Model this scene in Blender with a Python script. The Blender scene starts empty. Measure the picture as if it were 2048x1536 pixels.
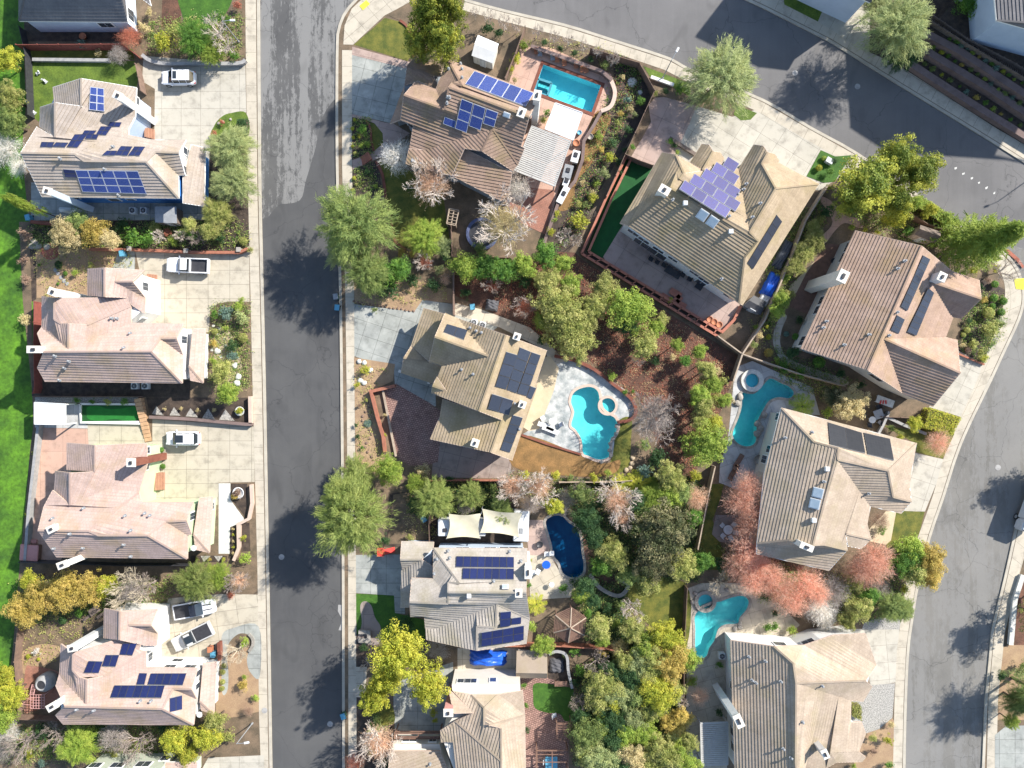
import bpy, bmesh, math, random
import numpy as np
from mathutils.bvhtree import BVHTree
from mathutils import Vector, Matrix
from mathutils.geometry import tessellate_polygon, delaunay_2d_cdt
S = bpy.context.scene
COL = S.collection
R = math.radians

# ---------------- camera, sky, sun, exposure ----------------
H = 97.0            # flying height in metres
F = 1450.0          # focal length in pixels of the 2048 px wide photograph
cd = bpy.data.cameras.new('camera')
cd.sensor_width = 36.0
cd.lens = 36.0 * F / 2048.0
cd.clip_start = 1.0
cd.clip_end = 2000.0
cam = bpy.data.objects.new('camera', cd)
cam.location = (0, 0, H)
cam.rotation_euler = (0, 0, 0)
COL.objects.link(cam)
S.camera = cam

SUN_EL = 35.0
sdir = Vector((0.815, 0.58, 0)).normalized()
sun_az = math.atan2(sdir.x, sdir.y)          # from +Y towards +X
W = bpy.data.worlds.new('World')
S.world = W
W.use_nodes = True
nt = W.node_tree
nt.nodes.clear()
sky = nt.nodes.new('ShaderNodeTexSky')
sky.sky_type = 'NISHITA'
sky.sun_disc = False
sky.sun_elevation = R(SUN_EL)
sky.sun_rotation = sun_az
sky.dust_density = 0.6
bg = nt.nodes.new('ShaderNodeBackground')
bg.inputs[1].default_value = 0.12
ow = nt.nodes.new('ShaderNodeOutputWorld')
nt.links.new(sky.outputs[0], bg.inputs[0])
nt.links.new(bg.outputs[0], ow.inputs[0])
ld = bpy.data.lights.new('sun', 'SUN')
ld.energy = 4.7
ld.angle = R(0.9)
ld.color = (1.0, 0.95, 0.87)
sun = bpy.data.objects.new('sun', ld)
sv = Vector((sdir.x * math.cos(R(SUN_EL)), sdir.y * math.cos(R(SUN_EL)), math.sin(R(SUN_EL))))
sun.rotation_euler = sv.to_track_quat('Z', 'Y').to_euler()
sun.location = (60, 40, 80)
COL.objects.link(sun)
S.view_settings.view_transform = 'Standard'
S.view_settings.look = 'None'
S.view_settings.exposure = 1.05
S.view_settings.gamma = 1.0
S.view_settings.use_curve_mapping = False
S.render.engine = 'CYCLES'
S.cycles.max_bounces = 5
S.cycles.transparent_max_bounces = 8

# ---------------- pixel of the photo + height -> metres ----------------
def P(u, v, z=0.0):
    k = (H - z) / F
    return Vector(((u - 1024.0) * k, (768.0 - v) * k, z))

class T:                       # a zoomed tile of the photo: local numbers -> photo pixels
    def __init__(s, x0, y0, k): s.x0, s.y0, s.k = x0, y0, k
    def px(s, x, y): return (s.x0 + x / s.k, s.y0 + y / s.k)
    def p(s, x, y, z=0.0): return P(*s.px(x, y), z)
K = 2048 / 520.0
FULL = T(0, 0, 1)
A1, B1, C1, D1 = T(0, 0, K), T(500, 0, K), T(1010, 0, K), T(1528, 0, K)
A2, B2, C2, D2 = T(0, 380, K), T(500, 380, K), T(1010, 380, K), T(1528, 380, K)
A3, B3, C3, D3 = T(0, 766, K), T(500, 766, K), T(1010, 766, K), T(1528, 766, K)
A4, B4, C4, D4 = T(0, 1146, K), T(500, 1146, K), T(1010, 1146, K), T(1528, 1146, K)

def pts(s, tile=FULL):         # "x y, x y, ..." or "x y x y" -> list of photo pixels
    a = [float(t) for t in s.replace(',', ' ').split()]
    return [tile.px(a[i], a[i + 1]) for i in range(0, len(a), 2)]

def smooth(p, n=5, closed=True):   # Catmull-Rom
    out = []
    m = len(p)
    rng = range(m) if closed else range(m - 1)
    for i in rng:
        if closed: a, b, c, d = p[i - 1], p[i], p[(i + 1) % m], p[(i + 2) % m]
        else: a, b, c, d = p[max(i - 1, 0)], p[i], p[i + 1], p[min(i + 2, m - 1)]
        for j in range(n):
            t = j / n
            q = []
            for k in range(2):
                q.append(0.5 * (2 * b[k] + (c[k] - a[k]) * t + (2 * a[k] - 5 * b[k] + 4 * c[k] - d[k]) * t * t + (3 * b[k] - a[k] - 3 * c[k] + d[k]) * t ** 3))
            out.append(tuple(q))
    if not closed: out.append(tuple(p[-1]))
    return out

# ---------------- objects ----------------
def obj(name, me, parent=None, mat=None, loc=None):
    o = bpy.data.objects.new(name, me)
    COL.objects.link(o)
    if mat is not None and me is not None and len(me.materials) == 0: me.materials.append(mat)
    if parent is not None: o.parent = parent
    if loc is not None: o.location = loc
    return o
LABELS = {}
def tag(o, label, cat, group=None):
    o['label'] = label; o['category'] = cat
    if group: o['group'] = group
    LABELS.setdefault(label.lower(), []).append(o.name)
    return o
def thing(name, label, cat, loc=(0, 0, 0), rz=0.0, group=None):
    o = bpy.data.objects.new(name, None)
    o.empty_display_size = 0.2
    COL.objects.link(o)
    o.location = loc; o.rotation_euler = (0, 0, rz)
    return tag(o, label, cat, group)
def struct(o):
    o['kind'] = 'structure'; return o

class MB:                      # collects simple shapes into one mesh
    def __init__(s): s.bm = bmesh.new()
    def box(s, c, size, rz=0.0, rx=0.0, ry=0.0, taper=1.0, bev=0.0):
        m = Matrix.Translation(c) @ Matrix.Rotation(rz, 4, 'Z') @ Matrix.Rotation(ry, 4, 'Y') @ Matrix.Rotation(rx, 4, 'X')
        r = bmesh.ops.create_cube(s.bm, size=1.0)
        for v in r['verts']:
            k = taper if v.co.z > 0 else 1.0
            v.co = Vector((v.co.x * size[0] * k, v.co.y * size[1] * k, v.co.z * size[2]))
        if bev > 0:
            es = list({e for v in r['verts'] for e in v.link_edges})
            rb = bmesh.ops.bevel(s.bm, geom=es, offset=bev, segments=2, affect='EDGES')
            vs = list({v for f in rb['faces'] for v in f.verts} | {v for v in r['verts'] if v.is_valid})
        else: vs = r['verts']
        bmesh.ops.transform(s.bm, matrix=m, verts=vs)
        return s
    def cyl(s, c, r, h, seg=12, r2=None, m=None):
        mm = Matrix.Translation(c) if m is None else m
        bmesh.ops.create_cone(s.bm, cap_ends=True, segments=seg, radius1=r, radius2=r if r2 is None else r2, depth=h, matrix=mm)
        return s
    def bar(s, a, b, r, seg=6, r2=None):
        a, b = Vector(a), Vector(b); d = b - a
        if d.length < 1e-5: return s
        m = Matrix.Translation((a + b) / 2) @ d.to_track_quat('Z', 'Y').to_matrix().to_4x4()
        bmesh.ops.create_cone(s.bm, cap_ends=True, segments=seg, radius1=r, radius2=r if r2 is None else r2, depth=d.length, matrix=m)
        return s
    def beam(s, a, b, w, h):
        a, b = Vector(a), Vector(b); d = b - a
        q = d.to_track_quat('X', 'Z').to_matrix().to_4x4()
        m = Matrix.Translation((a + b) / 2) @ q
        r = bmesh.ops.create_cube(s.bm, size=1.0)
        for v in r['verts']: v.co = Vector((v.co.x * d.length, v.co.y * w, v.co.z * h))
        bmesh.ops.transform(s.bm, matrix=m, verts=r['verts'])
        return s
    def ball(s, c, r, sub=2, sc=(1, 1, 1)):
        m = Matrix.Translation(c) @ Matrix.Diagonal((sc[0], sc[1], sc[2], 1))
        bmesh.ops.create_icosphere(s.bm, subdivisions=sub, radius=r, matrix=m)
        return s
    def poly(s, vs):
        s.bm.faces.new([s.bm.verts.new(v) for v in vs]); return s
    def prism(s, base, z0, z1):      # base: list of (x, y)
        b = [s.bm.verts.new((p[0], p[1], z0)) for p in base]
        t = [s.bm.verts.new((p[0], p[1], z1)) for p in base]
        n = len(b)
        s.bm.faces.new(t); s.bm.faces.new(b[::-1])
        for i in range(n): s.bm.faces.new((b[i], b[(i + 1) % n], t[(i + 1) % n], t[i]))
        return s
    def lathe(s, c, prof, seg=20):
        rings = []
        for r, z in prof:
            rings.append([s.bm.verts.new((c[0] + r * math.cos(2 * math.pi * i / seg), c[1] + r * math.sin(2 * math.pi * i / seg), c[2] + z)) for i in range(seg)])
        for a, b in zip(rings, rings[1:]):
            for i in range(seg): s.bm.faces.new((a[i], a[(i + 1) % seg], b[(i + 1) % seg], b[i]))
        s.bm.faces.new(rings[-1]); s.bm.faces.new(rings[0][::-1])
        return s
    def mesh(s, name, smooth_=False):
        bmesh.ops.recalc_face_normals(s.bm, faces=s.bm.faces)
        me = bpy.data.meshes.new(name)
        s.bm.to_mesh(me); s.bm.free()
        if smooth_:
            me.polygons.foreach_set('use_smooth', [True] * len(me.polygons))
        return me
    def build(s, name, mat, parent=None, smooth_=False, loc=None):
        return obj(name, s.mesh(name, smooth_), parent, mat, loc)

def ccw(pl):
    a = sum(pl[i - 1][0] * pl[i][1] - pl[i][0] * pl[i - 1][1] for i in range(len(pl)))
    return pl if a > 0 else pl[::-1]
def inside(pt, poly):
    x, y = pt; c = False; n = len(poly)
    for i in range(n):
        x1, y1 = poly[i][0], poly[i][1]; x2, y2 = poly[i - 1][0], poly[i - 1][1]
        if (y1 > y) != (y2 > y) and x < (x2 - x1) * (y - y1) / (y2 - y1) + x1: c = not c
    return c

# ---------------- materials (all procedural) ----------------
MATS = {}
def nd(nt, t, **kw):
    n = nt.nodes.new(t)
    for k, v in kw.items():
        if k.startswith('i_'): n.inputs[int(k[2:])].default_value = v
        else: setattr(n, k, v)
    return n
def mixc(nt, fac, a, b, mode='MIX'):
    n = nt.nodes.new('ShaderNodeMix'); n.data_type = 'RGBA'; n.blend_type = mode
    for sock, val in ((n.inputs[0], fac), (n.inputs[6], a), (n.inputs[7], b)):
        if isinstance(val, bpy.types.NodeSocket): nt.links.new(val, sock)
        elif isinstance(val, (int, float)): sock.default_value = val
        else: sock.default_value = (*val, 1) if len(val) == 3 else val
    return n.outputs[2]
def ramp(nt, src, stops):
    n = nt.nodes.new('ShaderNodeValToRGB')
    e = n.color_ramp.elements
    while len(e) < len(stops): e.new(0.5)
    for el, (p, c) in zip(e, stops):
        el.position = p
        el.color = (*c, 1) if not isinstance(c, (int, float)) else (c, c, c, 1)
    nt.links.new(src, n.inputs[0])
    return n.outputs[0]
def base(name, rough=0.8, spec=0.3, metal=0.0):
    m = bpy.data.materials.new(name); m.use_nodes = True
    nt = m.node_tree; b = nt.nodes['Principled BSDF']
    b.inputs['Roughness'].default_value = rough
    b.inputs['Metallic'].default_value = metal
    b.inputs['Specular IOR Level'].default_value = spec
    MATS[name] = m
    return m, nt, b
def noise(nt, scale, detail=4, rough=0.55, vec=None, dist=0.0):
    n = nd(nt, 'ShaderNodeTexNoise'); n.inputs['Scale'].default_value = scale
    n.inputs['Detail'].default_value = detail; n.inputs['Roughness'].default_value = rough
    n.inputs['Distortion'].default_value = dist
    if vec is not None: nt.links.new(vec, n.inputs['Vector'])
    return n.outputs[0]
def ocoord(nt, scale=None, rot=0.0):
    tc = nd(nt, 'ShaderNodeTexCoord'); o = tc.outputs['Object']
    if scale is not None:
        mp = nd(nt, 'ShaderNodeMapping'); mp.inputs['Scale'].default_value = scale; mp.inputs['Rotation'].default_value = (0, 0, rot)
        nt.links.new(o, mp.inputs['Vector']); o = mp.outputs[0]
    return o
def bump(nt, b, h, strength=0.3, dist=0.02):
    n = nd(nt, 'ShaderNodeBump'); n.inputs['Strength'].default_value = strength; n.inputs['Distance'].default_value = dist
    nt.links.new(h, n.inputs['Height']); nt.links.new(n.outputs[0], b.inputs['Normal'])
def mat(name, c1, c2=None, s=1.2, rough=0.8, spec=0.3, fine=0.25, metal=0.0, bmp=0.0, fs=14.0, coat=0.0):
    """two tones mixed by a broad noise, plus a fine grain"""
    if name in MATS: return MATS[name]
    m, nt, b = base(name, rough, spec, metal)
    v = ocoord(nt)
    c2 = c2 or tuple(x * 0.75 for x in c1)
    n1 = noise(nt, s, 5, 0.6, v)
    col = mixc(nt, ramp(nt, n1, [(0.35, 0.0), (0.65, 1.0)]), c1, c2)
    n2 = noise(nt, fs, 3, 0.7, v)
    if fine > 0:
        g = ramp(nt, n2, [(0.25, 1.0 - fine), (0.75, 1.0 + 0.0)])
        col = mixc(nt, 1.0, col, g, 'MULTIPLY')
    nt.links.new(col, b.inputs['Base Color'])
    if coat: b.inputs['Coat Weight'].default_value = coat; b.inputs['Coat Roughness'].default_value = 0.08
    if bmp > 0: bump(nt, b, n2, bmp, 0.03)
    return m
def slabs(name, c1, c2, w=1.5, h=1.5, off=0.0, joint=0.02, jc=None, stain=(0.3, 0.28, 0.25), st=0.35, fine=0.12, rough=0.85, bevelled=0.0):
    """concrete or pavers: UV in metres, joints by a brick texture, broad stains"""
    if name in MATS: return MATS[name]
    m, nt, b = base(name, rough, 0.25)
    uv = nd(nt, 'ShaderNodeTexCoord').outputs['UV']
    v = ocoord(nt)
    br = nd(nt, 'ShaderNodeTexBrick'); br.offset = off; br.squash = 1.0
    br.inputs['Color1'].default_value = (*c1, 1); br.inputs['Color2'].default_value = (*c2, 1)
    jc = jc or tuple(x * 0.45 for x in c1)
    br.inputs['Mortar'].default_value = (*jc, 1)
    br.inputs['Scale'].default_value = 1.0
    br.inputs['Mortar Size'].default_value = joint; br.inputs['Mortar Smooth'].default_value = 0.1
    br.inputs['Bias'].default_value = 0.0
    br.inputs['Brick Width'].default_value = w; br.inputs['Row Height'].default_value = h
    nt.links.new(uv, br.inputs['Vector'])
    n1 = noise(nt, 0.45, 6, 0.65, v)
    col = mixc(nt, mul(nt, ramp(nt, n1, [(0.48, 0.0), (0.75, 1.0)]), st), br.outputs[0], stain)
    n2 = noise(nt, 9.0, 4, 0.7, v)
    col = mixc(nt, 1.0, col, ramp(nt, n2, [(0.2, 1.0 - fine), (0.8, 1.0)]), 'MULTIPLY')
    n3 = noise(nt, 0.7, 6, 0.68, v)
    col = mixc(nt, 1.0, col, ramp(nt, n3, [(0.30, 0.66), (0.50, 0.98), (0.60, 1.0), (0.76, 1.08)]), 'MULTIPLY')
    nt.links.new(col, b.inputs['Base Color'])
    return m
def mul(nt, a, k):
    n = nd(nt, 'ShaderNodeMath', operation='MULTIPLY'); nt.links.new(a, n.inputs[0])
    if isinstance(k, bpy.types.NodeSocket): nt.links.new(k, n.inputs[1])
    else: n.inputs[1].default_value = k
    return n.outputs[0]

def asphalt_mat(name, c1, c2, worn=0.0, rot=0.0):
    m, nt, b = base(name, 0.85, 0.3)
    v = ocoord(nt)
    fine = noise(nt, 25.0, 4, 0.75, v)
    broad = noise(nt, 0.12, 5, 0.6, v)
    col = mixc(nt, ramp(nt, broad, [(0.35, 0.0), (0.65, 1.0)]), c1, c2)
    st = noise(nt, 1.0, 6, 0.72, ocoord(nt, (1.1, 0.05, 1), rot), 0.4)      # streaks along the driving direction
    fineb = noise(nt, 1.6, 7, 0.82, ocoord(nt, (1.0, 0.45, 1), rot))
    if worn > 0:
        both = nd(nt, 'ShaderNodeMath', operation='ADD'); nt.links.new(mul(nt, st, 0.45), both.inputs[0]); nt.links.new(mul(nt, fineb, 0.55), both.inputs[1])
        lane = nd(nt, 'ShaderNodeMath', operation='ADD'); nt.links.new(both.outputs[0], lane.inputs[0]); nt.links.new(mul(nt, noise(nt, 1.0, 3, 0.5, ocoord(nt, (0.30, 0.035, 1), rot)), 0.55), lane.inputs[1])
        msk = ramp(nt, lane.outputs[0], [(0.735, 0.0), (0.79, 1.0)])
        col = mixc(nt, mul(nt, msk, worn), col, (0.235, 0.23, 0.22))
    else:
        col = mixc(nt, mul(nt, ramp(nt, st, [(0.4, 0.0), (0.7, 1.0)]), 0.25), col, tuple(x * 1.5 for x in c1))
    pt = noise(nt, 0.35, 2, 0.4, ocoord(nt, (1, 0.5, 1), rot), 1.2)
    col = mixc(nt, mul(nt, ramp(nt, pt, [(0.58, 0.0), (0.75, 1.0)]), 0.30), col, tuple(x * 0.6 for x in c1))
    col = mixc(nt, mul(nt, ramp(nt, noise(nt, 1.6, 3, 0.6, v), [(0.68, 0.0), (0.78, 1.0)]), 0.3), col, tuple(x * 0.5 for x in c1))
    # cracks
    vo = nd(nt, 'ShaderNodeTexVoronoi', feature='DISTANCE_TO_EDGE'); vo.inputs['Scale'].default_value = 0.12
    wv = nd(nt, 'ShaderNodeVectorMath', operation='ADD')
    nz = nd(nt, 'ShaderNodeTexNoise'); nz.inputs['Scale'].default_value = 0.5; nz.inputs['Detail'].default_value = 5
    nt.links.new(v, nz.inputs['Vector']); sc = nd(nt, 'ShaderNodeVectorMath', operation='SCALE'); sc.inputs['Scale'].default_value = 2.2
    nt.links.new(nz.outputs[1], sc.inputs[0]); nt.links.new(v, wv.inputs[0]); nt.links.new(sc.outputs[0], wv.inputs[1])
    nt.links.new(wv.outputs[0], vo.inputs['Vector'])
    cr = ramp(nt, vo.outputs[0], [(0.0, 1.0), (0.005, 0.0)])
    col = mixc(nt, mul(nt, cr, 0.45), col, (0.025, 0.025, 0.028))
    col = mixc(nt, 1.0, col, ramp(nt, fine, [(0.2, 0.75), (0.8, 1.1)]), 'MULTIPLY')
    nt.links.new(col, b.inputs['Base Color'])
    return m

def roof_mat(name, c1, c2, dark=0.35, moss=None):
    """concrete tiles: each course is an island of its own tone; UV u runs along the course"""
    m, nt, b = base(name, 0.85, 0.2)
    v = ocoord(nt)
    geo = nd(nt, 'ShaderNodeNewGeometry')
    uv = nd(nt, 'ShaderNodeTexCoord').outputs['UV']
    n1 = noise(nt, 0.5, 6, 0.7, v)
    col = mixc(nt, ramp(nt, n1, [(0.35, 0.0), (0.7, 1.0)]), c1, c2)
    br = nd(nt, 'ShaderNodeTexBrick'); br.offset = 0.5
    br.inputs['Scale'].default_value = 1.0; br.inputs['Brick Width'].default_value = 0.4; br.inputs['Row Height'].default_value = 0.42
    br.inputs['Mortar Size'].default_value = 0.014; br.inputs['Mortar Smooth'].default_value = 0.2
    br.inputs['Color1'].default_value = (1, 1, 1, 1); br.inputs['Color2'].default_value = (0.88, 0.88, 0.88, 1); br.inputs['Mortar'].default_value = (0.62, 0.62, 0.62, 1)
    nt.links.new(uv, br.inputs['Vector'])
    col = mixc(nt, 0.75, col, br.outputs[0], 'MULTIPLY')
    rnd = ramp(nt, geo.outputs['Random Per Island'], [(0.0, 0.94), (1.0, 1.03)])
    col = mixc(nt, 1.0, col, rnd, 'MULTIPLY')
    stv = nd(nt, 'ShaderNodeMapping'); stv.inputs['Scale'].default_value = (1.6, 0.22, 1); nt.links.new(uv, stv.inputs['Vector'])
    col = mixc(nt, 1.0, col, ramp(nt, noise(nt, 1.0, 5, 0.7, stv.outputs[0]), [(0.35, 0.90), (0.6, 1.03)]), 'MULTIPLY')   # run-off streaks
    if moss:
        n3 = noise(nt, 0.28, 5, 0.65, v)
        col = mixc(nt, mul(nt, ramp(nt, n3, [(0.48, 0.0), (0.70, 1.0)]), 0.6), col, moss)
    n2 = noise(nt, 11, 4, 0.75, v)
    col = mixc(nt, 1.0, col, ramp(nt, n2, [(0.25, 0.8), (0.75, 1.05)]), 'MULTIPLY')
    sx = nd(nt, 'ShaderNodeSeparateXYZ'); nt.links.new(uv, sx.inputs[0])     # butt ends of the tiles: shadow line of each course painted as darker colour
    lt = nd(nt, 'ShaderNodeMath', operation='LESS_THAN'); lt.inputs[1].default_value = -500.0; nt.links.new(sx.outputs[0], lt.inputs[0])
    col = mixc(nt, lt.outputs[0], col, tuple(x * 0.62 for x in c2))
    nt.links.new(col, b.inputs['Base Color'])
    return m

def solar_mat(name, c1, c2, line=(0.35, 0.38, 0.45), cell=0.16, lw=0.006, gloss=True):
    m, nt, b = base(name, 0.3 if gloss else 0.9, 0.4 if gloss else 0.1)
    uv = nd(nt, 'ShaderNodeTexCoord').outputs['UV']
    geo = nd(nt, 'ShaderNodeObjectInfo')
    br = nd(nt, 'ShaderNodeTexBrick'); br.offset = 0.0
    br.inputs['Scale'].default_value = 1.0; br.inputs['Brick Width'].default_value = cell; br.inputs['Row Height'].default_value = cell
    br.inputs['Mortar Size'].default_value = lw; br.inputs['Mortar Smooth'].default_value = 0.1
    br.inputs['Color1'].default_value = (*c1, 1); br.inputs['Color2'].default_value = (*c2, 1); br.inputs['Mortar'].default_value = (*line, 1)
    nt.links.new(uv, br.inputs['Vector'])
    col = mixc(nt, 1.0, br.outputs[0], ramp(nt, geo.outputs['Random'], [(0.0, 0.8), (1.0, 1.15)]), 'MULTIPLY')
    nt.links.new(col, b.inputs['Base Color'])
    if gloss: b.inputs['Coat Weight'].default_value = 0.15; b.inputs['Coat Roughness'].default_value = 0.05
    return m

def leaf_mat(name, ca, cb, cc=None, trans=0.35, rough=0.6):
    """leaf tones vary from leaf to leaf and in clumps"""
    if name in MATS: return MATS[name]
    m, nt, b = base(name, rough, 0.25)
    geo = nd(nt, 'ShaderNodeNewGeometry'); oi = nd(nt, 'ShaderNodeObjectInfo')
    v = ocoord(nt)
    col = mixc(nt, geo.outputs['Random Per Island'], ca, cb)
    n1 = noise(nt, 2.2, 3, 0.6, v)
    col = mixc(nt, mul(nt, ramp(nt, n1, [(0.42, 0.0), (0.62, 1.0)]), 0.7), col, cc or cb)
    col = mixc(nt, 1.0, col, ramp(nt, oi.outputs['Random'], [(0.0, 0.82), (1.0, 1.15)]), 'MULTIPLY')
    nt.links.new(col, b.inputs['Base Color'])
    tr = nd(nt, 'ShaderNodeBsdfTranslucent')
    nt.links.new(col, tr.inputs[0])
    mx = nd(nt, 'ShaderNodeMixShader'); mx.inputs[0].default_value = trans
    out = nt.nodes['Material Output']
    nt.links.new(b.outputs[0], mx.inputs[1]); nt.links.new(tr.outputs[0], mx.inputs[2])
    nt.links.new(mx.outputs[0], out.inputs[0])
    return m

def water_mat(name, tint, dens=1.0):
    """clear surface: tinted transmission under a fresnel reflection with small ripples"""
    m = bpy.data.materials.new(name); m.use_nodes = True
    nt = m.node_tree; nt.nodes.clear()
    out = nd(nt, 'ShaderNodeOutputMaterial')
    tr = nd(nt, 'ShaderNodeBsdfTransparent'); tr.inputs[0].default_value = (*tint, 1)
    gl = nd(nt, 'ShaderNodeBsdfGlossy'); gl.inputs['Roughness'].default_value = 0.03
    fr = nd(nt, 'ShaderNodeLayerWeight'); fr.inputs[0].default_value = 0.5
    pw_ = nd(nt, 'ShaderNodeMath', operation='POWER'); pw_.inputs[1].default_value = 4.0; nt.links.new(fr.outputs['Facing'], pw_.inputs[0])
    ad = nd(nt, 'ShaderNodeMath', operation='MULTIPLY_ADD'); ad.inputs[1].default_value = 0.9; ad.inputs[2].default_value = 0.025; nt.links.new(pw_.outputs[0], ad.inputs[0])
    mx = nd(nt, 'ShaderNodeMixShader')
    n = noise(nt, 2.0, 3, 0.5, ocoord(nt))
    bp = nd(nt, 'ShaderNodeBump'); bp.inputs['Strength'].default_value = 0.25; bp.inputs['Distance'].default_value = 0.05
    nt.links.new(n, bp.inputs['Height'])
    nt.links.new(bp.outputs[0], gl.inputs['Normal']); nt.links.new(bp.outputs[0], fr.inputs['Normal'])
    nt.links.new(ad.outputs[0], mx.inputs[0]); nt.links.new(tr.outputs[0], mx.inputs[1]); nt.links.new(gl.outputs[0], mx.inputs[2])
    nt.links.new(mx.outputs[0], out.inputs[0])
    MATS[name] = m
    return m
M = {}
M['asphalt_new'] = asphalt_mat('asphalt_new', (0.070, 0.070, 0.071), (0.096, 0.095, 0.093))
M['asphalt_old'] = asphalt_mat('asphalt_old', (0.085, 0.084, 0.083), (0.115, 0.113, 0.11), worn=0.75, rot=0.0)
M['asphalt_up'] = asphalt_mat('asphalt_up', (0.125, 0.121, 0.12), (0.162, 0.156, 0.153), rot=R(118))
M['asphalt_right'] = asphalt_mat('asphalt_right', (0.145, 0.139, 0.127), (0.20, 0.19, 0.172), worn=0.45, rot=R(-12))
M['walk'] = slabs('walk', (0.50, 0.445, 0.355), (0.455, 0.405, 0.325), 2.2, 1.6, joint=0.022, st=0.3, stain=(0.42, 0.38, 0.31))
M['kerb'] = mat('kerb', (0.50, 0.455, 0.37), (0.40, 0.36, 0.295), 0.8)
M['drive_pale'] = slabs('drive_pale', (0.48, 0.43, 0.34), (0.44, 0.395, 0.31), 2.9, 1.9, joint=0.025, st=0.4, stain=(0.42, 0.36, 0.27))
M['drive_white'] = slabs('drive_white', (0.48, 0.445, 0.375), (0.43, 0.40, 0.335), 2.6, 2.3, joint=0.02, st=0.3, stain=(0.46, 0.42, 0.35))
M['drive_grey'] = slabs('drive_grey', (0.33, 0.34, 0.31), (0.29, 0.30, 0.28), 2.1, 1.9, joint=0.03, st=0.6, stain=(0.52, 0.52, 0.48))
M['drive_brown'] = slabs('drive_brown', (0.30, 0.24, 0.21), (0.27, 0.22, 0.19), 2.2, 2.2, joint=0.02, st=0.4)
M['stamped'] = slabs('stamped', (0.43, 0.32, 0.27), (0.38, 0.28, 0.24), 3.2, 2.9, joint=0.02, st=0.55, stain=(0.40, 0.31, 0.27))
M['pink_patio'] = slabs('pink_patio', (0.52, 0.34, 0.26), (0.48, 0.31, 0.24), 3.0, 3.0, joint=0.015, st=0.3, stain=(0.55, 0.40, 0.32))
M['brick_patio'] = slabs('brick_patio', (0.36, 0.17, 0.12), (0.30, 0.15, 0.11), 0.4, 0.2, 0.5, joint=0.012, st=0.4, stain=(0.40, 0.26, 0.20))
M['cobble'] = slabs('cobble', (0.44, 0.27, 0.22), (0.32, 0.19, 0.16), 0.34, 0.26, 0.5, joint=0.03, jc=(0.12, 0.07, 0.06), st=0.2, fine=0.4)
M['flag_grey'] = mat('flag_grey', (0.60, 0.60, 0.57), (0.26, 0.29, 0.29), 0.8, fine=0.35, fs=4)
M['sand_deck'] = mat('sand_deck', (0.60, 0.50, 0.34), (0.52, 0.42, 0.28), 0.6)
M['grey_deck'] = slabs('grey_deck', (0.48, 0.48, 0.47), (0.42, 0.42, 0.41), 2.0, 2.0, 0.3, joint=0.02, st=0.4)
M['tan_deck'] = slabs('tan_deck', (0.50, 0.44, 0.34), (0.46, 0.40, 0.31), 1.8, 1.8, 0.4, joint=0.02, st=0.5)
M['mulch_dark'] = mat('mulch_dark', (0.11, 0.08, 0.06), (0.05, 0.038, 0.032), 1.5, fine=0.5, bmp=0.6, fs=9)
M['mulch_red'] = mat('mulch_red', (0.21, 0.10, 0.065), (0.10, 0.055, 0.038), 0.7, fine=0.6, bmp=0.6, fs=6)
M['dirt_tan'] = mat('dirt_tan', (0.42, 0.29, 0.17), (0.32, 0.21, 0.13), 0.6, fine=0.35, bmp=0.4, fs=8)
M['dirt_brown'] = mat('dirt_brown', (0.24, 0.17, 0.11), (0.13, 0.10, 0.065), 0.7, fine=0.45, bmp=0.5, fs=7)
M['gravel_white'] = mat('gravel_white', (0.62, 0.59, 0.53), (0.25, 0.24, 0.22), 7.0, fine=0.6, bmp=0.8, fs=12)
M['gravel_tan'] = mat('gravel_tan', (0.50, 0.40, 0.28), (0.38, 0.29, 0.19), 2.0, fine=0.35, bmp=0.4, fs=12)
M['rock_slab'] = mat('rock_slab', (0.66, 0.65, 0.60), (0.52, 0.52, 0.47), 2.0, fine=0.3, bmp=0.3, fs=5)
M['field'] = mat('field', (0.13, 0.30, 0.02), (0.05, 0.13, 0.016), 0.25, fine=0.6, bmp=1.0, fs=2.2)
M['lawn'] = mat('lawn', (0.15, 0.22, 0.03), (0.085, 0.14, 0.022), 0.7, fine=0.5, bmp=0.8, fs=5)
M['lawn_deep'] = mat('lawn_deep', (0.07, 0.17, 0.02), (0.04, 0.11, 0.014), 0.8, fine=0.45, bmp=0.6, fs=5)
M['lawn_olive'] = mat('lawn_olive', (0.20, 0.19, 0.035), (0.085, 0.11, 0.02), 0.9, fine=0.5, bmp=0.8, fs=8)
M['lawn_dry'] = mat('lawn_dry', (0.34, 0.19, 0.07), (0.20, 0.12, 0.045), 0.9, fine=0.5, bmp=0.8, fs=7)
M['turf'] = mat('turf', (0.012, 0.10, 0.022), (0.010, 0.075, 0.018), 1.0, fine=0.3, bmp=0.4, fs=20)
M['turf_light'] = mat('turf_light', (0.02, 0.19, 0.03), (0.016, 0.15, 0.025), 1.0, fine=0.3, bmp=0.4, fs=20)
M['paint_yellow'] = mat('paint_yellow', (0.80, 0.72, 0.05), (0.70, 0.62, 0.08), 2.0)
M['paint_white'] = mat('paint_white', (0.72, 0.71, 0.66), (0.5, 0.5, 0.47), 3.0)
M['patch_grey'] = mat('patch_grey', (0.42, 0.41, 0.39), (0.30, 0.29, 0.28), 1.5)
M['brick'] = slabs('brick', (0.42, 0.15, 0.10), (0.34, 0.12, 0.08), 0.4, 0.2, 0.5, joint=0.012, st=0.2, stain=(0.5, 0.25, 0.18))
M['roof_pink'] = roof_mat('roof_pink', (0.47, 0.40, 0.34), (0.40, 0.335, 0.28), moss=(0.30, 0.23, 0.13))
M['roof_rose'] = roof_mat('roof_rose', (0.53, 0.395, 0.34), (0.46, 0.34, 0.29), moss=(0.34, 0.25, 0.14))
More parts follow.
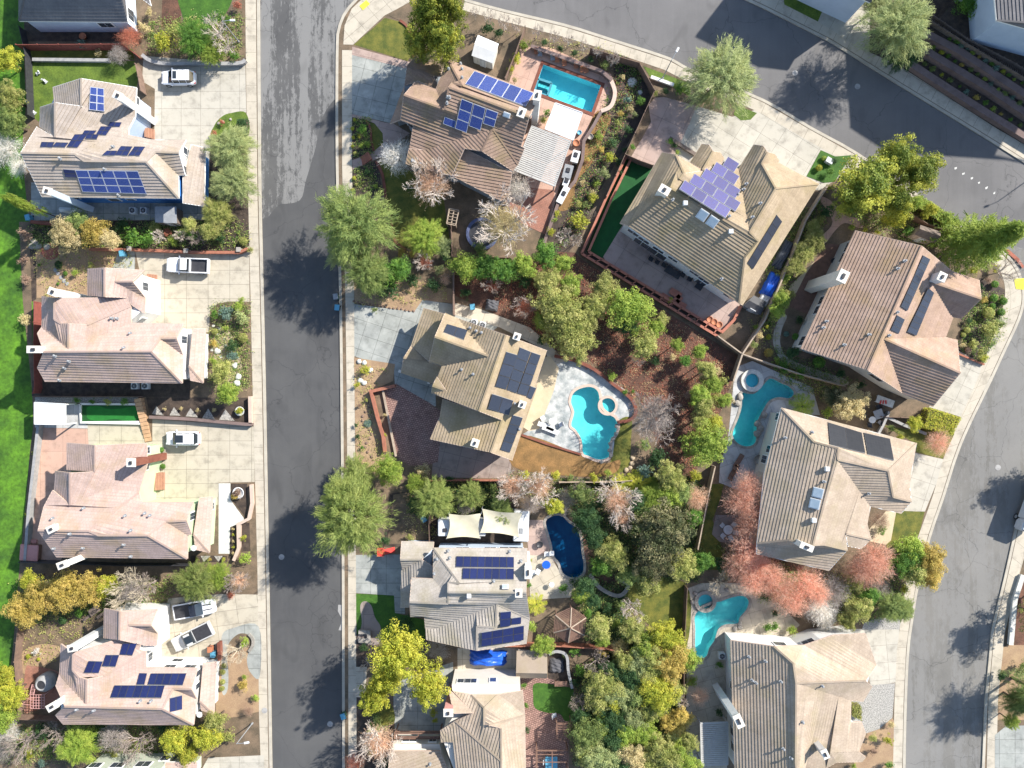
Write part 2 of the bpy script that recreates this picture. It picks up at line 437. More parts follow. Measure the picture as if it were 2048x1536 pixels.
M['roof_tan'] = roof_mat('roof_tan', (0.44, 0.345, 0.235), (0.34, 0.26, 0.17), moss=(0.26, 0.21, 0.09))
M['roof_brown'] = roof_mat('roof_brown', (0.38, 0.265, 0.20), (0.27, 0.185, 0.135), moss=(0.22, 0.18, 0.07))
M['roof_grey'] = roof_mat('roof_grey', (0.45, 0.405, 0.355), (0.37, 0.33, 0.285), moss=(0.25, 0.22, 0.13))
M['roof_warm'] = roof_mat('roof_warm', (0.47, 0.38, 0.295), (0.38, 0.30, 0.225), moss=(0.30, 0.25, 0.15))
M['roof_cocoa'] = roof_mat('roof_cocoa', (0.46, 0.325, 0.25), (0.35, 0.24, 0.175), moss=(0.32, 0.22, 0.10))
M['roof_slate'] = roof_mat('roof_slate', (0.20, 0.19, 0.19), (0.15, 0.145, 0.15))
M['wall_white'] = mat('wall_white', (0.68, 0.675, 0.65), (0.62, 0.615, 0.59), 0.8, fine=0.06)
M['wall_blue'] = mat('wall_blue', (0.06, 0.21, 0.52), (0.05, 0.18, 0.46), 0.8, fine=0.15)
M['wall_pale_blue'] = mat('wall_pale_blue', (0.50, 0.58, 0.68), (0.44, 0.52, 0.62), 0.8, fine=0.08)
M['wall_green'] = mat('wall_green', (0.46, 0.57, 0.36), (0.42, 0.53, 0.33), 0.8, fine=0.08)
M['wall_sage'] = mat('wall_sage', (0.46, 0.50, 0.40), (0.42, 0.46, 0.37), 0.8, fine=0.08)
M['wall_grey'] = mat('wall_grey', (0.30, 0.33, 0.36), (0.26, 0.29, 0.32), 0.8, fine=0.1)
M['wall_cream'] = mat('wall_cream', (0.64, 0.60, 0.53), (0.6, 0.56, 0.49), 0.8, fine=0.06)
M['trim_white'] = mat('trim_white', (0.80, 0.80, 0.78), (0.74, 0.74, 0.72), 2.0, fine=0.08, rough=0.5)
M['trim_tan'] = mat('trim_tan', (0.55, 0.42, 0.34), (0.48, 0.37, 0.30), 2.0, fine=0.08, rough=0.5)
M['glass'] = mat('glass', (0.035, 0.045, 0.06), (0.05, 0.06, 0.075), 1.0, rough=0.06, spec=0.9, fine=0)
M['fabric_white'] = mat('fabric_white', (0.68, 0.68, 0.67), (0.6, 0.6, 0.59), 1.5, fine=0.1)
M['fabric_sail'] = mat('fabric_sail', (0.60, 0.55, 0.40), (0.52, 0.47, 0.34), 1.0, fine=0.08)
M['fabric_pink'] = mat('fabric_pink', (0.55, 0.27, 0.24), (0.48, 0.23, 0.21), 2.0, fine=0.1)
M['tarp_blue'] = mat('tarp_blue', (0.02, 0.12, 0.62), (0.015, 0.09, 0.48), 3.0, rough=0.35, fine=0.2, bmp=0.3, fs=5)
M['wood_red'] = mat('wood_red', (0.40, 0.16, 0.10), (0.30, 0.12, 0.075), 2.0, fine=0.25)
M['wood_deck'] = mat('wood_deck', (0.24, 0.14, 0.10), (0.17, 0.10, 0.075), 2.0, fine=0.25)
M['wood_grey'] = mat('wood_grey', (0.22, 0.17, 0.14), (0.14, 0.11, 0.09), 2.0, fine=0.3)
M['wood_tan'] = mat('wood_tan', (0.55, 0.34, 0.20), (0.42, 0.26, 0.15), 2.0, fine=0.25)
M['metal_dark'] = mat('metal_dark', (0.05, 0.05, 0.055), (0.035, 0.035, 0.04), 3.0, rough=0.45, fine=0.1)
M['metal_grey'] = mat('metal_grey', (0.30, 0.31, 0.32), (0.24, 0.25, 0.26), 3.0, rough=0.4, fine=0.1, spec=0.5)
M['metal_white'] = mat('metal_white', (0.64, 0.65, 0.65), (0.56, 0.57, 0.57), 3.0, rough=0.4, fine=0.1)
M['rubber'] = mat('rubber', (0.02, 0.02, 0.02), (0.03, 0.03, 0.03), 3.0, rough=0.7, fine=0.1)
M['paint_car_white'] = mat('paint_car_white', (0.80, 0.81, 0.82), (0.77, 0.78, 0.80), 2.0, rough=0.22, spec=0.5, fine=0.03, coat=1.0)
M['paint_car_silver'] = mat('paint_car_silver', (0.70, 0.69, 0.66), (0.67, 0.66, 0.63), 2.0, rough=0.25, spec=0.6, fine=0.03, coat=1.0, metal=0.3)
M['paint_car_black'] = mat('paint_car_black', (0.02, 0.022, 0.03), (0.02, 0.02, 0.025), 2.0, rough=0.2, spec=0.6, fine=0.03, coat=1.0)
M['car_glass'] = mat('car_glass', (0.02, 0.028, 0.035), (0.03, 0.035, 0.04), 1.0, rough=0.05, spec=0.9, fine=0)
M['plastic_blue'] = mat('plastic_blue', (0.12, 0.36, 0.50), (0.10, 0.30, 0.42), 2.0, rough=0.45, fine=0.1)
M['plastic_green'] = mat('plastic_green', (0.05, 0.14, 0.09), (0.04, 0.11, 0.07), 2.0, rough=0.45, fine=0.1)
M['plastic_red'] = mat('plastic_red', (0.62, 0.06, 0.05), (0.5, 0.05, 0.04), 2.0, rough=0.4, fine=0.1)
M['terracotta'] = mat('terracotta', (0.48, 0.19, 0.10), (0.38, 0.15, 0.08), 3.0, fine=0.2)
M['stone'] = mat('stone', (0.42, 0.38, 0.33), (0.26, 0.24, 0.21), 1.5, fine=0.35, bmp=0.5, fs=5)
M['pool_plaster'] = mat('pool_plaster', (0.62, 0.80, 0.80), (0.50, 0.72, 0.74), 1.2, fine=0.12, fs=3)
M['pool_plaster_blue'] = mat('pool_plaster_blue', (0.07, 0.30, 0.36), (0.06, 0.22, 0.29), 1.0, fine=0.1, fs=3)
M['pool_plaster_teal'] = mat('pool_plaster_teal', (0.42, 0.72, 0.72), (0.34, 0.62, 0.64), 1.0, fine=0.15, fs=3)
M['pool_plaster_mid'] = mat('pool_plaster_mid', (0.55, 0.80, 0.86), (0.42, 0.72, 0.82), 0.5, fine=0.12, fs=3)
M['water_clear'] = water_mat('water_clear', (0.40, 0.88, 0.88))
M['water_deep'] = water_mat('water_deep', (0.16, 0.50, 0.72))
M['solar_blue'] = solar_mat('solar_blue', (0.014, 0.034, 0.17), (0.018, 0.042, 0.20), (0.16, 0.19, 0.32))
M['solar_navy'] = solar_mat('solar_navy', (0.010, 0.014, 0.062), (0.012, 0.018, 0.075), (0.03, 0.04, 0.12))
M['solar_black'] = solar_mat('solar_black', (0.022, 0.028, 0.045), (0.028, 0.034, 0.05), (0.04, 0.045, 0.06))
M['solar_violet'] = solar_mat('solar_violet', (0.058, 0.045, 0.125), (0.045, 0.045, 0.165), (0.11, 0.10, 0.24))
M['solar_mat'] = solar_mat('solar_mat', (0.035, 0.037, 0.042), (0.04, 0.042, 0.047), (0.05, 0.05, 0.055), 0.4, 0.01, False)
M['bark'] = mat('bark', (0.14, 0.10, 0.075), (0.08, 0.06, 0.045), 3.0, fine=0.4)
# foliage
L = {
 'olive': leaf_mat('leaf_olive', (0.221, 0.276, 0.0759), (0.124, 0.193, 0.0621), (0.359, 0.414, 0.124)),
 'silver': leaf_mat('leaf_silver', (0.36, 0.40, 0.17), (0.20, 0.26, 0.10), (0.46, 0.48, 0.20)),
 'yellow': leaf_mat('leaf_yellow', (0.46, 0.46, 0.05), (0.22, 0.28, 0.035), (0.62, 0.56, 0.08)),
 'lime': leaf_mat('leaf_lime', (0.31, 0.41, 0.06), (0.17, 0.27, 0.045), (0.46, 0.52, 0.10)),
 'moss': leaf_mat('leaf_moss', (0.28, 0.34, 0.085), (0.15, 0.21, 0.055), (0.42, 0.45, 0.14)),
 'green': leaf_mat('leaf_green', (0.124, 0.262, 0.0414), (0.0621, 0.152, 0.0276), (0.221, 0.373, 0.0552)),
 'dark': leaf_mat('leaf_dark', (0.0552, 0.124, 0.0414), (0.0276, 0.069, 0.0276), (0.0966, 0.166, 0.0483)),
 'blue': leaf_mat('leaf_blue', (0.166, 0.262, 0.207), (0.0966, 0.179, 0.138), (0.276, 0.373, 0.29)),
 'golden': leaf_mat('leaf_golden', (0.56, 0.41, 0.10), (0.33, 0.28, 0.06), (0.70, 0.52, 0.16)),
 'tan': leaf_mat('leaf_tan', (0.635, 0.511, 0.262), (0.331, 0.304, 0.138), (0.759, 0.621, 0.345)),
 'oak': leaf_mat('leaf_oak', (0.38, 0.39, 0.10), (0.19, 0.24, 0.06), (0.58, 0.54, 0.20)),
 'coral': leaf_mat('leaf_coral', (0.85, 0.50, 0.37), (0.70, 0.33, 0.22), (0.85, 0.62, 0.48), 0.45),
 'peach': leaf_mat('leaf_peach', (0.85, 0.552, 0.373), (0.69, 0.428, 0.276), (0.85, 0.649, 0.469)),
 'rust': leaf_mat('leaf_rust', (0.524, 0.179, 0.11), (0.345, 0.124, 0.0828), (0.621, 0.276, 0.166)),
 'grey': leaf_mat('leaf_grey', (0.442, 0.386, 0.345), (0.304, 0.262, 0.235), (0.552, 0.497, 0.455)),
 'white': leaf_mat('leaf_white', (0.85, 0.828, 0.731), (0.69, 0.607, 0.524), (0.85, 0.85, 0.828)),
 'brown': leaf_mat('leaf_brown', (0.359, 0.235, 0.166), (0.235, 0.152, 0.11), (0.455, 0.331, 0.248)),
}
# ---------------- pools (outlines in photo pixels) ----------------
def circ(c, r, n=28): return [(c[0] + r * math.cos(2 * math.pi * i / n), c[1] + r * math.sin(2 * math.pi * i / n)) for i in range(n)]
GZ = 0.13
POOLS = {
 'rect': (pts('303 508 755 673 681 886 226 718', C1), False),
 'kidney': (smooth(pts('540 80 600 42 680 32 735 75 752 190 800 243 860 272 885 330 868 400 830 450 820 530 815 583 740 603 660 575 615 550 604 450 560 370 522 330 545 230 520 150', C3), 4), True),
 'spa2': (circ(C3.px(808, 178), 15), True),
 'blue': (smooth(pts('322 1090 345 1190 370 1280 378 1350 430 1420 460 1500 540 1533 608 1500 618 1420 602 1330 590 1210 560 1140 500 1100 450 1050 380 1048', C3), 4), True),
 'teal': (smooth(pts('1868 80 1865 180 1840 270 1800 370 1797 430 1850 485 1920 498 1970 470 1982 400 1990 300 2040 200 2080 140 2150 112 2240 118 2275 80 2240 30 2180 5 2090 -35 2030 20 1970 80 1910 85', C3), 4), True),
 'spa4': (circ(FULL.px(1503, 761), 13.5), True),
 'corner': (smooth(pts('1505 315 1650 235 1700 222 1800 188 1880 182 1920 225 1900 290 1850 350 1830 398 1740 405 1680 440 1650 530 1610 590 1590 650 1550 670 1502 635 1500 450', C4), 4), True),
 'spa5': (circ(C4.px(1575, 222), 14.5), True),
}
HOLES = {k: [P(u, v, GZ) for u, v in v_[0]] for k, v_ in POOLS.items()}
HOLES = {k: ccw([(p.x, p.y) for p in h]) for k, h in HOLES.items()}

def sheet(name, m, pl, z, rot=0.0, holes=True):
    """a ground sheet: polygon in photo pixels at height z, pool basins cut out, UV in metres"""
    w = ccw([(P(u, v, z).x, P(u, v, z).y) for u, v in pl])
    hs = []
    if holes:
        x0, x1 = min(p[0] for p in w), max(p[0] for p in w); y0, y1 = min(p[1] for p in w), max(p[1] for p in w)
        hs = [h for h in HOLES.values() if max(p[0] for p in h) > x0 and min(p[0] for p in h) < x1 and max(p[1] for p in h) > y0 and min(p[1] for p in h) < y1
              and (any(inside(q, w) for q in h) or any(inside(q, h) for q in w))]
    me = bpy.data.meshes.new(name)
    if hs:
        allp, es = [], []
        for l in [w] + hs:
            b0 = len(allp); allp += [Vector(p) for p in l]
            es += [(b0 + i, b0 + (i + 1) % len(l)) for i in range(len(l))]
        vo, _e, fo, *_r = delaunay_2d_cdt(allp, es, [], 0, 1e-5)
        fs = []
        for f in fo:
            c = sum((vo[i] for i in f), Vector((0, 0))) / len(f)
            if inside(c, w) and not any(inside(c, h) for h in hs):
                a, b, c2 = (vo[i] for i in f[:3])
                fs.append(tuple(f) if (b - a).cross(c2 - a) > 0 else tuple(f)[::-1])
        vs = [(v.x, v.y, z) for v in vo]
    else:
        flat = [Vector((x, y, z)) for x, y in w]
        fs = []
        for t in tessellate_polygon([flat]):
            a, b, c = (flat[i] for i in t)
            fs.append(tuple(t) if (b - a).cross(c - a).z > 0 else tuple(t)[::-1])
        vs = [tuple(v) for v in flat]
    me.from_pydata(vs, [], fs)
    uvl = me.uv_layers.new(name='UVMap')
    c, s = math.cos(rot), math.sin(rot)
    co = np.array(vs); li = np.zeros(len(me.loops), dtype=np.int32); me.loops.foreach_get('vertex_index', li)
    uv = np.stack([co[li, 0] * c + co[li, 1] * s, -co[li, 0] * s + co[li, 1] * c], 1)
    uvl.data.foreach_set('uv', uv.astype(np.float32).ravel())
    me.update()
    return struct(obj(name, me, None, m))

def strip(name, m, a, b, z, thick=0.14):
    """a pavement or kerb between two pixel lines with the same number of points"""
    A = [P(u, v, z) for u, v in a]; B = [P(u, v, z) for u, v in b]
    vs, fs, uv = [], [], []
    s = 0.0
    for i in range(len(A)):
        if i: s += ((A[i] + B[i]) / 2 - (A[i - 1] + B[i - 1]) / 2).length
        w = (A[i] - B[i]).length
        vs += [A[i], B[i], A[i] - Vector((0, 0, thick)), B[i] - Vector((0, 0, thick))]
        uv += [(s, 0.0), (s, w), (s, 0.0), (s, w)]
    for i in range(len(A) - 1):
        j, k = 4 * i, 4 * i + 4
        fs += [(j, j + 1, k + 1, k), (j, k, k + 2, j + 2), (j + 1, j + 3, k + 3, k + 1)]
    me = bpy.data.meshes.new(name); me.from_pydata([tuple(v) for v in vs], [], fs)
    ul = me.uv_layers.new(name='UVMap')
    for l in me.loops: ul.data[l.index].uv = uv[l.vertex_index]
    me.update()
    return struct(obj(name, me, None, m))

def resample(pl, n):
    d = [0.0]
    for a, b in zip(pl, pl[1:]): d.append(d[-1] + math.hypot(b[0] - a[0], b[1] - a[1]))
    out = []
    for i in range(n):
        t = d[-1] * i / (n - 1); k = 0
        while k < len(d) - 2 and d[k + 1] < t: k += 1
        f = (t - d[k]) / max(d[k + 1] - d[k], 1e-9)
        out.append((pl[k][0] + (pl[k + 1][0] - pl[k][0]) * f, pl[k][1] + (pl[k + 1][1] - pl[k][1]) * f))
    return out
def offset_line(pl, d):        # shift a pixel line sideways (d > 0: to the left of travel, in picture axes)
    out = []
    for i in range(len(pl)):
        a = pl[max(i - 1, 0)]; b = pl[min(i + 1, len(pl) - 1)]
        dx, dy = b[0] - a[0], b[1] - a[1]; L_ = math.hypot(dx, dy)
        out.append((pl[i][0] + dy / L_ * d, pl[i][1] - dx / L_ * d))
    return out

# ---------------- roads ----------------
sheet('ground', mat('far_ground', (0.10, 0.12, 0.04), (0.13, 0.10, 0.06), 0.1), [(-9000, -9000), (11000, -9000), (11000, 10500), (-9000, 10500)], -0.03)
sheet('road', M['asphalt_new'], [(500, -60), (760, -60), (760, 1700), (500, 1700)], 0.0)
sheet('road', M['asphalt_old'], smooth(pts('510 -60 800 -90 700 40 686 150 684 190 668 200 645 235 630 300 612 360 600 400 560 408 515 404', FULL), 4), 0.004)
sheet('road', M['asphalt_up'], pts('690 -400 700 -20 950 60 1300 200 1716 420 1900 520 2060 640 2300 800 2400 -400', FULL), 0.008)
sheet('road', M['asphalt_right'], pts('1990 480 2120 520 2400 700 2400 1700 1790 1700 1790 1200 1980 700', FULL), 0.012)
# ---------------- blocks between the roads ----------------
KL = pts('519 -60 520 150 522 380 531 770 538 1156 547 1700')
KR = smooth(pts('930 -3 830 -28 745 -22 712 4 692 28 681 55 677 100 677 330 683 563 686 770 689 1146 690 1700'), 3, False)
KU = smooth(pts('930 -3 1010 19 1132 48 1221 76 1338 114 1381 137 1528 198 1624 254 1716 305 1843 393 1909 441 2003 499 2032 530 2046 562 2050 600 2040 640 2010 705 1980 770 1924 888 1889 995 1863 1071 1840 1160 1826 1245 1819 1298 1814 1400 1811 1540 1810 1700'), 3, False)
KT = pts('1400 -45 1487 -2 1530 18 1660 84 1802 173 1983 284 2060 333 2400 560')
KE = pts('2400 800 2075 955 2052 1000 2030 1058 2008 1156 1983 1260 1970 1400 1963 1560 1960 1700')
b1 = sheet('ground', M['dirt_brown'], [(-900, -400)] + [(519, -400)] + KL + [(-900, 1700)], GZ)
b2 = sheet('ground', M['dirt_brown'], KR[::-1][:-1] + KU, GZ)
b3 = sheet('ground', M['dirt_brown'], KT + [(2400, -400), (1400, -400)], GZ)
b4 = sheet('ground', M['dirt_brown'], KE + [(2400, 1700)], GZ)
for kn, d in ((KL, 5.5), (KR, 5.5), (KU, -5.5), (KT, 5.5), (KE, 5.5)):
    n = max(60, len(kn) * 3); a = resample(kn, n)
    strip('kerb', M['kerb'], a, offset_line(a, -d if kn in (KL, KR) else d) if kn not in (KL,) else offset_line(a, -d), 0.155, 0.17)
def walk(kl, inner, side, n=70):
    a = resample(offset_line(resample(kl, n), side), n); b = resample(inner, n)
    strip('pavement', M['walk'], a, b, 0.148, 0.1)
walk(pts('519 -60 520 150 522 380 531 770 538 1156 547 1700'), pts('490 -60 492 150 496 380 505 770 515 1146 521 1700'), -7)
walk(pts('677 100 677 330 683 563 686 770 689 1146 690 1700'), pts('704 100 704 330 708 563 709 770 712 1146 714 1700'), 7)
walk(pts('1010 19 1132 48 1221 76 1338 114 1381 137'), pts('1005 42 1125 73 1213 100 1330 140 1372 162'), -6.5)
walk(pts('930 -3 1010 19'), pts('925 20 1005 42'), -6.5, 8)
walk(pts('1381 137 1528 198 1624 254 1716 305 1843 393 1909 441 1990 490'), pts('1372 162 1518 224 1612 279 1703 330 1830 417 1895 464 1972 512'), -6.5)
walk(smooth(pts('1990 490 2003 499 2032 530 2046 562 2050 600 2040 640 2010 705 1980 770 1924 888 1889 995 1863 1071'), 3, False), smooth(pts('1972 512 1985 522 2002 545 2010 575 2008 605 1996 650 1975 705 1948 775 1898 885 1866 990 1838 1068'), 3, False), -6.5)
walk(pts('1863 1071 1840 1160 1826 1245 1819 1298 1814 1400 1811 1540 1810 1700'), pts('1838 1068 1814 1155 1801 1245 1794 1298 1789 1400 1786 1540 1785 1700'), -6.5)
walk(pts('1487 -2 1530 18 1660 84 1802 173 1983 284 2060 333'), pts('1505 -40 1547 -14 1680 52 1822 137 2003 249 2080 298'), 6.5)
walk(pts('2075 955 2052 1000 2030 1058 2008 1156 1983 1260 1970 1400 1963 1700'), pts('2110 985 2085 1010 2062 1064 2036 1160 2010 1264 1996 1400 1989 1700'), 6.5)

# ---------------- patches of ground: name, material, level, tile, outline, curved, joint angle in degrees ----------------
PATCH = [
 ('field', 'field', 0, FULL, '-900 -400 44 -400 48 100 52 200 45 300 55 420 62 480 66 600 64 760 66 850 60 900 52 1000 42 1100 35 1180 25 1300 10 1400 -40 1700 -900 1700', 1, 0),
 ('lawn', 'lawn', 0, A1, '200 480 1060 480 1090 600 1075 700 700 900 310 960 230 900 205 700', 0, 0),
 ('lawn', 'lawn_olive', 0, A1, '200 385 1040 385 1060 470 260 470', 0, 0),
 ('planting_bed', 'mulch_dark', 0, A1, '190 -100 1000 -100 1110 265 960 330 190 325', 0, 0),
 ('planting_bed', 'mulch_red', 0, A1, '1280 -50 1430 -50 1425 220 1270 220', 0, 0),
 ('lawn', 'lawn_deep', 1, A1, '1430 -60 1810 -60 1770 120 1650 215 1490 205 1430 100', 1, 0),
 ('driveway', 'drive_white', 0, A1, '1130 440 1890 500 1932 470 1940 885 1800 892 1715 955 1665 1060 1650 1210 1640 1720 1200 1720 1215 1110 1220 700 1120 640', 0, 0),
 ('lawn', 'lawn', 1, A1, '1812 892 1938 890 1945 1075 1675 1080 1690 985 1745 920', 1, 0),
 ('path', 'drive_grey', 1, A2, '245 -60 1640 -60 1655 235 245 240', 0, 0),
 ('planting_bed', 'mulch_dark', 0, A2, '235 245 1640 240 1650 -280 1960 -280 1962 470 1880 490 700 450 235 450', 0, 0),
 ('yard', 'dirt_tan', 0, A2, '282 450 940 450 930 620 690 660 690 840 290 850', 0, 0),
 ('path', 'drive_grey', 2, A2, '935 485 1066 485 1062 640 880 625', 0, 0),
 ('planting_bed', 'mulch_dark', 0, A2, '225 450 285 450 285 860 250 880', 0, 0),
 ('planting_bed', 'dirt_brown', 1, A2, '150 250 235 250 235 450 250 870 255 1600 180 880', 0, 0),
 ('patio', 'brick', 2, A2, '315 470 345 420 440 420 468 500 440 535 390 548 340 525', 1, 0),
 ('driveway', 'drive_pale', 0, A2, '1066 485 1890 500 1962 440 1966 880 1800 878 1715 895 1655 940 1645 1120 1180 1090 1100 640', 0, 0),
 ('planting_bed', 'dirt_brown', 1, A2, '1655 945 1715 897 1800 880 1966 882 1980 1700 1640 1700', 0, 0),
 ('path', 'gravel_tan', 2, A2, '1690 1100 1760 1090 1830 1150 1830 1250 1900 1350 1890 1500 1800 1560 1690 1340', 1, 0),
 ('yard', 'mulch_dark', 0, A3, '250 -20 1500 -20 1500 112 250 105', 0, 0),
 ('planting_bed', 'mulch_dark', 1, A3, '1150 112 1950 115 1958 315 1180 262', 0, 0),
 ('gravel_bed', 'gravel_white', 1, A3, '275 112 1090 112 1085 165 275 152', 0, 0),
 ('patio', 'grey_deck', 1, A3, '275 155 630 165 630 305 700 335 690 358 275 350', 0, 0),
 ('putting_green', 'turf', 2, A3, '638 172 1116 172 1140 308 640 303', 0, 0),
 ('putting_green', 'turf_light', 3, A3, '690 190 770 180 850 205 960 200 1060 185 1110 220 1105 280 1010 302 900 282 800 300 700 285 682 240', 1, 0),
 ('path', 'drive_pale', 1, A3, '690 320 1140 325 1140 520 690 520', 0, 0),
 ('patio', 'pink_patio', 1, A3, '300 352 688 360 700 500 560 700 600 1000 480 1400 190 1405 225 1000 262 700 285 480', 0, 0),
 ('driveway', 'drive_pale', 0, A3, '1200 285 1960 335 2002 345 2006 780 1720 785 1715 960 1140 960 1140 470 1200 460', 0, 0),
 ('path', 'paint_white', 1, A3, '1722 790 1815 790 1815 920 1935 1085 1812 1135 1808 1345 1722 1345', 0, 0),
 ('planting_bed', 'mulch_dark', 1, A3, '1818 792 1948 795 1948 1080 1820 910', 0, 0),
 ('planting_bed', 'mulch_dark', 1, A3, '1812 1142 1860 1125 1870 1300 1830 1390 1795 1380 1808 1345', 0, 0),
 ('planting_bed', 'mulch_dark', 1, A3, '1905 1110 1965 1100 1972 1320 1900 1330', 0, 0),
 ('planting_bed', 'mulch_dark', 1, A3, '1505 1360 1790 1360 1790 1412 1500 1412', 0, 0),
 ('yard', 'dirt_brown', 1, A4, '140 380 800 230 900 420 480 560 340 740 140 850', 0, 0),
 ('yard', 'dirt_tan', 2, A4, '200 600 350 560 480 600 340 730 200 800 150 700', 1, 0),
 ('patio', 'brick_patio', 2, A4, '200 760 260 735 340 745 480 800 500 1010 360 1060 250 1090 190 1080', 1, 0),
 ('driveway', 'drive_pale', 0, A4, '1330 200 1740 165 2030 170 2038 420 1830 432 1755 480 1742 560 1700 660 1150 760 1240 420', 0, 8),
 ('path', 'drive_grey', 1, A4, '1750 490 1830 435 2038 422 2046 815 1970 780 1945 690 1960 620 1995 560 1960 490 1880 480 1800 560 1790 680 1800 800 1790 930 1750 940 1745 650', 1, 0),
 ('yard', 'dirt_tan', 0, A4, '1700 560 2046 600 2048 1090 1820 1145 1700 1100', 0, 0),
 ('yard', 'dirt_brown', 1, A4, '-100 1080 1500 1190 1780 1145 2040 1105 2052 1440 1560 1440 1450 1700 -100 1700', 0, 0),
 ('driveway', 'drive_white', 2, A4, '1560 1600 1640 1455 2080 1435 2080 1800 1500 1800', 0, 0),
 # middle block
 ('pavement', 'walk', 1, B1, '735 350 812 352 1060 122 1160 70 1250 20 1330 -60 940 -60 800 70 745 200', 0, 40),
 ('curb_ramp', 'paint_yellow', 4, B1, '862 45 915 0 945 30 890 80', 0, 0),
 ('lawn', 'lawn_olive', 0, B1, '818 352 1062 140 1180 170 1250 240 1272 440 1240 480', 0, 0),
 ('planting_bed', 'dirt_brown', 1, B1, '1090 120 1200 60 1330 -40 1500 100 1400 460 1290 440 1262 300 1240 190', 0, 0),
 ('path', 'stamped', 1, B1, '805 368 1330 508 1310 560 803 432', 0, -14),
 ('driveway', 'drive_grey', 0, B1, '803 432 1300 556 1250 800 1130 975 1000 945 803 898', 0, -14),
 ('path', 'stamped', 2, B1, '803 898 930 930 1060 965 1130 975 1260 1050 1160 1120 1090 1210 810 1335 805 1262 960 1205 1050 1130 1045 1050 980 970 900 940 803 922', 0, -14),
 ('lawn', 'lawn_olive', 1, B1, '950 965 1030 1020 1055 1080 1045 1130 975 1182 955 1080', 1, 0),
 ('planting_bed', 'mulch_dark', 0, B1, '803 925 920 948 955 1080 965 1190 803 1258', 0, 0),
 ('path', 'brick', 3, B1, '875 1235 940 1200 958 1265 885 1302', 0, 25),
 ('planting_bed', 'mulch_dark', 1, B1, '806 1340 1000 1262 1050 1540 806 1540', 0, 0),
 ('lawn', 'lawn_olive', 1, FULL, '755 322 800 335 850 350 905 400 905 500 850 512 800 490 785 465 783 430 770 385', 0, 0),
 ('yard', 'dirt_brown', 1, FULL, '885 380 1020 395 1090 440 1088 520 905 520', 0, 0),
 ('patio', 'brick_patio', 3, FULL, '1000 370 1110 380 1092 470 1040 445 1020 420', 0, -25),
 ('patio', 'pink_patio', 1, FULL, '1018 165 1040 98 1072 92 1100 95 1222 148 1231 190 1215 224 1180 262 1150 320 1118 372 1095 470 1080 455 1050 350', 0, -20),
 ('yard', 'mulch_dark', 0, FULL, '1230 100 1280 130 1300 190 1295 220 1200 380 1160 480 1110 530 1090 470 1120 372 1180 262 1225 190', 0, 0),
 ('lawn', 'lawn_dry', 1, C1, '700 900 830 920 800 1020 700 1260 560 1450 540 1620 420 1640 560 1330', 1, 0),
 ('driveway', 'stamped', 1, C1, '1130 830 1180 770 1255 764 1510 835 1450 980 1300 1300 1180 1330 990 1240 1080 1090 1150 960', 0, -25),
 ('driveway', 'drive_white', 0, C1, '1510 835 1790 920 1990 860 2180 900 2790 1290 2480 1500 1600 1400 1250 1230 1290 1080 1330 940', 0, -32),
 ('lawn', 'lawn', 1, C1, '1090 520 1465 660 1460 760 1330 690 1140 600', 0, 0),
 ('lawn', 'lawn', 2, C1, '1800 900 1825 830 1985 890 1935 942 1860 948', 0, 0),
 ('lawn', 'turf', 2, FULL, '1250 315 1320 340 1290 385 1258 440 1245 450 1203 519 1172 503 1213 400', 0, 0),
 ('patio', 'stamped', 1, FULL, '1258 420 1245 448 1205 510 1212 524 1440 664 1452 660 1480 610 1400 520', 0, -32),
 ('mulch', 'mulch_red', 0, FULL, '905 530 1010 500 1150 505 1165 520 1440 690 1478 712 1462 770 1410 900 1380 970 1320 900 1280 800 1240 765 1180 722 1110 700 1060 660 1000 632 908 590', 0, 0),
 ('yard', 'dirt_tan', 0, B2, '818 740 1250 700 1590 780 1600 890 1380 872 1285 965 825 885', 0, 0),
 ('driveway', 'drive_grey', 0, FULL, '708 608 828 624 845 600 906 608 1000 650 870 760 872 812 860 815 790 775 788 740 708 712', 0, -18),
 ('yard', 'dirt_tan', 1, FULL, '708 715 790 728 786 762 740 783 760 860 775 940 712 955', 0, 0),
 ('patio', 'cobble', 1, B3, '1050 50 1150 5 1420 160 1560 260 1500 440 1480 620 1390 650 1250 650 1140 570', 0, -12),
 ('path', 'walk', 1, FULL, '905 605 960 618 1020 640 1060 655 1100 690 1130 722 1110 730 1080 695 1000 655 905 628', 0, -20),
 ('patio', 'drive_brown', 0, B3, '1455 440 2060 600 2050 752 1430 742', 0, -14),
 ('patio', 'sand_deck', 1, FULL, '1060 720 1100 712 1118 736 1108 780 1078 858 1058 862 1040 850', 0, 0),
 ('patio', 'flag_grey', 0, FULL, '1092 705 1160 726 1205 750 1248 778 1272 810 1262 834 1234 844 1230 905 1205 925 1160 908 1046 868 1075 850 1110 770', 0, 0),
 ('lawn', 'lawn_dry', 1, FULL, '1043 870 1160 909 1205 927 1240 920 1225 948 1140 952 1025 932', 1, 0),
 ('lawn', 'lawn_olive', 0, FULL, '1235 845 1262 836 1262 880 1258 935 1240 945 1215 948 1226 905', 1, 0),
 ('driveway', 'drive_grey', 0, FULL, '709 1110 808 1108 810 1228 790 1226 788 1191 710 1186', 0, 0),
 ('lawn', 'lawn_deep', 0, FULL, '710 1187 788 1191 790 1226 850 1240 850 1290 760 1280 714 1270', 0, 0),
 ('path', 'drive_brown', 2, B4, '868 260 905 222 955 255 985 350 1030 430 1010 560 850 545 880 400', 1, 0),
 ('planting_bed', 'mulch_dark', 1, B4, '836 480 1000 500 960 740 836 740', 0, 0),
 ('driveway', 'walk', 1, B4, '836 740 920 740 910 980 836 978', 0, 0),
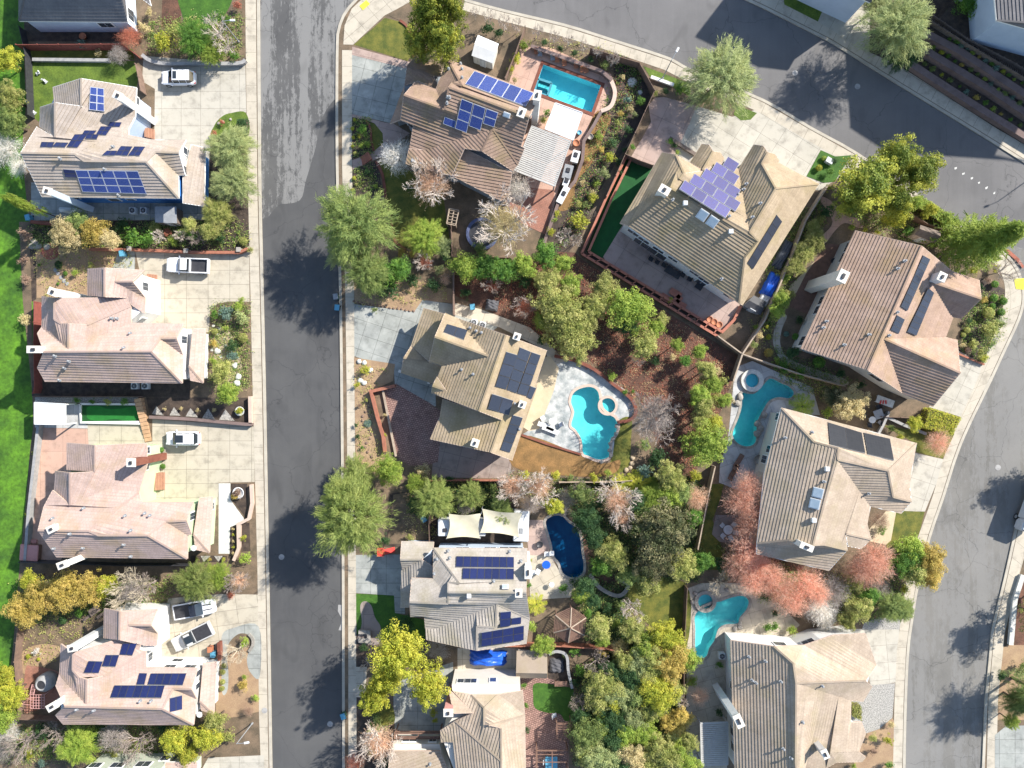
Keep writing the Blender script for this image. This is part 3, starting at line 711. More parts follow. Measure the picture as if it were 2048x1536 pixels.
 ('driveway', 'drive_grey', 1, B4, '1130 860 1600 700 1600 1240 1142 1245 1130 1030', 0, 0),
 ('lawn', 'lawn_olive', 1, B4, '970 1100 1080 1010 1138 1100 1125 1190 1010 1190', 1, 0),
 ('planting_bed', 'mulch_dark', 0, B4, '836 980 960 980 1140 1245 1110 1560 836 1560', 0, 0),
 ('driveway', 'walk', 1, FULL, '915 1296 1035 1296 1040 1352 915 1350', 0, 0),
 ('yard', 'mulch_dark', 0, B3, '1100 870 2100 770 2100 1290 1050 1290', 0, 0),
 ('yard', 'dirt_brown', 1, B3, '1130 880 1250 860 1340 1000 1400 1100 1400 1260 1080 1270', 0, 0),
 ('patio', 'stamped', 1, FULL, '1056 1040 1092 1040 1110 1110 1108 1130 1060 1132 1055 1085', 0, 0),
 ('patio', 'tan_deck', 2, FULL, '1058 1110 1100 1112 1125 1152 1160 1165 1140 1195 1060 1200', 0, 30),
 ('patio', 'brick_patio', 1, FULL, '1158 1065 1190 1100 1192 1126 1168 1125', 0, 0),
 ('planting_bed', 'mulch_red', 2, C4, '660 0 800 -40 970 80 940 150 860 175 760 110', 1, 0),
 ('lawn', 'lawn_deep', 1, C4, '225 880 300 868 500 900 542 940 545 1120 480 1170 430 1110 330 1100 235 1060 222 960', 1, 0),
 ('patio', 'cobble', 0, C4, '110 820 440 820 500 900 545 1120 500 1180 500 1600 110 1600', 0, 20),
 ('yard', 'mulch_dark', 1, C4, '335 600 500 640 530 880 420 850 340 830', 0, 0),
 ('yard', 'lawn_olive', 1, FULL, '1250 1170 1370 1165 1374 1290 1330 1265 1288 1240', 1, 0),
 ('patio', 'tan_deck', 0, FULL, '1376 1176 1405 1166 1512 1166 1545 1195 1600 1250 1560 1285 1460 1290 1450 1700 1368 1700', 0, 15),
 ('patio', 'grey_deck', 0, FULL, '1470 735 1505 722 1550 742 1625 775 1640 830 1560 830 1520 960 1500 990 1438 965 1440 930 1456 880 1464 800', 0, 20),
 ('lawn', 'lawn_olive', 0, FULL, '1420 968 1448 968 1440 1000 1425 1040 1440 1080 1450 1140 1400 1140 1395 1095 1415 1020', 0, 0),
 ('patio', 'drive_brown', 1, C3, '1660 1040 1980 1040 1980 1290 1690 1250 1630 1190', 0, 20),
 ('deck', 'wood_deck', 2, D2, '500 420 660 440 640 520 420 1000 370 990 200 920 330 660', 0, 0),
 ('patio', 'sand_deck', 1, D2, '400 560 515 420 500 450 420 650 330 760 190 850 200 760', 0, 0),
 ('path', 'pink_patio', 1, D2, '430 60 520 80 640 200 780 230 760 300 640 260 560 320 480 420 440 380 540 250', 1, 0),
 ('path', 'walk', 1, D2, '150 980 115 1020 70 1160 100 1290 200 1390 400 1480 640 1536 640 1490 430 1420 200 1330 130 1220 140 1100 180 1000', 1, 0),
 ('planting_bed', 'mulch_dark', 0, D2, '1560 1010 1700 690 1930 800 1930 1060 1735 1372 1520 1290', 0, 0),
 ('driveway', 'drive_white', 0, D2, '1480 1240 1740 1375 1800 1500 1560 1790 1300 1710 1400 1500', 0, -25),
 ('driveway', 'drive_white', 0, D3, '1140 540 1412 600 1420 640 1268 1012 1050 1010', 0, -18),
 ('lawn', 'lawn_olive', 1, D3, '935 330 1200 480 1200 545 1408 598 1500 400 1400 340 1200 380', 0, 0),
 ('lawn', 'lawn_olive', 1, D3, '1030 1005 1266 1014 1222 1190 960 1310 1000 1130', 0, 0),
 ('path', 'sand_deck', 2, D3, '800 1180 960 1010 1042 1010 1000 1240 960 1275 800 1240', 0, 0),
 ('driveway', 'drive_white', 0, D4, '660 440 1066 444 1034 862 840 900 760 500', 0, 5),
 ('gravel_bed', 'gravel_white', 1, D4, '700 900 862 882 1032 868 1012 1140 905 1230 800 1265 650 1180', 0, 0),
 ('gravel_bed', 'gravel_white', 1, D4, '770 445 790 390 900 350 1082 365 1066 445', 0, 0),
 ('planting_bed', 'dirt_tan', 0, D4, '780 1262 905 1232 1012 1142 1030 1180 1050 1450 1090 1700 650 1700', 0, 0),
 ('planting_bed', 'lawn_deep', 3, D1, '448 1182 560 1232 690 1222 620 1330 560 1430 470 1440 335 1388', 0, 0),
 # beyond the upper street
 ('lawn', 'lawn', 1, D1, '150 -60 560 -100 425 170 160 35', 0, 0),
 ('driveway', 'drive_white', 1, D1, '520 -60 900 -60 840 420 790 400 425 170', 0, -30),
 ('yard', 'mulch_dark', 1, D1, '840 -60 1900 -60 2300 300 2300 1280 1830 1010 1070 520 830 410', 0, 0),
 # right block
 ('planting_bed', 'mulch_red', 1, FULL, '2040 1150 2100 1150 2100 1290 2028 1290', 0, 0),
 ('driveway', 'drive_grey', 1, FULL, '1990 1470 2012 1452 2120 1448 2120 1700 1990 1700', 0, 0),
 ('yard', 'dirt_tan', 0, FULL, '2000 1300 2030 1280 2120 1285 2120 1440 1995 1440', 0, 0),
]
for i, (nm, mt, lv, tl, s_, cv, rt) in enumerate(PATCH):
    pl = pts(s_, tl)
    if cv: pl = smooth(pl, 5)
    sheet(nm, M[mt], pl, GZ + 0.006 + 0.012 * lv + 0.0001 * i, R(rt))
# white gravel triangles in the rose bed and the small bed
for s_ in ('1195 245 1232 182 1290 255', '1335 255 1370 190 1422 258', '1462 262 1500 198 1562 272', '1590 280 1640 202 1695 288', '1725 290 1775 208 1848 298', '1580 1362 1660 1362 1605 1408', '1685 1362 1755 1362 1720 1408'):
    sheet('gravel_bed', M['gravel_white'], pts(s_, A3), GZ + 0.06)
# speckles and repairs on the road
for s_, m_ in (('701 245 738 265 735 450 697 450 715 370 692 300', 'patch_grey'),):
    sheet('road_patch', M[m_], pts('695 250 738 252 740 455 697 450 716 400 718 350 692 300', B4), 0.012)
sheet('curb_ramp', M['paint_yellow'], pts('1970 700 2048 695 2048 785 1985 780', D2), GZ + 0.05)
sheet('curb_ramp', M['brick'], pts('1830 455 1900 480 1990 560 2040 620 2048 600 2010 540 1930 470 1850 435', D2), GZ + 0.045)
for k, s_ in enumerate(('1500 1320 1520 1315 1518 1330 1502 1336', '1560 1365 1582 1358 1580 1372 1562 1378', '1628 1400 1648 1394 1645 1408 1630 1414', '1685 1436 1702 1430 1700 1444 1688 1448', '1742 1478 1765 1466 1760 1484 1746 1492', '1805 1520 1822 1508 1820 1526 1808 1530')):
    sheet('road_marking', M['paint_white'], pts(s_, D1), 0.016)

# ---------------- pools ----------------
def pool(key, label, wallm, waterm, copm, depth, drop=0.16, cop=0.42, spa=False, raise_=0.0):
    w = HOLES[key]; n = len(w)
    cx = sum(p[0] for p in w) / n; cy = sum(p[1] for p in w) / n
    t = thing('hot_tub' if spa else 'swimming_pool', label, 'hot tub' if spa else 'pool', (cx, cy, GZ))
    b = MB(); bot = []
    top = [b.bm.verts.new((x - cx, y - cy, 0.02)) for x, y in w]
    lo = [b.bm.verts.new((x - cx, y - cy, -depth)) for x, y in w]
    for i in range(n): b.bm.faces.new((top[i], top[(i + 1) % n], lo[(i + 1) % n], lo[i]))
    b.bm.faces.new(lo)
    b.build('basin', wallm, t)
    if spa:
        b = MB()
        r = min(math.hypot(x - cx, y - cy) for x, y in w)
        b.lathe((0, 0, -depth + 0.02), [(r * 0.97, 0), (r * 0.97, depth - 0.5), (r * 0.6, depth - 0.5)], 28); b.build('bench', wallm, t)
    me = bpy.data.meshes.new('water'); me.from_pydata([(x - cx, y - cy, -drop) for x, y in w], [], [tuple(range(n))]); me.update()
    if me.polygons[0].normal.z < 0: me.flip_normals()
    wt = obj('water', me, t, waterm)
    # coping ring
    a = sum(w[i - 1][0] * w[i][1] - w[i][0] * w[i - 1][1] for i in range(n))
    ring = []
    for i in range(n):
        p, q, r_ = Vector(w[i - 1]), Vector(w[i]), Vector(w[(i + 1) % n])
        d = (q - p).normalized() + (r_ - q).normalized(); d.normalize()
        nrm = Vector((d.y, -d.x)) * cop / max(0.6, abs(d.dot((q - p).normalized())))
        ring.append((w[i][0] + nrm.x, w[i][1] + nrm.y))
    b = MB(); zz = 0.075 + raise_
    def rv(l, z, s=1.0): return [b.bm.verts.new((x - cx, y - cy, z)) for x, y in l]
    i1, o1, o0, i0 = rv(w, zz), rv(ring, zz), rv(ring, -0.02), rv(w, -0.05)
    for i in range(n):
        j = (i + 1) % n
        b.bm.faces.new((i1[i], i1[j], o1[j], o1[i])); b.bm.faces.new((o1[i], o1[j], o0[j], o0[i])); b.bm.faces.new((i0[i], i0[j], i1[j], i1[i]))
    b.build('coping', copm, t)
    return t
POOLT = {}
POOLT['rect'] = pool('rect', 'rectangular turquoise swimming pool with brick coping and a square spa corner', M['pool_plaster_mid'], M['water_clear'], M['brick'], 1.5)
POOLT['kidney'] = pool('kidney', 'free-form bright turquoise pool with tan stone rim on marbled grey deck', M['pool_plaster'], M['water_clear'], M['trim_tan'], 1.3, cop=0.36)
POOLT['spa2'] = pool('spa2', 'round hot tub with tan rim joined to the bright turquoise pool', M['pool_plaster'], M['water_clear'], M['trim_tan'], 0.9, spa=True, drop=0.05, raise_=0.15, cop=0.32)
POOLT['blue'] = pool('blue', 'long deep blue free-form pool beside the two shade sails', M['pool_plaster_blue'], M['water_deep'], M['stone'], 1.6, cop=0.35)
POOLT['teal'] = pool('teal', 'winding teal pool with boulders beside the grey concrete deck', M['pool_plaster_teal'], M['water_clear'], M['stone'], 1.5, cop=0.35)
POOLT['spa4'] = pool('spa4', 'raised round spa with pale stone rim at the top of the teal pool', M['pool_plaster_mid'], M['water_clear'], M['rock_slab'], 0.9, spa=True, drop=0.05, raise_=0.35, cop=0.6)
POOLT['corner'] = pool('corner', 'bent turquoise pool on tan stone deck next to coral shrubs', M['pool_plaster'], M['water_clear'], M['stone'], 1.3, cop=0.35)
POOLT['spa5'] = pool('spa5', 'round spa with stone rim beside the bent turquoise pool', M['pool_plaster'], M['water_clear'], M['stone'], 0.9, spa=True, drop=0.05, raise_=0.2, cop=0.5)
# square spa and steps inside the rectangular pool
o = POOLT['rect'].location
b = MB()
q = [C1.p(*a, GZ) for a in ((262, 620), (368, 655), (335, 757), (230, 716))]
for a, c in zip(q, q[1:] + q[:1]): b.beam(a - o + Vector((0, 0, -0.5)), c - o + Vector((0, 0, -0.5)), 0.3, 1.1)
b.build('spa_wall', M['pool_plaster_blue'], POOLT['rect'])
b = MB()
q = [C1.p(*a, GZ - 0.5) for a in ((372, 668), (405, 680), (372, 770), (340, 758))]
b.prism([((p_ - o).x, (p_ - o).y) for p_ in q], -1.45, -0.35); b.build('step', M['pool_plaster'], POOLT['rect'])
# ---------------- houses ----------------
class House:
    def __init__(s, label, tile, V, roofm, wallm, trimm, course=0.39, steep=1.15):
        s.t, s.roofm, s.wallm, s.trimm = tile, roofm, wallm, trimm
        s.V = {}
        for row in V.replace('\n', ';').split(';'):
            a = row.split()
            for i in range(0, len(a) - 3, 4): z_ = float(a[i + 3]); s.V[a[i]] = (float(a[i + 1]), float(a[i + 2]), z_ if z_ <= 5.45 else 5.45 + (z_ - 5.45) * steep)
        ps = [tile.p(x, y, z) for x, y, z in s.V.values()]
        c = sum(ps, Vector()) / len(ps)
        s.o = Vector((c.x, c.y, GZ))
        s.e = thing('house', label, 'house', s.o)
        s.faces = {}; s.segs = []; s.course = course
    def w(s, n): return s.t.p(*s.V[n]) - s.o
    def q(s, x, y, z): return s.t.p(x, y, z) - s.o
    def plane(s, names):
        p = [s.w(n) for n in names]
        c = sum(p, Vector()) / len(p); n = Vector()
        for i in range(len(p)):
            a, b = p[i - 1], p[i]
            n += Vector(((a.y - b.y) * (a.z + b.z), (a.z - b.z) * (a.x + b.x), (a.x - b.x) * (a.y + b.y)))
        n.normalize()
        if n.z < 0: n = -n
        return c, n, p
    def relax(s, fs):
        """slide each corner along its line of sight until the faces are nearly flat; eaves move least"""
        z0 = {k: v[2] for k, v in s.V.items()}; z = dict(z0)
        def xy(k): p = s.t.p(s.V[k][0], s.V[k][1], z[k]); return p.x, p.y
        lo = min(z0.values())
        hi = max(z0.values()); wt = {k: (1.0 if z0[k] < 5.6 else 3.0 if z0[k] > hi - 0.12 else 0.5 if z0[k] > hi - .5 else 0.25) for k in z0}
        for it in range(260):
            acc = {k: [wt[k] * z0[k], wt[k]] for k in z0}
            for f in fs:
                A_ = np.array([[*xy(k), 1.0] for k in f]); b_ = np.array([z[k] for k in f])
                sol = np.linalg.lstsq(A_, b_, rcond=None)[0]
                for k, r_ in zip(f, A_ @ sol):
                    acc[k][0] += r_ * (1.0 if len(f) > 3 else .2); acc[k][1] += (1.0 if len(f) > 3 else .2)
            for k in z: z[k] = acc[k][0] / acc[k][1]

        for k in z: s.V[k] = (s.V[k][0], s.V[k][1], max(min(z[k], z0[k] + 1.6), z0[k] - 1.6))
    def roof(s, spec):
        """each face is cut into courses whose lower edge stands proud, as overlapping tiles do"""
        s.relax([f.split() for f in spec.split(';') if f.split()])
        out = bmesh.new(); uvl = out.loops.layers.uv.new('UVMap')
        edges = {}
        step = 0.072
        for f in spec.split(';'):
            names = f.split()
            if not names: continue
            c, n, p = s.plane(names)
            s.faces[''.join(names[:3])] = (c, n); s.faces.setdefault(names[0], (c, n))
            s.lastf = (c, n)
            hn = Vector((n.x, n.y, 0))
            if hn.length < 0.02: hn = Vector((0, -1, 0)); n = (n + hn * 0.05).normalized()
            hn.normalize()
            ud = Vector((-hn.y, hn.x, 0)); vd = n.cross(ud); vd.normalize()
            if vd.z < 0: vd = -vd; ud = -ud
            for a, b_ in zip(names, names[1:] + names[:1]):
                k = tuple(sorted((a, b_))); edges.setdefault(k, []).append((a, b_, n))
            bm = bmesh.new()
            try: bm.faces.new([bm.verts.new(v) for v in p])
            except ValueError: continue
            vs = [v.dot(vd) for v in p]; v0, v1 = min(vs), max(vs)
            k = 1
            while v0 + k * s.course < v1:
                bmesh.ops.bisect_plane(bm, geom=bm.verts[:] + bm.edges[:] + bm.faces[:], plane_co=vd * (v0 + k * s.course), plane_no=vd, dist=0.0005)
                k += 1
            for fc in bm.faces:
                cv = fc.calc_center_median().dot(vd)
                kk = math.floor((cv - v0) / s.course); lo = v0 + kk * s.course
                flip = fc.normal.dot(n) < 0
                vv = [v.co.copy() for v in fc.verts]
                if flip: vv.reverse()
                tops = []
                for v in vv:
                    t_ = min(max(1.0 - (v.dot(vd) - lo) / s.course, 0.0), 1.0)
                    tops.append(out.verts.new(v + n * (step * t_)))
                nf = out.faces.new(tops)
                for l, v in zip(nf.loops, vv): l[uvl].uv = (v.dot(ud), v.dot(vd))
                m = len(vv)
                for i in range(m):
                    a, b_ = vv[i], vv[(i + 1) % m]
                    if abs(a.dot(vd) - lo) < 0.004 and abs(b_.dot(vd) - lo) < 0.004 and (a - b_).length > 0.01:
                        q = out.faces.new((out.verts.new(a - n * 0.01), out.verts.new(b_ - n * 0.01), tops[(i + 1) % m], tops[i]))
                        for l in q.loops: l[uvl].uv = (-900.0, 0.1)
            bm.free()
        me = bpy.data.meshes.new('roof'); out.to_mesh(me); out.free()
        s.roofo = obj('roof', me, s.e, s.roofm)
        s.bvh = BVHTree.FromPolygons([v.co.copy() for v in me.vertices], [tuple(p_.vertices) for p_ in me.polygons])
        # fascia along free edges, ridge caps along shared ridges
        fb = MB()
        for k, l in edges.items():
            a, b_ = s.w(k[0]), s.w(k[1])
            if (a - b_).length < 0.05: continue
            if len(l) == 1:
                fb.beam(a + Vector((0, 0, -0.07)), b_ + Vector((0, 0, -0.07)), 0.06, 0.2)
            elif len(l) == 2:
                n1, n2 = l[0][2], l[1][2]
                mid = (a + b_) / 2
                # convex edges only
                c1 = s.plane_c(spec, k, 0); 
                if c1 is not None and c1 > 0.02: rc = MB(); rc.beam(a + Vector((0, 0, 0.06)), b_ + Vector((0, 0, 0.06)), 0.22, 0.07); rc.build('ridge_cap', s.roofm, s.roofo)
        fb.build('fascia', s.trimm, s.roofo)
        s.fs = [f.split() for f in spec.split(';') if f.split()]
        return s
    def plane_c(s, spec, k, _):
        fs = [f.split() for f in spec.split(';')]
        own = [f for f in fs if k[0] in f and k[1] in f]
        if len(own) < 2: return None
        m = (s.w(k[0]) + s.w(k[1])) / 2
        r = 0
        for f in own[:2]:
            c, n, p = s.plane(f)
            r += (m - c).z + ((m - c).x * n.x + (m - c).y * n.y) * 0
        c1, n1, _p = s.plane(own[0]); c2, n2, _p = s.plane(own[1])
        d = (c2 - c1); return (n2 - n1).dot(d) / max(d.length, 0.1)
    def walls(s, *specs, inset=0.42, m=None):
        """each: 'ztop x y x y ...' the eave outline in tile pixels at that height"""
        b = MB()
        for sp in specs:
            a = [float(t) for t in sp.split()]
            z = a[0]; pl = [s.q(a[i], a[i + 1], z) for i in range(1, len(a) - 1, 2)]
            pl = ccw([(p.x, p.y) for p in pl]); n = len(pl); ins = []
            for i in range(n):
                p, q, r_ = Vector(pl[i - 1]), Vector(pl[i]), Vector(pl[(i + 1) % n])
                d1, d2 = (q - p).normalized(), (r_ - q).normalized()
                n1, n2 = Vector((-d1.y, d1.x)), Vector((-d2.y, d2.x))
                bis = n1 + n2
                if bis.length < 0.2: bis = n1
                bis.normalize(); k = inset / max(0.4, bis.dot(n1))
                ins.append((q.x + bis.x * k, q.y + bis.y * k))
            b.prism(ins, -0.3, z - GZ - 0.12)
            for i in range(n): s.segs.append((Vector(ins[i]), Vector(ins[(i + 1) % n]), z))
        s.wallo = b.build('wall', m or s.wallm, s.e)
        return s
    def gables(s, spec, m=None):
        b = MB()
        for f in spec.split(';'):
            names = f.split()
            if len(names) < 3: continue
            p = [s.w(n) for n in names]
            c = Vector((s.faces_c().x, s.faces_c().y, 0))
            mid = sum(p, Vector()) / len(p); ax = (p[0] - p[-1]); ax.z = 0
            nrm = Vector((ax.y, -ax.x, 0)).normalized()
            if nrm.dot(c - mid) < 0: nrm = -nrm
            p = [q + nrm * 0.35 + Vector((0, 0, -0.16)) for q in p]
            lo = [q.copy() for q in (p[-1], p[0])]
            b.poly(p)
        b.build('gable_wall', m or s.wallm, s.e); return s
    def faces_c(s): return Vector((0, 0, 0))
    def on(s, x, y, face):
        """where the line of sight through a tile pixel meets the roof"""
        c, n, _ = s.plane(face.split())
        a = s.q(x, y, 20.0); b_ = s.q(x, y, 0.0)
        hit = s.bvh.ray_cast(a, (b_ - a).normalized(), 60.0)
        if hit[0] is not None: return hit[0], n
        d = b_ - a; t = (c - a).dot(n) / d.dot(n)
        return a + d * t, n
    def solar(s, face, m, *quads, lift=0.14, frame=None, common=False):
        """quad: 'nu nv x y x y x y x y' corners in tile pixels; every module is its own part"""
        if common:
            al = [s.on(float(a_[i]), float(a_[i + 1]), face)[0] for a_ in (q_.split() for q_ in quads) for i in (2, 4, 6, 8)]
            sol = np.linalg.lstsq(np.array([[p_.x, p_.y, 1] for p_ in al]), np.array([p_.z for p_ in al]), rcond=None)[0]
            cz = max(p_.z - (sol[0] * p_.x + sol[1] * p_.y + sol[2]) for p_ in al) + sol[2] + .1
        for qd in quads:
            a = [float(t) for t in qd.split()]
            nu, nv = int(a[0]), int(a[1])
            pr = [s.on(a[i], a[i + 1], face) for i in (2, 4, 6, 8)]
            g = [p_[0] for p_ in pr]; cc = sum(g, Vector()) / 4; n = (g[2] - g[0]).cross(g[3] - g[1]).normalized()
            if n.z < 0: n = -n
            g = [p_ - n * (p_ - cc).dot(n) for p_ in g]; up = 0.0
            for i in range(7):
                for j in range(7):
                    p_ = (g[0] * (1 - i / 6) + g[1] * (i / 6)) * (1 - j / 6) + (g[3] * (1 - i / 6) + g[2] * (i / 6)) * (j / 6)
                    hit = s.bvh.ray_cast(p_ + n * 2.0, -n, 4.0)
                    if hit[0] is not None: up = max(up, (hit[0] - p_).dot(n))
            c = [p_ + n * (min(up, .5) + .09) for p_ in g]
            if common:
                c = []
                for i in (2, 4, 6, 8):
                    A_ = s.q(a[i], a[i + 1], 0.0); D_ = s.q(a[i], a[i + 1], 20.0) - A_
                    t_ = (sol[0] * A_.x + sol[1] * A_.y + cz - A_.z) / (D_.z - sol[0] * D_.x - sol[1] * D_.y); c.append(A_ + D_ * t_)
                n = Vector((-sol[0], -sol[1], 1)).normalized()
            for i in range(nu):
                for j in range(nv):
                    def at(u, v): return (c[0] * (1 - u) + c[1] * u) * (1 - v) + (c[3] * (1 - u) + c[2] * u) * v
                    e = 0.012
                    qv = [at(i / nu + e / nu, j / nv + e / nv), at((i + 1 - e) / nu, j / nv + e / nv), at((i + 1 - e) / nu, (j + 1 - e) / nv), at(i / nu + e / nu, (j + 1 - e) / nv)]
                    bm = bmesh.new(); ul = bm.loops.layers.uv.new('UVMap')
                    tp = [bm.verts.new(v) for v in qv]; bt = [bm.verts.new(v - n * 0.05) for v in qv]
                    f = bm.faces.new(tp)
                    w_, h_ = (qv[1] - qv[0]).length, (qv[3] - qv[0]).length
                    for l, uv in zip(f.loops, ((0, 0), (w_, 0), (w_, h_), (0, h_))): l[ul].uv = uv
                    bm.faces.new(bt[::-1])
                    for k in range(4): bm.faces.new((bt[k], bt[(k + 1) % 4], tp[(k + 1) % 4], tp[k]))
                    bmesh.ops.recalc_face_normals(bm, faces=bm.faces)
                    r_ = bmesh.ops.inset_individual(bm, faces=[f], thickness=0.035, use_even_offset=True)
                    for g_ in r_['faces']: g_.material_index = 1
                    me = bpy.data.meshes.new('solar_panel'); bm.to_mesh(me); bm.free()
                    me.materials.append(m); me.materials.append(M['metal_white'] if m is M['solar_blue'] else M['metal_dark'] if m is not M['solar_violet'] else M['metal_grey'])
                    obj('solar_panel', me, s.e)
            # rails seen at the ends
            b = MB(); 
            for k, l in ((0, 1), (3, 2)):
                b.beam(c[k] - n * 0.09, c[l] - n * 0.09, 0.05, 0.06)
            b.build('panel_rail', frame or M['metal_grey'], s.e)
        return s
    def chimney(s, x, y, z, w=1.3, d=0.8, rz=0.0, m=None, zb=-0.2, cap=True):
        p = s.q(x, y, z); b = MB()
        ht = p.z - zb
        b.box(Vector((p.x, p.y, zb + ht / 2)), (w, d, ht), rz)
        ch = b.build('chimney', m or s.wallm, s.e)
        if cap:
            b = MB(); b.box(Vector((p.x, p.y, p.z + 0.06)), (w + 0.18, d + 0.18, 0.14), rz, bev=0.02); b.build('chimney_cap', M['wall_cream'], ch)
            b = MB(); b.box(Vector((p.x, p.y, p.z + 0.22)), (w * 0.3, d * 0.45, 0.2), rz); b.build('flue', M['metal_dark'], ch)
        return s
    def vents(s, face, spec, m=None):
        for g in spec.split(','):
            x, y = map(float, g.split())
            p, n = s.on(x, y, face); b = MB()
            b.cyl(p + Vector((0, 0, 0.22)), 0.07, 0.5, 8); b.cyl(p + Vector((0, 0, 0.5)), 0.16, 0.1, 8, 0.08); b.cyl(p + n * 0.08, 0.2, 0.06, 8)
            b.build('roof_vent', m or M['metal_grey'], s.e)
        return s
    def boxvents(s, face, spec, m=None):
        for g in spec.split(','):
            x, y = map(float, g.split())
            p, n = s.on(x, y, face); b = MB()
            b.box(p + Vector((0, 0, 0.2)), (0.55, 0.55, 0.5), bev=0.04); b.build('roof_vent', m or M['metal_white'], s.e)
        return s
    def skylight(s, face, spec, w=1.25, h=1.25):
        for g in spec.split(','):
            x, y = map(float, g.split())
            p, n = s.on(x, y, face)
            hn = Vector((n.x, n.y, 0)).normalized(); rz = math.atan2(hn.y, hn.x); tl = math.acos(n.z)
            b = MB(); b.box(p + n * 0.2, (h, w, 0.28), rz, ry=tl, bev=0.03); sk = b.build('skylight', M['metal_white'], s.e)
            b = MB(); b.box(p + n * 0.36, (h - 0.2, w - 0.2, 0.07), rz, ry=tl, bev=0.02); b.build('pane', M['sky_glass'], sk)
        return s
    def win(s, x, y, z, w=1.2, h=1.1, m=None):
        """a window whose centre is at tile pixel x y and height z, set on the nearest wall"""
        p = s.q(x, y, z); best = None
        for a, b_, zt in s.segs:
            if zt < z: continue
            d = b_ - a; L_ = d.length
            if L_ < 0.3: continue
            t = max(0.0, min(1.0, (Vector((p.x, p.y)) - a).dot(d) / (L_ * L_)))
            t = max(min(t, 1 - (w / 2 + 0.05) / L_), (w / 2 + 0.05) / L_) if L_ > w + 0.2 else 0.5
            c = a + d * t; dist = (c - Vector((p.x, p.y))).length
            if best is None or dist < best[0]: best = (dist, c, d.normalized())
        _, c, d = best; rz = math.atan2(d.y, d.x); nrm = Vector((d.y, -d.x, 0))
        cc = Vector((c.x, c.y, p.z))
        b = MB(); b.box(cc + nrm * 0.03, (w + 0.24, 0.12, h + 0.24), rz); wo = b.build('window', M['trim_white'], s.e)
        b = MB(); 
        b.box(cc + nrm * 0.085 + Vector((d.x, d.y, 0)) * w * 0.25, (w * 0.46, 0.06, h), rz); b.box(cc + nrm * 0.085 - Vector((d.x, d.y, 0)) * w * 0.25, (w * 0.46, 0.06, h), rz)
        b.build('pane', M['glass'], wo)
        return s
    def wins(s, spec, w=1.2, h=1.1):
        for g in spec.split(','):
            a = [float(t) for t in g.split()]; s.win(a[0], a[1], a[2], *(a[3:] or (w, h)))
        return s
    def dish(s, face, x, y):
        p, n = s.on(x, y, face); b = MB()
        b.bar(p, p + Vector((0, 0, 0.6)), 0.03); b.lathe(p + Vector((0, 0, 0.6)), [(0.05, 0), (0.25, 0.05), (0.38, 0.14)], 16)
        b.build('satellite_dish', M['metal_white'], s.e); return s
M['sky_glass'] = mat('sky_glass', (0.35, 0.42, 0.48), (0.28, 0.36, 0.42), 1.0, rough=0.1, spec=0.8, fine=0)

# 2: blue house -------------------------------------------------------------
h = House('blue house with pale roof, four groups of solar panels and two white chimneys', A1, '''
a 418 688 5.5 b 640 618 7.6 c 640 836 7.6 d 430 808 5.7 e 1075 690 5.5 f 1065 920 5.5 F 975 918 5.9
g 318 845 5.5 h 435 808 7.3 i 435 1082 7.4 j 312 995 5.5 k 290 1000 5.7 m 162 1205 8.0 n 590 1215 8.0
G 665 1270 7.7 H 1150 1275 7.7 I 1225 1200 7.1 J 1410 1205 7.0 K 1465 1105 5.5 L 1015 1098 5.5 M 1015 1012 5.7
O 1458 1378 5.5 N 1405 1380 5.6 Q 1408 1562 5.4 R 330 1550 5.5
S 1505 1140 4.0 T 1617 1163 3.0 U 1610 1626 3.0 W 1440 1400 4.0 X 1440 1600 3.6''', M['roof_tan'] if False else M['roof_pink'], M['wall_blue'], M['trim_white'])
RN2 = 'k i F f M n m'
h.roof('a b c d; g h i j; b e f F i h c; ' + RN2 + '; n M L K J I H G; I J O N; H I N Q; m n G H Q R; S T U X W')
h.walls('5.3 350 870 418 705 1055 700 1055 900 960 1060 400 1060', m=M['wall_pale_blue']); h.walls('5.3 1190 1120 1455 1114 1446 1380 1190 1380', m=M['wall_white']); h.walls('5.4 330 1090 1010 1080 1015 1130 1400 1180 1400 1545 340 1540 240 1400 230 1180', '2.9 1440 1170 1600 1175 1600 1610 1440 1600')
h.gables('a b e', M['wall_pale_blue']); h.gables('K J O', M['wall_white'])
h.solar('b e f F i h c', M['solar_blue'], '2 3 712 685 822 700 824 880 704 866')
h.solar(RN2, M['solar_navy'], '2 1 330 1122 432 1124 412 1165 318 1162', '2 1 445 1125 540 1128 512 1165 414 1160', '2 2 592 1062 692 1062 612 1166 530 1162', '2 1 670 1032 762 1034 738 1064 652 1060', '2 1 690 1062 782 1064 765 1100 672 1098', '2 2 796 998 885 1000 835 1068 760 1062', '2 1 870 965 960 967 945 1003 850 1000')
h.solar('n M L K J I H G', M['solar_navy'], '2 1 845 1190 925 1192 905 1228 808 1226', '2 2 955 1155 1045 1158 1005 1230 905 1225', '2 2 1062 1158 1145 1160 1100 1232 1010 1230')
h.solar('m n G H Q R', M['solar_blue'], '5 3 595 1338 1090 1345 1160 1525 655 1510')
h.solar('m n G H Q R', M['solar_navy'], '1 2 500 1332 592 1338 612 1398 518 1394')
h.chimney(932, 756, 8.65, 1.04, 0.80, R(-25), M['wall_white']); h.chimney(375, 1505, 9.05, 0.96, 0.72, R(-15), M['wall_pale_blue'])
h.vents('m n G H Q R', '480 1250,830 1335,940 1540'); h.vents('n M L K J I H G', '895 1160')
h.wins('880 1570 3.8 1.1 1.3,900 1610 2.0 1.3 1.2,1095 1570 3.8 1.1 1.3,1030 1607 2.2 1.0 0.5,560 1570 3.0 1.6 1.2')
h.wins('1100 780 4.0 0.9 1.2,1490 1170 4.4 0.8 1.1,1480 1350 4.4 1.0 1.2')
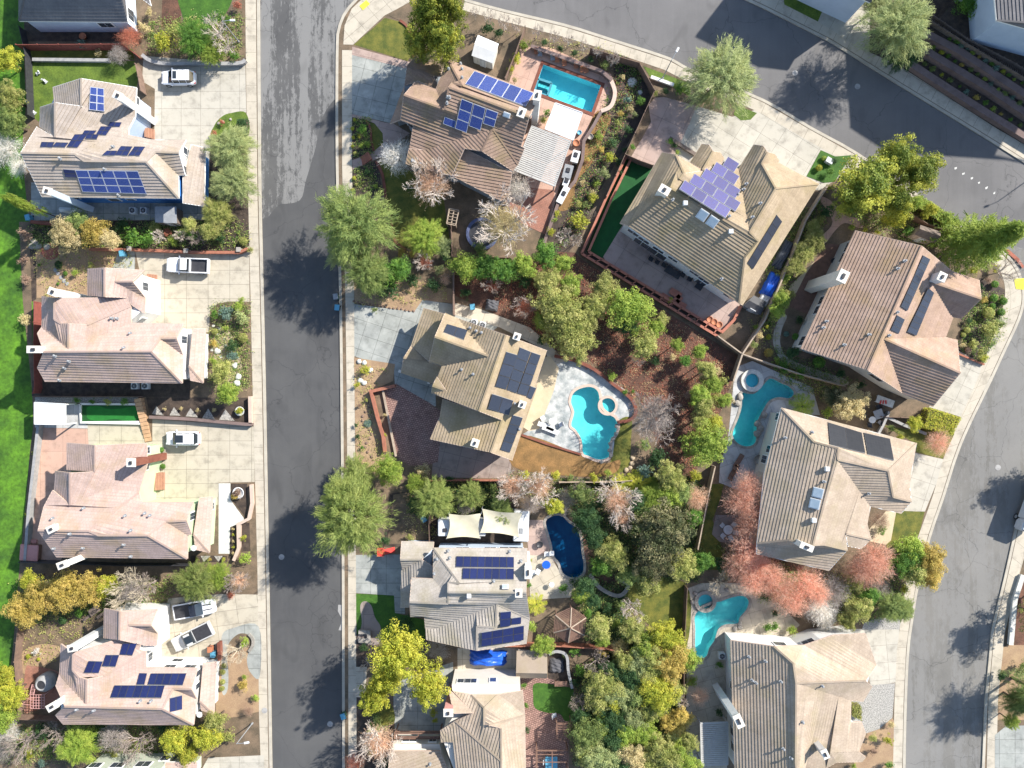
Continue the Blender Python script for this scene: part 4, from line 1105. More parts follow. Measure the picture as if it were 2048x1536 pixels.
# 3: pale house with white pickup --------------------------------------------
h = House('pink roofed white house between the white pickup and the rose bed', A2, '''
a 690 622 5.3 b 825 612 7.3 c 825 842 7.3 d 690 832 5.3 e 1138 632 5.3 f 910 722 6.7 g 1045 722 6.6 h 1145 848 5.3 i 1138 972 5.2 j 1035 905 5.5
k 330 838 5.4 l 430 850 7.4 m 430 1020 7.4 n 480 1052 7.3 o 540 1052 7.3 p 540 1250 7.4 q 330 1078 5.4 r 1005 848 5.4 s 1030 915 5.5 t 690 1062 7.1 u 1033 1048 5.4
v 1450 1055 5.4 w 1390 1168 7.0 x 1265 1170 7.0 y 1190 1272 7.8 z 345 1275 7.8 A 295 1130 5.6 B 1440 1300 5.4 C 1435 1522 5.4 D 355 1508 5.4 E 295 1400 5.7
S 1518 1090 3.9 T 1620 1095 2.9 U 1600 1520 2.9 W 1490 1390 3.9 X 1500 1500 3.4''', M['roof_rose'], M['wall_white'], M['trim_tan'])
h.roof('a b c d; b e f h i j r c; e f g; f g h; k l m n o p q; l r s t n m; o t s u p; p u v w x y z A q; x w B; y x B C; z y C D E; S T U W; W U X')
h.walls('5.3 335 845 690 845 690 632 1130 640 1135 965 1035 1050 1445 1062 1430 1515 360 1500 305 1400 300 1140 335 1085', '2.9 1440 1095 1600 1100 1590 1510 1440 1505')
h.gables('v w B'); h.gables('e g h'); h.gables('a b e')
h.chimney(420, 803, 8.45, 1.04, 0.80, R(-20)); h.chimney(268, 1256, 8.65, 1.52, 0.72, 0)
h.vents('z y C D E', '440 1305,550 1348,515 1400,475 1495'); h.vents('p u v w x y z A q', '1030 1130,980 1245'); h.vents('o t s u p', '925 1012,885 1010')
h.wins('1480 1180 4.2 0.9 1.4,1180 760 4.2 1.0 1.3,1090 1010 3.0 1.1 1.2')
# 4: green house --------------------------------------------------------------
h = House('pink roofed pale green house with a red brick chimney and terrace', A3, '''
a 527 472 5.3 b 747 490 7.2 c 747 698 7.2 d 527 683 5.3 e 1155 474 5.3 F 1140 706 5.5 E 1158 640 5.3
g 435 693 5.4 h 552 708 7.2 i 552 962 7.3 j 430 840 5.4 k 415 845 5.7 l 345 975 5.8 m 300 1160 7.8 n 700 1166 7.8 M 1095 862 5.6
L 1110 935 5.4 K 1522 940 5.4 J 1470 1085 7.0 I 1310 1092 7.0 H 1165 1200 7.6 G 780 1200 7.6 O 1508 1192 5.4 N 1478 1200 5.5 Q 1476 1384 5.4 R 445 1370 5.4
S 1570 905 3.9 T 1675 895 2.9 U 1650 1337 2.9 W 1525 1195 3.9 X 1540 1312 3.4''', M['roof_rose'], M['wall_green'], M['trim_tan'])
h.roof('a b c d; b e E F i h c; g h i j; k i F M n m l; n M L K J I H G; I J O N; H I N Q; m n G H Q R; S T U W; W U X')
h.walls('5.3 535 480 1145 482 1150 640 1130 720 1100 940 1512 945 1500 1195 1470 1375 450 1360 320 1170 350 985 430 850 440 700 530 690', '2.9 1480 905 1665 900 1640 1325 1480 1330')
h.gables('K J O'); h.gables('a b e')
h.chimney(1035, 627, 8.25, 0.96, 0.88, 0, M['brick']); h.chimney(408, 1150, 8.45, 1.04, 0.72, R(25), M['wall_white']); h.chimney(495, 1432, 8.65, 1.20, 0.72, R(20), M['wall_white'])
h.vents('m n G H Q R', '555 1185,430 1300,660 1295,980 1268,1035 1362'); h.vents('k i F M n m l', '420 1065,665 985'); h.vents('n M L K J I H G', '990 1045,1185 1042,1035 1160,1145 1025')
h.wins('1186 520 4.2 0.8 1.2,1186 668 4.2 0.8 1.2,1535 1050 4.3 0.9 1.4,1690 970 1.6 0.9 1.1'); h.dish('S T U W', 1545, 1290)
# 5: white house ---------------------------------------------------------------
h = House('pink roofed white house with navy solar panels above the two pickups', A4, '''
a 822 280 4.9 b 945 302 6.5 c 942 526 6.5 d 818 512 4.9 e 1238 290 4.9 g 1190 412 6.1 f 1015 410 6.2 h 1242 476 4.9 i 1232 572 4.9 j 1150 572 5.0
k 480 560 5.4 l 578 630 7.2 m 575 765 7.2 n 620 820 7.1 o 683 838 7.1 p 680 1030 7.5 q 470 790 5.4 v0 900 530 5.4 v1 1112 522 5.4 v2 1098 610 5.4 s 1148 618 5.4 t 820 812 6.9 u 1150 745 5.4
v 1557 750 5.4 w 1508 915 6.9 x 1365 912 6.9 y 1280 1070 7.7 z 510 1050 7.7 A 440 890 5.5 B 1548 992 5.4 C 1525 1196 5.4 D 497 1190 5.4 E 437 1120 5.6
S 1600 715 3.8 T 1702 700 2.9 U 1685 1112 2.9 W 1575 1010 3.8 X 1585 1080 3.3''', M['roof_rose'], M['wall_white'], M['trim_tan'])
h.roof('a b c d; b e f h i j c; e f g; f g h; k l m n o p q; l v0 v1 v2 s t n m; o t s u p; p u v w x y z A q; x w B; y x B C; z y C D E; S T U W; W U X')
h.walls('5.3 490 570 900 540 1105 530 1140 625 1140 755 1548 758 1540 992 1518 1188 500 1180 448 1115 450 895 478 795', '4.8 830 290 1230 300 1225 640 830 640', '2.9 1500 715 1690 710 1675 1100 1500 1100')
h.gables('v w B'); h.gables('e g h')
h.solar('l v0 v1 v2 s t n m', M['solar_navy'], '2 1 975 552 1082 552 1050 645 942 643', '2 1 835 645 942 645 912 738 805 735', '2 1 700 692 815 695 780 787 665 785')
h.solar('p u v w x y z A q', M['solar_navy'], '1 1 1100 790 1162 792 1140 882 1078 882', '5 1 1190 792 1472 792 1440 885 1165 882', '7 1 908 887 1302 887 1275 985 873 983')
h.solar('y x B C', M['solar_navy'], '2 1 1335 985 1433 962 1433 1072 1335 1095')
h.chimney(572, 590, 8.40, 1.04, 0.72, R(10)); h.chimney(415, 1050, 8.65, 1.28, 0.72, R(30))
h.vents('z y C D E', '610 1068,745 1075'); h.vents('p u v w x y z A q', '1110 1005,1195 1005'); h.dish('S T U W', 1590, 1095)
h.wins('680 472 3.2 1.3 1.0,590 525 3.0 1.1 0.9,1170 660 3.2 1.0 1.1,1340 728 3.6 1.4 0.9,1500 730 3.6 1.4 0.9,1400 668 1.5 1.3 0.9,1566 790 4.0 0.7 1.0,1566 890 4.0 0.7 1.0')
# 1: grey roofed house under the top edge ----------------------------------------
h = House('grey roofed pale blue house with a dark flagstone patio and maroon fence', A1, '''
a 150 165 3.7 b 1008 172 3.7 c 950 -60 6.2 d 200 -60 6.2 e 960 -420 3.7 f 150 -420 3.7 g 1160 -60 2.8 i 1190 45 2.5 j 1080 -40 3.0''', M['roof_slate'], M['wall_pale_blue'], M['trim_white'])
h.roof('a b c d; b e c; c e f d; a d f; j g i'); h.walls('3.6 160 175 1000 175 965 -400 160 -400')
h.wins('835 190 2.2 1.8 1.0,1050 110 2.0 1.4 1.8')
# 6: sage house at the bottom edge -------------------------------------------------
h = House('sage green house wall with four white windows, partly behind yellow trees', A4, '''
a 620 1560 5.4 b 1260 1555 5.4 c 1300 1490 3.0 d 1560 1490 3.0 e 1560 1640 3.9 f 1290 1620 3.9 g 620 2100 5.4 i 1290 2100 5.4 j 800 1830 7.6 k 1150 1830 7.6''', M['roof_rose'], M['wall_sage'], M['trim_white'])
h.roof('a b k j; b i k; k i g j; a j g; c d e f'); h.walls('5.3 610 1555 1260 1550 1290 2080 620 2080', '2.9 1300 1500 1540 1500 1540 1640 1300 1640')
h.wins('710 1475 3.4 1.4 1.1,925 1475 3.4 1.6 1.1,1130 1478 3.2 1.8 1.2,1320 1465 1.8 1.1 1.0,1460 1462 1.8 1.3 1.0')
# 7: brown house with pergola ------------------------------------------------------
T7 = T(760, 100, 2048 / 420.0)
h = House('brown roofed grey house with white lattice pergola and blue solar panels', T7, '''
u 265 155 4.5 r 340 65 3.3 s 620 168 3.4 S 585 252 4.4 v 520 258 4.6 w 240 345 3.3
a 660 92 5.4 b 1562 436 5.4 c 800 350 7.3 C 705 322 7.6 y 672 368 8.0 d 1455 655 8.0 m 630 580 7.1 q 545 385 6.0 l 232 440 6.9 p 345 310 5.6
e 1375 940 6.0 E 1410 955 5.6 f 1345 1118 5.4 g 1100 770 7.3 h 440 975 5.6 i 290 950 5.4 j 325 730 5.4 k 200 680 5.5
G 990 985 7.0 x 825 960 6.6 X 700 1225 5.0 I 250 1110 5.0 J 282 960 5.3 K 1292 1180 5.4
L 826 962 6.0 N 1288 1195 5.3 O 1250 1420 4.6 Q 1180 1470 4.5 Z 715 1232 4.8
A 236 350 3.3 B 232 440 4.0 D 198 682 4.1 F 100 718 3.0
1 370 300 3.9 2 490 250 4.6 3 555 320 4.9 4 545 380 5.0''', M['roof_brown'], M['wall_grey'], M['trim_tan'], steep=1.35)
h.roof('u r s S v; u v 3 1 w; 1 2 3 4; a c C y m q; a b d y C c; y d e E f g h i j k l m; p q m l; J h g G x X I; g f K G; L N O Q Z; A B D F')
h.walls('5.2 670 110 1550 440 1450 660 1370 945 1340 1110 1290 1180 700 1215 260 1105 300 960 335 735 210 670 240 450 350 320 540 390', '3.2 240 170 345 80 610 175 580 300 250 660 110 705', '4.5 720 1130 1290 1180 1245 1410 1175 1460 730 1230')
h.gables('G K', M['wall_grey']) if False else None
h.solar('a b d y C c', M['solar_blue'], '5 1 918 212 1500 425 1420 560 828 338')
h.solar('y d e E f g h i j k l m', M['solar_blue'], '1 3 800 474 915 520 850 806 737 762', '1 2 920 522 1035 567 985 782 870 738', '1 2 1040 570 1155 612 1115 753 1006 716', '1 1 632 650 745 692 729 762 615 718')
h.chimney(1380, 612, 8.85, 0.80, 1.04, R(-20), M['wall_white']); h.chimney(1532, 445, 8.95, 0.80, 1.12, R(-10), M['wall_white'])
h.vents('a b d y C c', '670 190,785 140,800 275,800 190'); h.vents('y d e E f g h i j k l m', '655 520,680 465,660 465'); h.skylight('y d e E f g h i j k l m', '1238 632', 0.9, 0.6)
h.wins('245 780 3.0 1.6 1.1,750 1305 2.6 1.6 1.1,350 1160 2.8 1.6 1.0')
# 8: tan house by the turquoise pool ---------------------------------------------------
T8 = T(780, 610, 4.8)
h = House('tan roofed house on the brick yard beside the bright turquoise pool', T8, '''
a 325 30 3.2 b 525 85 4.5 B 430 305 4.8 H 375 545 4.7 k 205 385 3.2 K 206 388 3.2 h 374 550 4.2 l 130 508 4.0 o 500 592 4.2 O 413 755 3.0 m 105 650 3.0
c 530 80 5.6 d 665 135 5.6 e 945 490 7.3 f 430 305 7.2 g 500 585 5.6 G 375 545 5.5 D 690 142 5.6 r 1112 288 8.0 s 855 1020 8.0 t 400 845 5.5
n 450 690 6.3 N 540 823 6.7 q 408 775 6.4 Q 398 838 5.8
E 1505 437 5.4 1 1402 745 5.4 2 1410 790 5.4 F 1172 1490 5.3 C 965 1415 7.2 R 1075 1105 7.3
w 505 905 5.0 x 860 1024 6.6 y 478 1075 5.2 z 385 1288 5.0''', M['roof_tan'], M['wall_cream'], M['trim_tan'], steep=1.4)
h.roof('a b B H k; K h l; l h o O m; c d e f; f e g G; D r s t g e d; n N q; q N Q; r E 1 2 F C R s; w x R y; y R C z')
h.walls('5.3 550 100 690 155 1100 300 1490 445 1395 750 1165 1475 960 1400 405 1280 500 910 850 1010 420 835 500 590 390 540 440 310', '3.1 330 45 520 95 430 310 380 540 220 380', inset=0.4)
b = MB(); 
for p_ in ((125, 640), (395, 745)): q_ = h.q(*p_, 0); b.box(Vector((q_.x, q_.y, 1.3)), (0.35, 0.35, 2.8), R(-18))
b.build('porch_post', M['wall_cream'], h.e)
RE8 = 'r E 1 2 F C R s'
h.solar(RE8, M['solar_black'], '1 3 1112 448 1225 482 1112 810 1004 778', '1 4 1242 405 1350 450 1210 845 1116 812', '1 4 1355 452 1443 482 1308 872 1214 845', '1 1 1345 777 1400 796 1352 902 1306 882', '2 1 972 850 1176 915 1132 1055 930 990', '1 4 1172 1055 1270 1082 1145 1415 1052 1386')
h.solar('c d e f', M['solar_black'], '2 1 548 186 745 246 710 336 512 264')
h.chimney(1218, 303, 9.0, 0.72, 0.72, R(-18)); h.chimney(1270, 955, 9.0, 0.72, 0.72, R(-18)); h.chimney(816, 1325, 8.30, 0.80, 0.80, R(-18))
h.vents('D r s t g e d', '800 665,690 620,770 220,830 250,880 265'); h.vents(RE8, '1195 945,1240 1190')
h.wins('700 1350 2.6 1.4 1.1')
# 9: grey roofed house beside the shade sails ----------------------------------------------
T9 = T(790, 1060, 1782 / 290.0)
h = House('grey roofed house with white siding below the two tan shade sails', T9, '''
A 80 140 3.3 B 478 150 3.3 b 470 225 3.8 C 330 362 4.6 D 65 365 4.7 E 92 482 3.6
3 460 445 4.8 4 465 598 4.8 5 195 600 4.1 6 175 950 3.8 7 68 950 3.0 8 80 480 3.2
h 205 590 5.6 i 470 600 6.0 j 655 905 7.2 J 655 812 6.9 k 180 885 7.1
l 470 222 5.4 m 790 655 7.3 n 657 642 7.3 N 655 765 8.0 p 1625 228 5.4 q 1612 768 8.0
s 1655 1085 5.5 g 1250 910 7.1 t 510 1210 5.4 u 372 1208 5.4 v 360 1065 5.4 w 190 1063 5.4
G 1236 1196 7.1 x 1008 1182 6.6 y 1002 1482 6.5 z 385 1348 5.0 Z 378 1215 5.3 F 1615 1395 5.2 r 1670 760 7.4''', M['roof_grey'], M['wall_pale_blue'], M['trim_tan'], steep=1.35)
h.roof('A B b C D; D C E; 8 C 3 4 5 6 7; h i J j k; l m n N J i; l p q N n m; N q s g t u v w k j J; Z t g G x y z; g s F y x G')
h.walls('5.3 480 235 1610 235 1640 770 1640 1075 1605 1385 1000 1465 400 1335 385 1200 375 1055 200 1050 215 605 460 600', '3.1 90 150 475 160 460 600 200 620 180 930 80 935', inset=0.35)
h.solar('l p q N n m', M['solar_navy'], '8 1 755 325 1462 335 1462 465 746 458', '7 1 835 472 1462 477 1460 610 824 605')
h.solar('g s F y x G', M['solar_navy'], '1 2 1288 1002 1420 986 1416 1166 1282 1180', '1 1 1428 1082 1550 1065 1546 1146 1422 1160', '4 2 1058 1246 1578 1160 1575 1336 1052 1418')
h.chimney(1636, 520, 8.45, 0.72, 1.44, 0, M['wall_white']); h.chimney(1520, 775, 8.85, 0.72, 0.88, 0, M['wall_white'])
h.vents('l p q N n m', '655 255,675 340,1410 260,1550 380,1215 625'); h.vents('l m n N J i', '520 355,485 535'); h.boxvents('N q s g t u v w k j J', '910 800'); h.skylight('l p q N n m', '1355 705', 0.8, 0.6)
h.wins('830 160 3.6 1.7 0.8,1170 160 3.6 1.5 0.8,1400 160 3.4 2.4 0.6,1530 160 3.6 1.2 0.7')
# 10: house at the bottom centre ------------------------------------------------------------
h = House('tan roofed cream house with a trellis drive gate below the yellow trees', B4, '''
a 1565 920 5.4 b 1760 1102 7.0 c 1605 1106 6.6 d 1600 932 5.4 e 1742 960 5.4 f 1845 1062 7.0 g 1845 1195 7.0 i 1978 1222 7.6 j 1980 1480 7.6 k 1618 1165 5.8
l 1950 960 5.4 m 2148 925 5.4 n 2165 1120 5.4 n0 1880 1200 7.0 o 2175 1700 5.4 p 1980 1700 7.6
q 1610 1165 5.8 r 1505 1332 5.4 s 1600 1332 5.6 t 1500 1400 5.4 u 1100 1402 3.2 v 1498 1402 3.8 w 1620 1700 4.6 x 1080 1700 4.2 y 1640 1700 5.5 z 1500 1240 5.4''', M['roof_warm'], M['wall_cream'], M['trim_tan'])
h.roof('a b c; d e f g i j k b; e l f; f l m n n0 g; i n0 n o p j; k j p y s r q; z k q r; u v w x')
h.walls('5.3 1575 870 2140 870 2165 1680 1640 1680 1510 1330 1510 1250 1600 1110', '3.1 1110 1340 1500 1340 1600 1690 1090 1690', inset=0.2)
h.wins('1740 893 4.2 1.5 1.2,1660 890 4.2 0.8 1.1,1915 893 3.9 0.8 1.2,1260 1378 1.7 1.8 1.3,1440 1392 1.9 0.9 1.0')
h.chimney(1562, 1100, 7.60, 1.04, 0.80, 0, M['fabric_pink'])
h.vents('k j p y s r q', '1570 1360'); h.vents('u v w x', '1420 1500')
# 11: big house on the upper right -------------------------------------------------------------
T11 = T(1230, 280, 1897 / 420.0)
h = House('large tan roofed white house with stepped violet solar panels and skylights', T11, '''
a 425 112 5.4 b 550 135 6.9 c 620 303 7.3 S 583 355 7.3 Y 562 290 7.1 x 503 435 8.0 g 120 775 5.4 g0 45 752 5.4
y 1290 910 8.0 z 1170 1060 7.3 A 1120 1472 5.4 t 790 275 6.2 e 790 282 6.4 f 1000 192 5.3 i 1115 265 5.3 w 1215 832 7.9
1 785 38 5.1 2 850 45 6.0 3 885 102 6.2 4 790 272 6.4 5 680 200 5.1 6 950 112 5.1 7 985 165 5.1 8 975 195 5.3
j 1255 45 5.3 k 1340 55 6.7 l 1380 112 6.9 m 1325 215 7.1 n 1450 438 8.0 o 1440 125 5.4 p 1480 182 5.4 q 1475 205 5.6 r 1838 398 5.4 s 1150 1492 5.4''', M['roof_tan'], M['wall_white'], M['trim_tan'], steep=1.5)
NE11 = 'x Y S c e f i w y'
h.roof('a b c S Y x g g0; x y z A g; ' + NE11 + '; b t c; 1 2 3 4 5; 3 6 7 8 4; j k l m n w i; l o p q m; m q r n; n r s A z y w')
h.walls('5.3 430 130 780 270 1000 200 1110 270 1260 60 1430 140 1480 195 1820 400 1150 1465 1110 1455 60 755')
SV = []
for sx_, sy_, n_ in ((580, 440, 4), (669, 381, 4), (773, 332, 3), (867, 276, 2), (971, 227, 1)):
    SV.append('%d 1 %g %g %g %g %g %g %g %g' % (n_, sx_ + 50, sy_ - 80, sx_ + 50 + 105 * n_, sy_ - 80 + 66 * n_, sx_ + 105 * n_, sy_ + 66 * n_, sx_, sy_))
h.solar(NE11, M['solar_violet'], *SV, common=True)
h.solar('n r s A z y w', M['solar_black'], '1 6 1455 676 1505 736 1242 1164 1192 1106')
h.skylight('x y z A g', '790 675,880 735'); h.boxvents('x y z A g', '630 575,1040 830'); h.vents('x y z A g', '520 540,960 1255'); h.vents('j k l m n w i', '1160 450,1185 400,1310 575,1240 700')
h.chimney(446, 452, 9.6, 1.20, 0.88, R(-30)); h.vents(NE11, '1105 497,1030 690')
h.wins('165 835 3.4 1.6 1.0,270 895 3.2 1.6 1.0,365 1030 3.2 1.6 0.9,500 1110 3.4 1.4 0.7,700 1225 3.4 1.4 0.7,790 1285 3.2 1.6 0.9,1050 1440 3.4 1.6 0.9')
h.wins('240 930 1.3 2.2 2.0,340 1080 1.3 2.8 2.1,760 1310 1.3 1.4 1.8')
# 12: right house with the deck ------------------------------------------------------------------
h = House('cocoa roofed cream house with long solar rows beside the wooden deck', D2, '''
a 720 320 5.4 b 1240 440 8.0 c 815 1418 8.0 d 290 1248 5.4 e 1480 640 5.4 f 1325 728 7.0 g 1490 1000 5.4 h 1430 1160 5.4 i 945 1172 7.5
j 1695 712 5.4 k 1710 858 7.0 l 1552 1012 5.4 n 1520 1182 5.4 m 1546 1442 7.2 o 1330 1705 5.2 p 1090 1600 5.2''', M['roof_cocoa'], M['wall_cream'], M['trim_tan'], steep=1.5)
E12 = 'b e f g h i c'
h.roof('a b c d; ' + E12 + '; e j k f; f k l g; i h n m; i m o p; c i p')
h.walls('5.3 730 335 1230 455 1470 650 1680 725 1545 1000 1480 1010 1425 1165 1510 1190 1320 1690 1080 1585 800 1405 305 1240')
h.gables('j k l'); h.gables('n m o')
h.solar(E12, M['solar_black'], '1 8 1247 515 1302 546 1125 950 1070 915', '1 8 1282 770 1334 810 1190 1146 1120 1116', '1 3 1042 985 1102 1020 1055 1132 990 1100')
h.chimney(620, 680, 9.8, 1.04, 1.36, R(-25)); h.chimney(1400, 685, 9.2, 0.88, 0.96, R(-25), M['wall_white'])
h.vents('a b c d', '1105 560,1050 620,490 1035,465 1085,825 1140,630 1220'); h.vents(E12, '1045 962,980 1145')
h.wins('610 520 3.6 1.3 1.4,650 440 3.6 1.3 1.4,460 870 3.2 1.1 1.4,410 940 3.2 1.1 1.4,310 1190 3.2 1.3 1.6,690 1425 3.4 1.8 1.0,860 1510 3.0 1.8 1.0')
# 13: right house with black panels -----------------------------------------------------------------
h = House('warm grey roofed house with two skylights between teal pool and right street', D3, '''
a 135 195 5.4 b 395 465 7.2 c 585 515 7.9 d 385 1275 7.9 e 195 1235 7.4 t -55 1262 5.4 T -60 1345 5.3 u 0 720 5.4
q 1200 475 5.4 r 975 690 6.9 s 580 605 7.8 v 1015 897 6.0 w 1160 935 5.3 x 1080 1028 5.3 y 838 972 5.4 z 1145 795 5.4
f 812 1108 5.4 g 842 1232 5.4 h 645 1187 6.8 i 765 1305 5.2 j 660 1285 5.6 k 655 1316 5.5 l 510 1478 5.3 m 472 1272 7.4''', M['roof_warm'], M['wall_cream'], M['trim_white'], steep=1.5)
N13 = 'a q r s c b'
h.roof('a b c d e t u; ' + N13 + '; q z v r; z w v; s r v w x y; s y f h k m d c; f g h; h g i j; m k l T t e d')
h.walls('5.3 145 210 1185 485 1130 800 1145 935 1070 1015 830 985 815 1105 830 1230 755 1295 665 1310 510 1462 -45 1335 10 720')
h.solar(N13, M['solar_mat'], '2 1 500 312 768 392 795 555 517 485', '1 1 782 393 990 440 1022 612 812 562')
h.skylight('a b c d e t u', '425 865,400 950'); h.boxvents('a b c d e t u', '490 675,385 1078'); h.vents('a b c d e t u', '165 430,470 775'); h.vents('s r v w x y', '820 868'); h.vents(N13, '375 388')
h.chimney(335, 1290, 9.7, 1.52, 0.64, R(-22), M['wall_white'])
h.wins('100 240 3.4 0.9 1.2,35 520 3.2 0.9 1.2,0 600 2.6 1.0 1.6')
# 14: bottom right house ------------------------------------------------------------------------------
h = House('warm roofed white house with striped back slope beside the gravel garden', D4, '''
a -265 530 5.4 b 78 578 6.8 c 230 712 7.9 d 248 1495 7.9 e 265 1640 7.9 f -225 1640 5.4 g 312 570 5.5 i 232 712 7.9
j 545 490 5.4 k 800 478 5.4 l 885 728 5.3 m 800 848 7.3 n 252 866 7.9 o 852 893 5.3 p 780 1012 5.3 q 685 1002 5.4 r 682 1178 5.4 s 770 1175 5.3 t 802 1262 5.3 u 750 1398 6.0
v 440 1350 7.0 w 520 1415 6.7 x 745 1405 6.2 y 800 1450 5.3 z 770 1487 5.2 A 570 1492 5.6 B 300 1640 5.5''', M['roof_warm'], M['wall_white'], M['trim_tan'], steep=1.55)
h.roof('a b c n d e f; b g c; g j k l m n c; n m o p q; n q r s t u x w A B e d; w x y z A')
h.walls('5.3 -245 545 310 585 470 525 790 490 872 730 845 890 770 1005 690 1010 690 1180 760 1185 790 1260 740 1390 785 1450 560 1490 290 1630 -210 1630')
h.vents('a b c n d e f', '-120 655,-95 840,-65 860,130 850,210 1450,150 1380,10 690'); h.vents('n m o p q', '455 885'); h.vents('n q r s t u x w A B e d', '300 1170')
h.chimney(480, 1425, 9.0, 0.64, 1.04, R(25)); h.chimney(-200, 1165, 9.4, 0.80, 1.52, R(25), M['wall_white'])
h.wins('330 495 3.6 1.5 1.1,130 495 3.6 1.5 1.1,-300 700 3.6 0.9 1.5,-290 900 3.4 0.9 1.8,-270 1260 3.0 1.0 2.2,-265 1380 3.0 1.0 2.0')
# 15: house above the terraces ----------------------------------------------------------------------------
h = House('slate roofed pale blue house above the terraced retaining walls', FULL, '''
a 1993 41 8.6 b 2400 150 8.6 c 2147 53 12.0 d 2400 54 12.0 e 1975 -160 8.6 f 2400 -160 8.6 g 2140 -60 12.0''', M['roof_slate'], M['wall_pale_blue'], M['trim_white'])
h.roof('a b d c; a c g e; g d f e; c d g'); h.walls('8.5 1995 44 2390 148 2390 -150 1980 -150')
# 16: a house off the frame whose roof shades the street
h = House('grey house standing past the driveway at the head of the street', FULL, '''
a 1570 -75 6.5 b 1740 5 6.5 c 1775 -80 9.5 d 1632 -148 9.5 e 1670 -230 6.5 f 1830 -160 6.5''', M['roof_slate'], M['wall_pale_blue'], M['trim_white'])
h.roof('a b c d; b f c; c f e d; e a d'); h.walls('6.4 1570 -75 1740 5 1830 -160 1670 -230')
# ---------------- plants ----------------
rs = np.random.RandomState(7)
def leaf_mesh(name, c, nrm, size, elong=1.0, along=None, extra=None):
    """one small quad per leaf: centre, facing, size; 'along' is the long direction"""
    n = len(c)
    nrm = nrm / np.linalg.norm(nrm, axis=1, keepdims=True)
    if along is None: along = rs.normal(size=(n, 3))
    t = along - nrm * np.sum(along * nrm, 1, keepdims=True)
    t /= np.maximum(np.linalg.norm(t, axis=1, keepdims=True), 1e-6)
    b = np.cross(nrm, t)
    s = (size * rs.uniform(0.6, 1.25, n))[:, None]
    v = np.stack([c - t * s * elong, c - b * s * 0.55 + t * s * 0.1, c + t * s * elong, c + b * s * 0.55 + t * s * 0.1], 1).reshape(-1, 3) if elong <= 1.5 else \
        np.stack([c - t * s * elong - b * s * 0.35, c - t * s * elong + b * s * 0.35, c + t * s * elong + b * s * 0.12, c + t * s * elong - b * s * 0.12], 1).reshape(-1, 3)
    me = bpy.data.meshes.new(name)
    me.vertices.add(len(v)); me.vertices.foreach_set('co', v.astype(np.float32).ravel())
    me.loops.add(4 * n); me.loops.foreach_set('vertex_index', np.arange(4 * n, dtype=np.int32))
    me.polygons.add(n); me.polygons.foreach_set('loop_start', np.arange(0, 4 * n, 4, dtype=np.int32)); me.polygons.foreach_set('loop_total', np.full(n, 4, dtype=np.int32))
    me.update(calc_edges=True)
    me.materials.append(L['green'])
    return me
def rdir(n, up=0.0):
    d = rs.normal(size=(n, 3)); d /= np.linalg.norm(d, axis=1, keepdims=True)
    d[:, 2] += up; return d / np.linalg.norm(d, axis=1, keepdims=True)

def crown_broad(name, lumps, per, lr, ls, seed, top=0.35):
    rs.seed(seed)
    C, N = [], []
    # irregular outline: a few big lobes
    lob = rs.uniform(0, 2 * math.pi, 5); lam = rs.uniform(0.05, 0.2, 5); lk = [2, 3, 3, 4, 5]
    for i in range(lumps):
        d = rdir(1, 0.25)[0]; r = rs.uniform(0.35, 0.86) if i % 3 else rs.uniform(0.1, 0.6)
        a = math.atan2(d[1], d[0]); k = 0.92 + sum(m * math.sin(q * a + p) for m, q, p in zip(lam, lk, lob)) * 0.8
        c = d * r * k
        R_ = lr * rs.uniform(0.6, 1.3)
        dd = rdir(per, top)
        pos = c + dd * (R_ * rs.uniform(0.65, 1.05, per))[:, None] * np.array([1, 1, 0.8])
        C.append(pos); N.append(dd + rs.normal(size=(per, 3)) * 0.55 + np.array([0, 0, 0.35]))
    return leaf_mesh(name, np.concatenate(C), np.concatenate(N), ls)
def crown_fine(name, strands, per, ls, seed, droop=0.5):
    rs.seed(seed)
    C, N, A = [], [], []
    lob = rs.uniform(0, 2 * math.pi, 4)
    for i in range(strands):
        d = rdir(1, 0.45)[0]
        if d[2] < -0.35: d[2] *= -1
        a = math.atan2(d[1], d[0]); k = 1 + 0.13 * math.sin(3 * a + lob[0]) + 0.10 * math.sin(5 * a + lob[1]) + 0.08 * math.sin(8 * a + lob[2])
        r0 = rs.uniform(0.25, 0.8); r1 = min(r0 + rs.uniform(0.2, 0.4), 1.0) * k
        t = rs.uniform(0, 1, per)
        out = np.array([d[0], d[1], d[2]])
        p = out[None, :] * (r0 + (r1 - r0) * t)[:, None]
        p[:, 2] -= droop * (t ** 2) * 0.25
        p += rs.normal(size=(per, 3)) * 0.035
        al = out[None, :] + rs.normal(size=(per, 3)) * 0.35; al[:, 2] -= droop * t * 0.8
        C.append(p); A.append(al); N.append(rs.normal(size=(per, 3)) * 0.6 + np.array([0, 0, 1.0]))
    return leaf_mesh(name, np.concatenate(C), np.concatenate(N), ls, 3.2, np.concatenate(A))
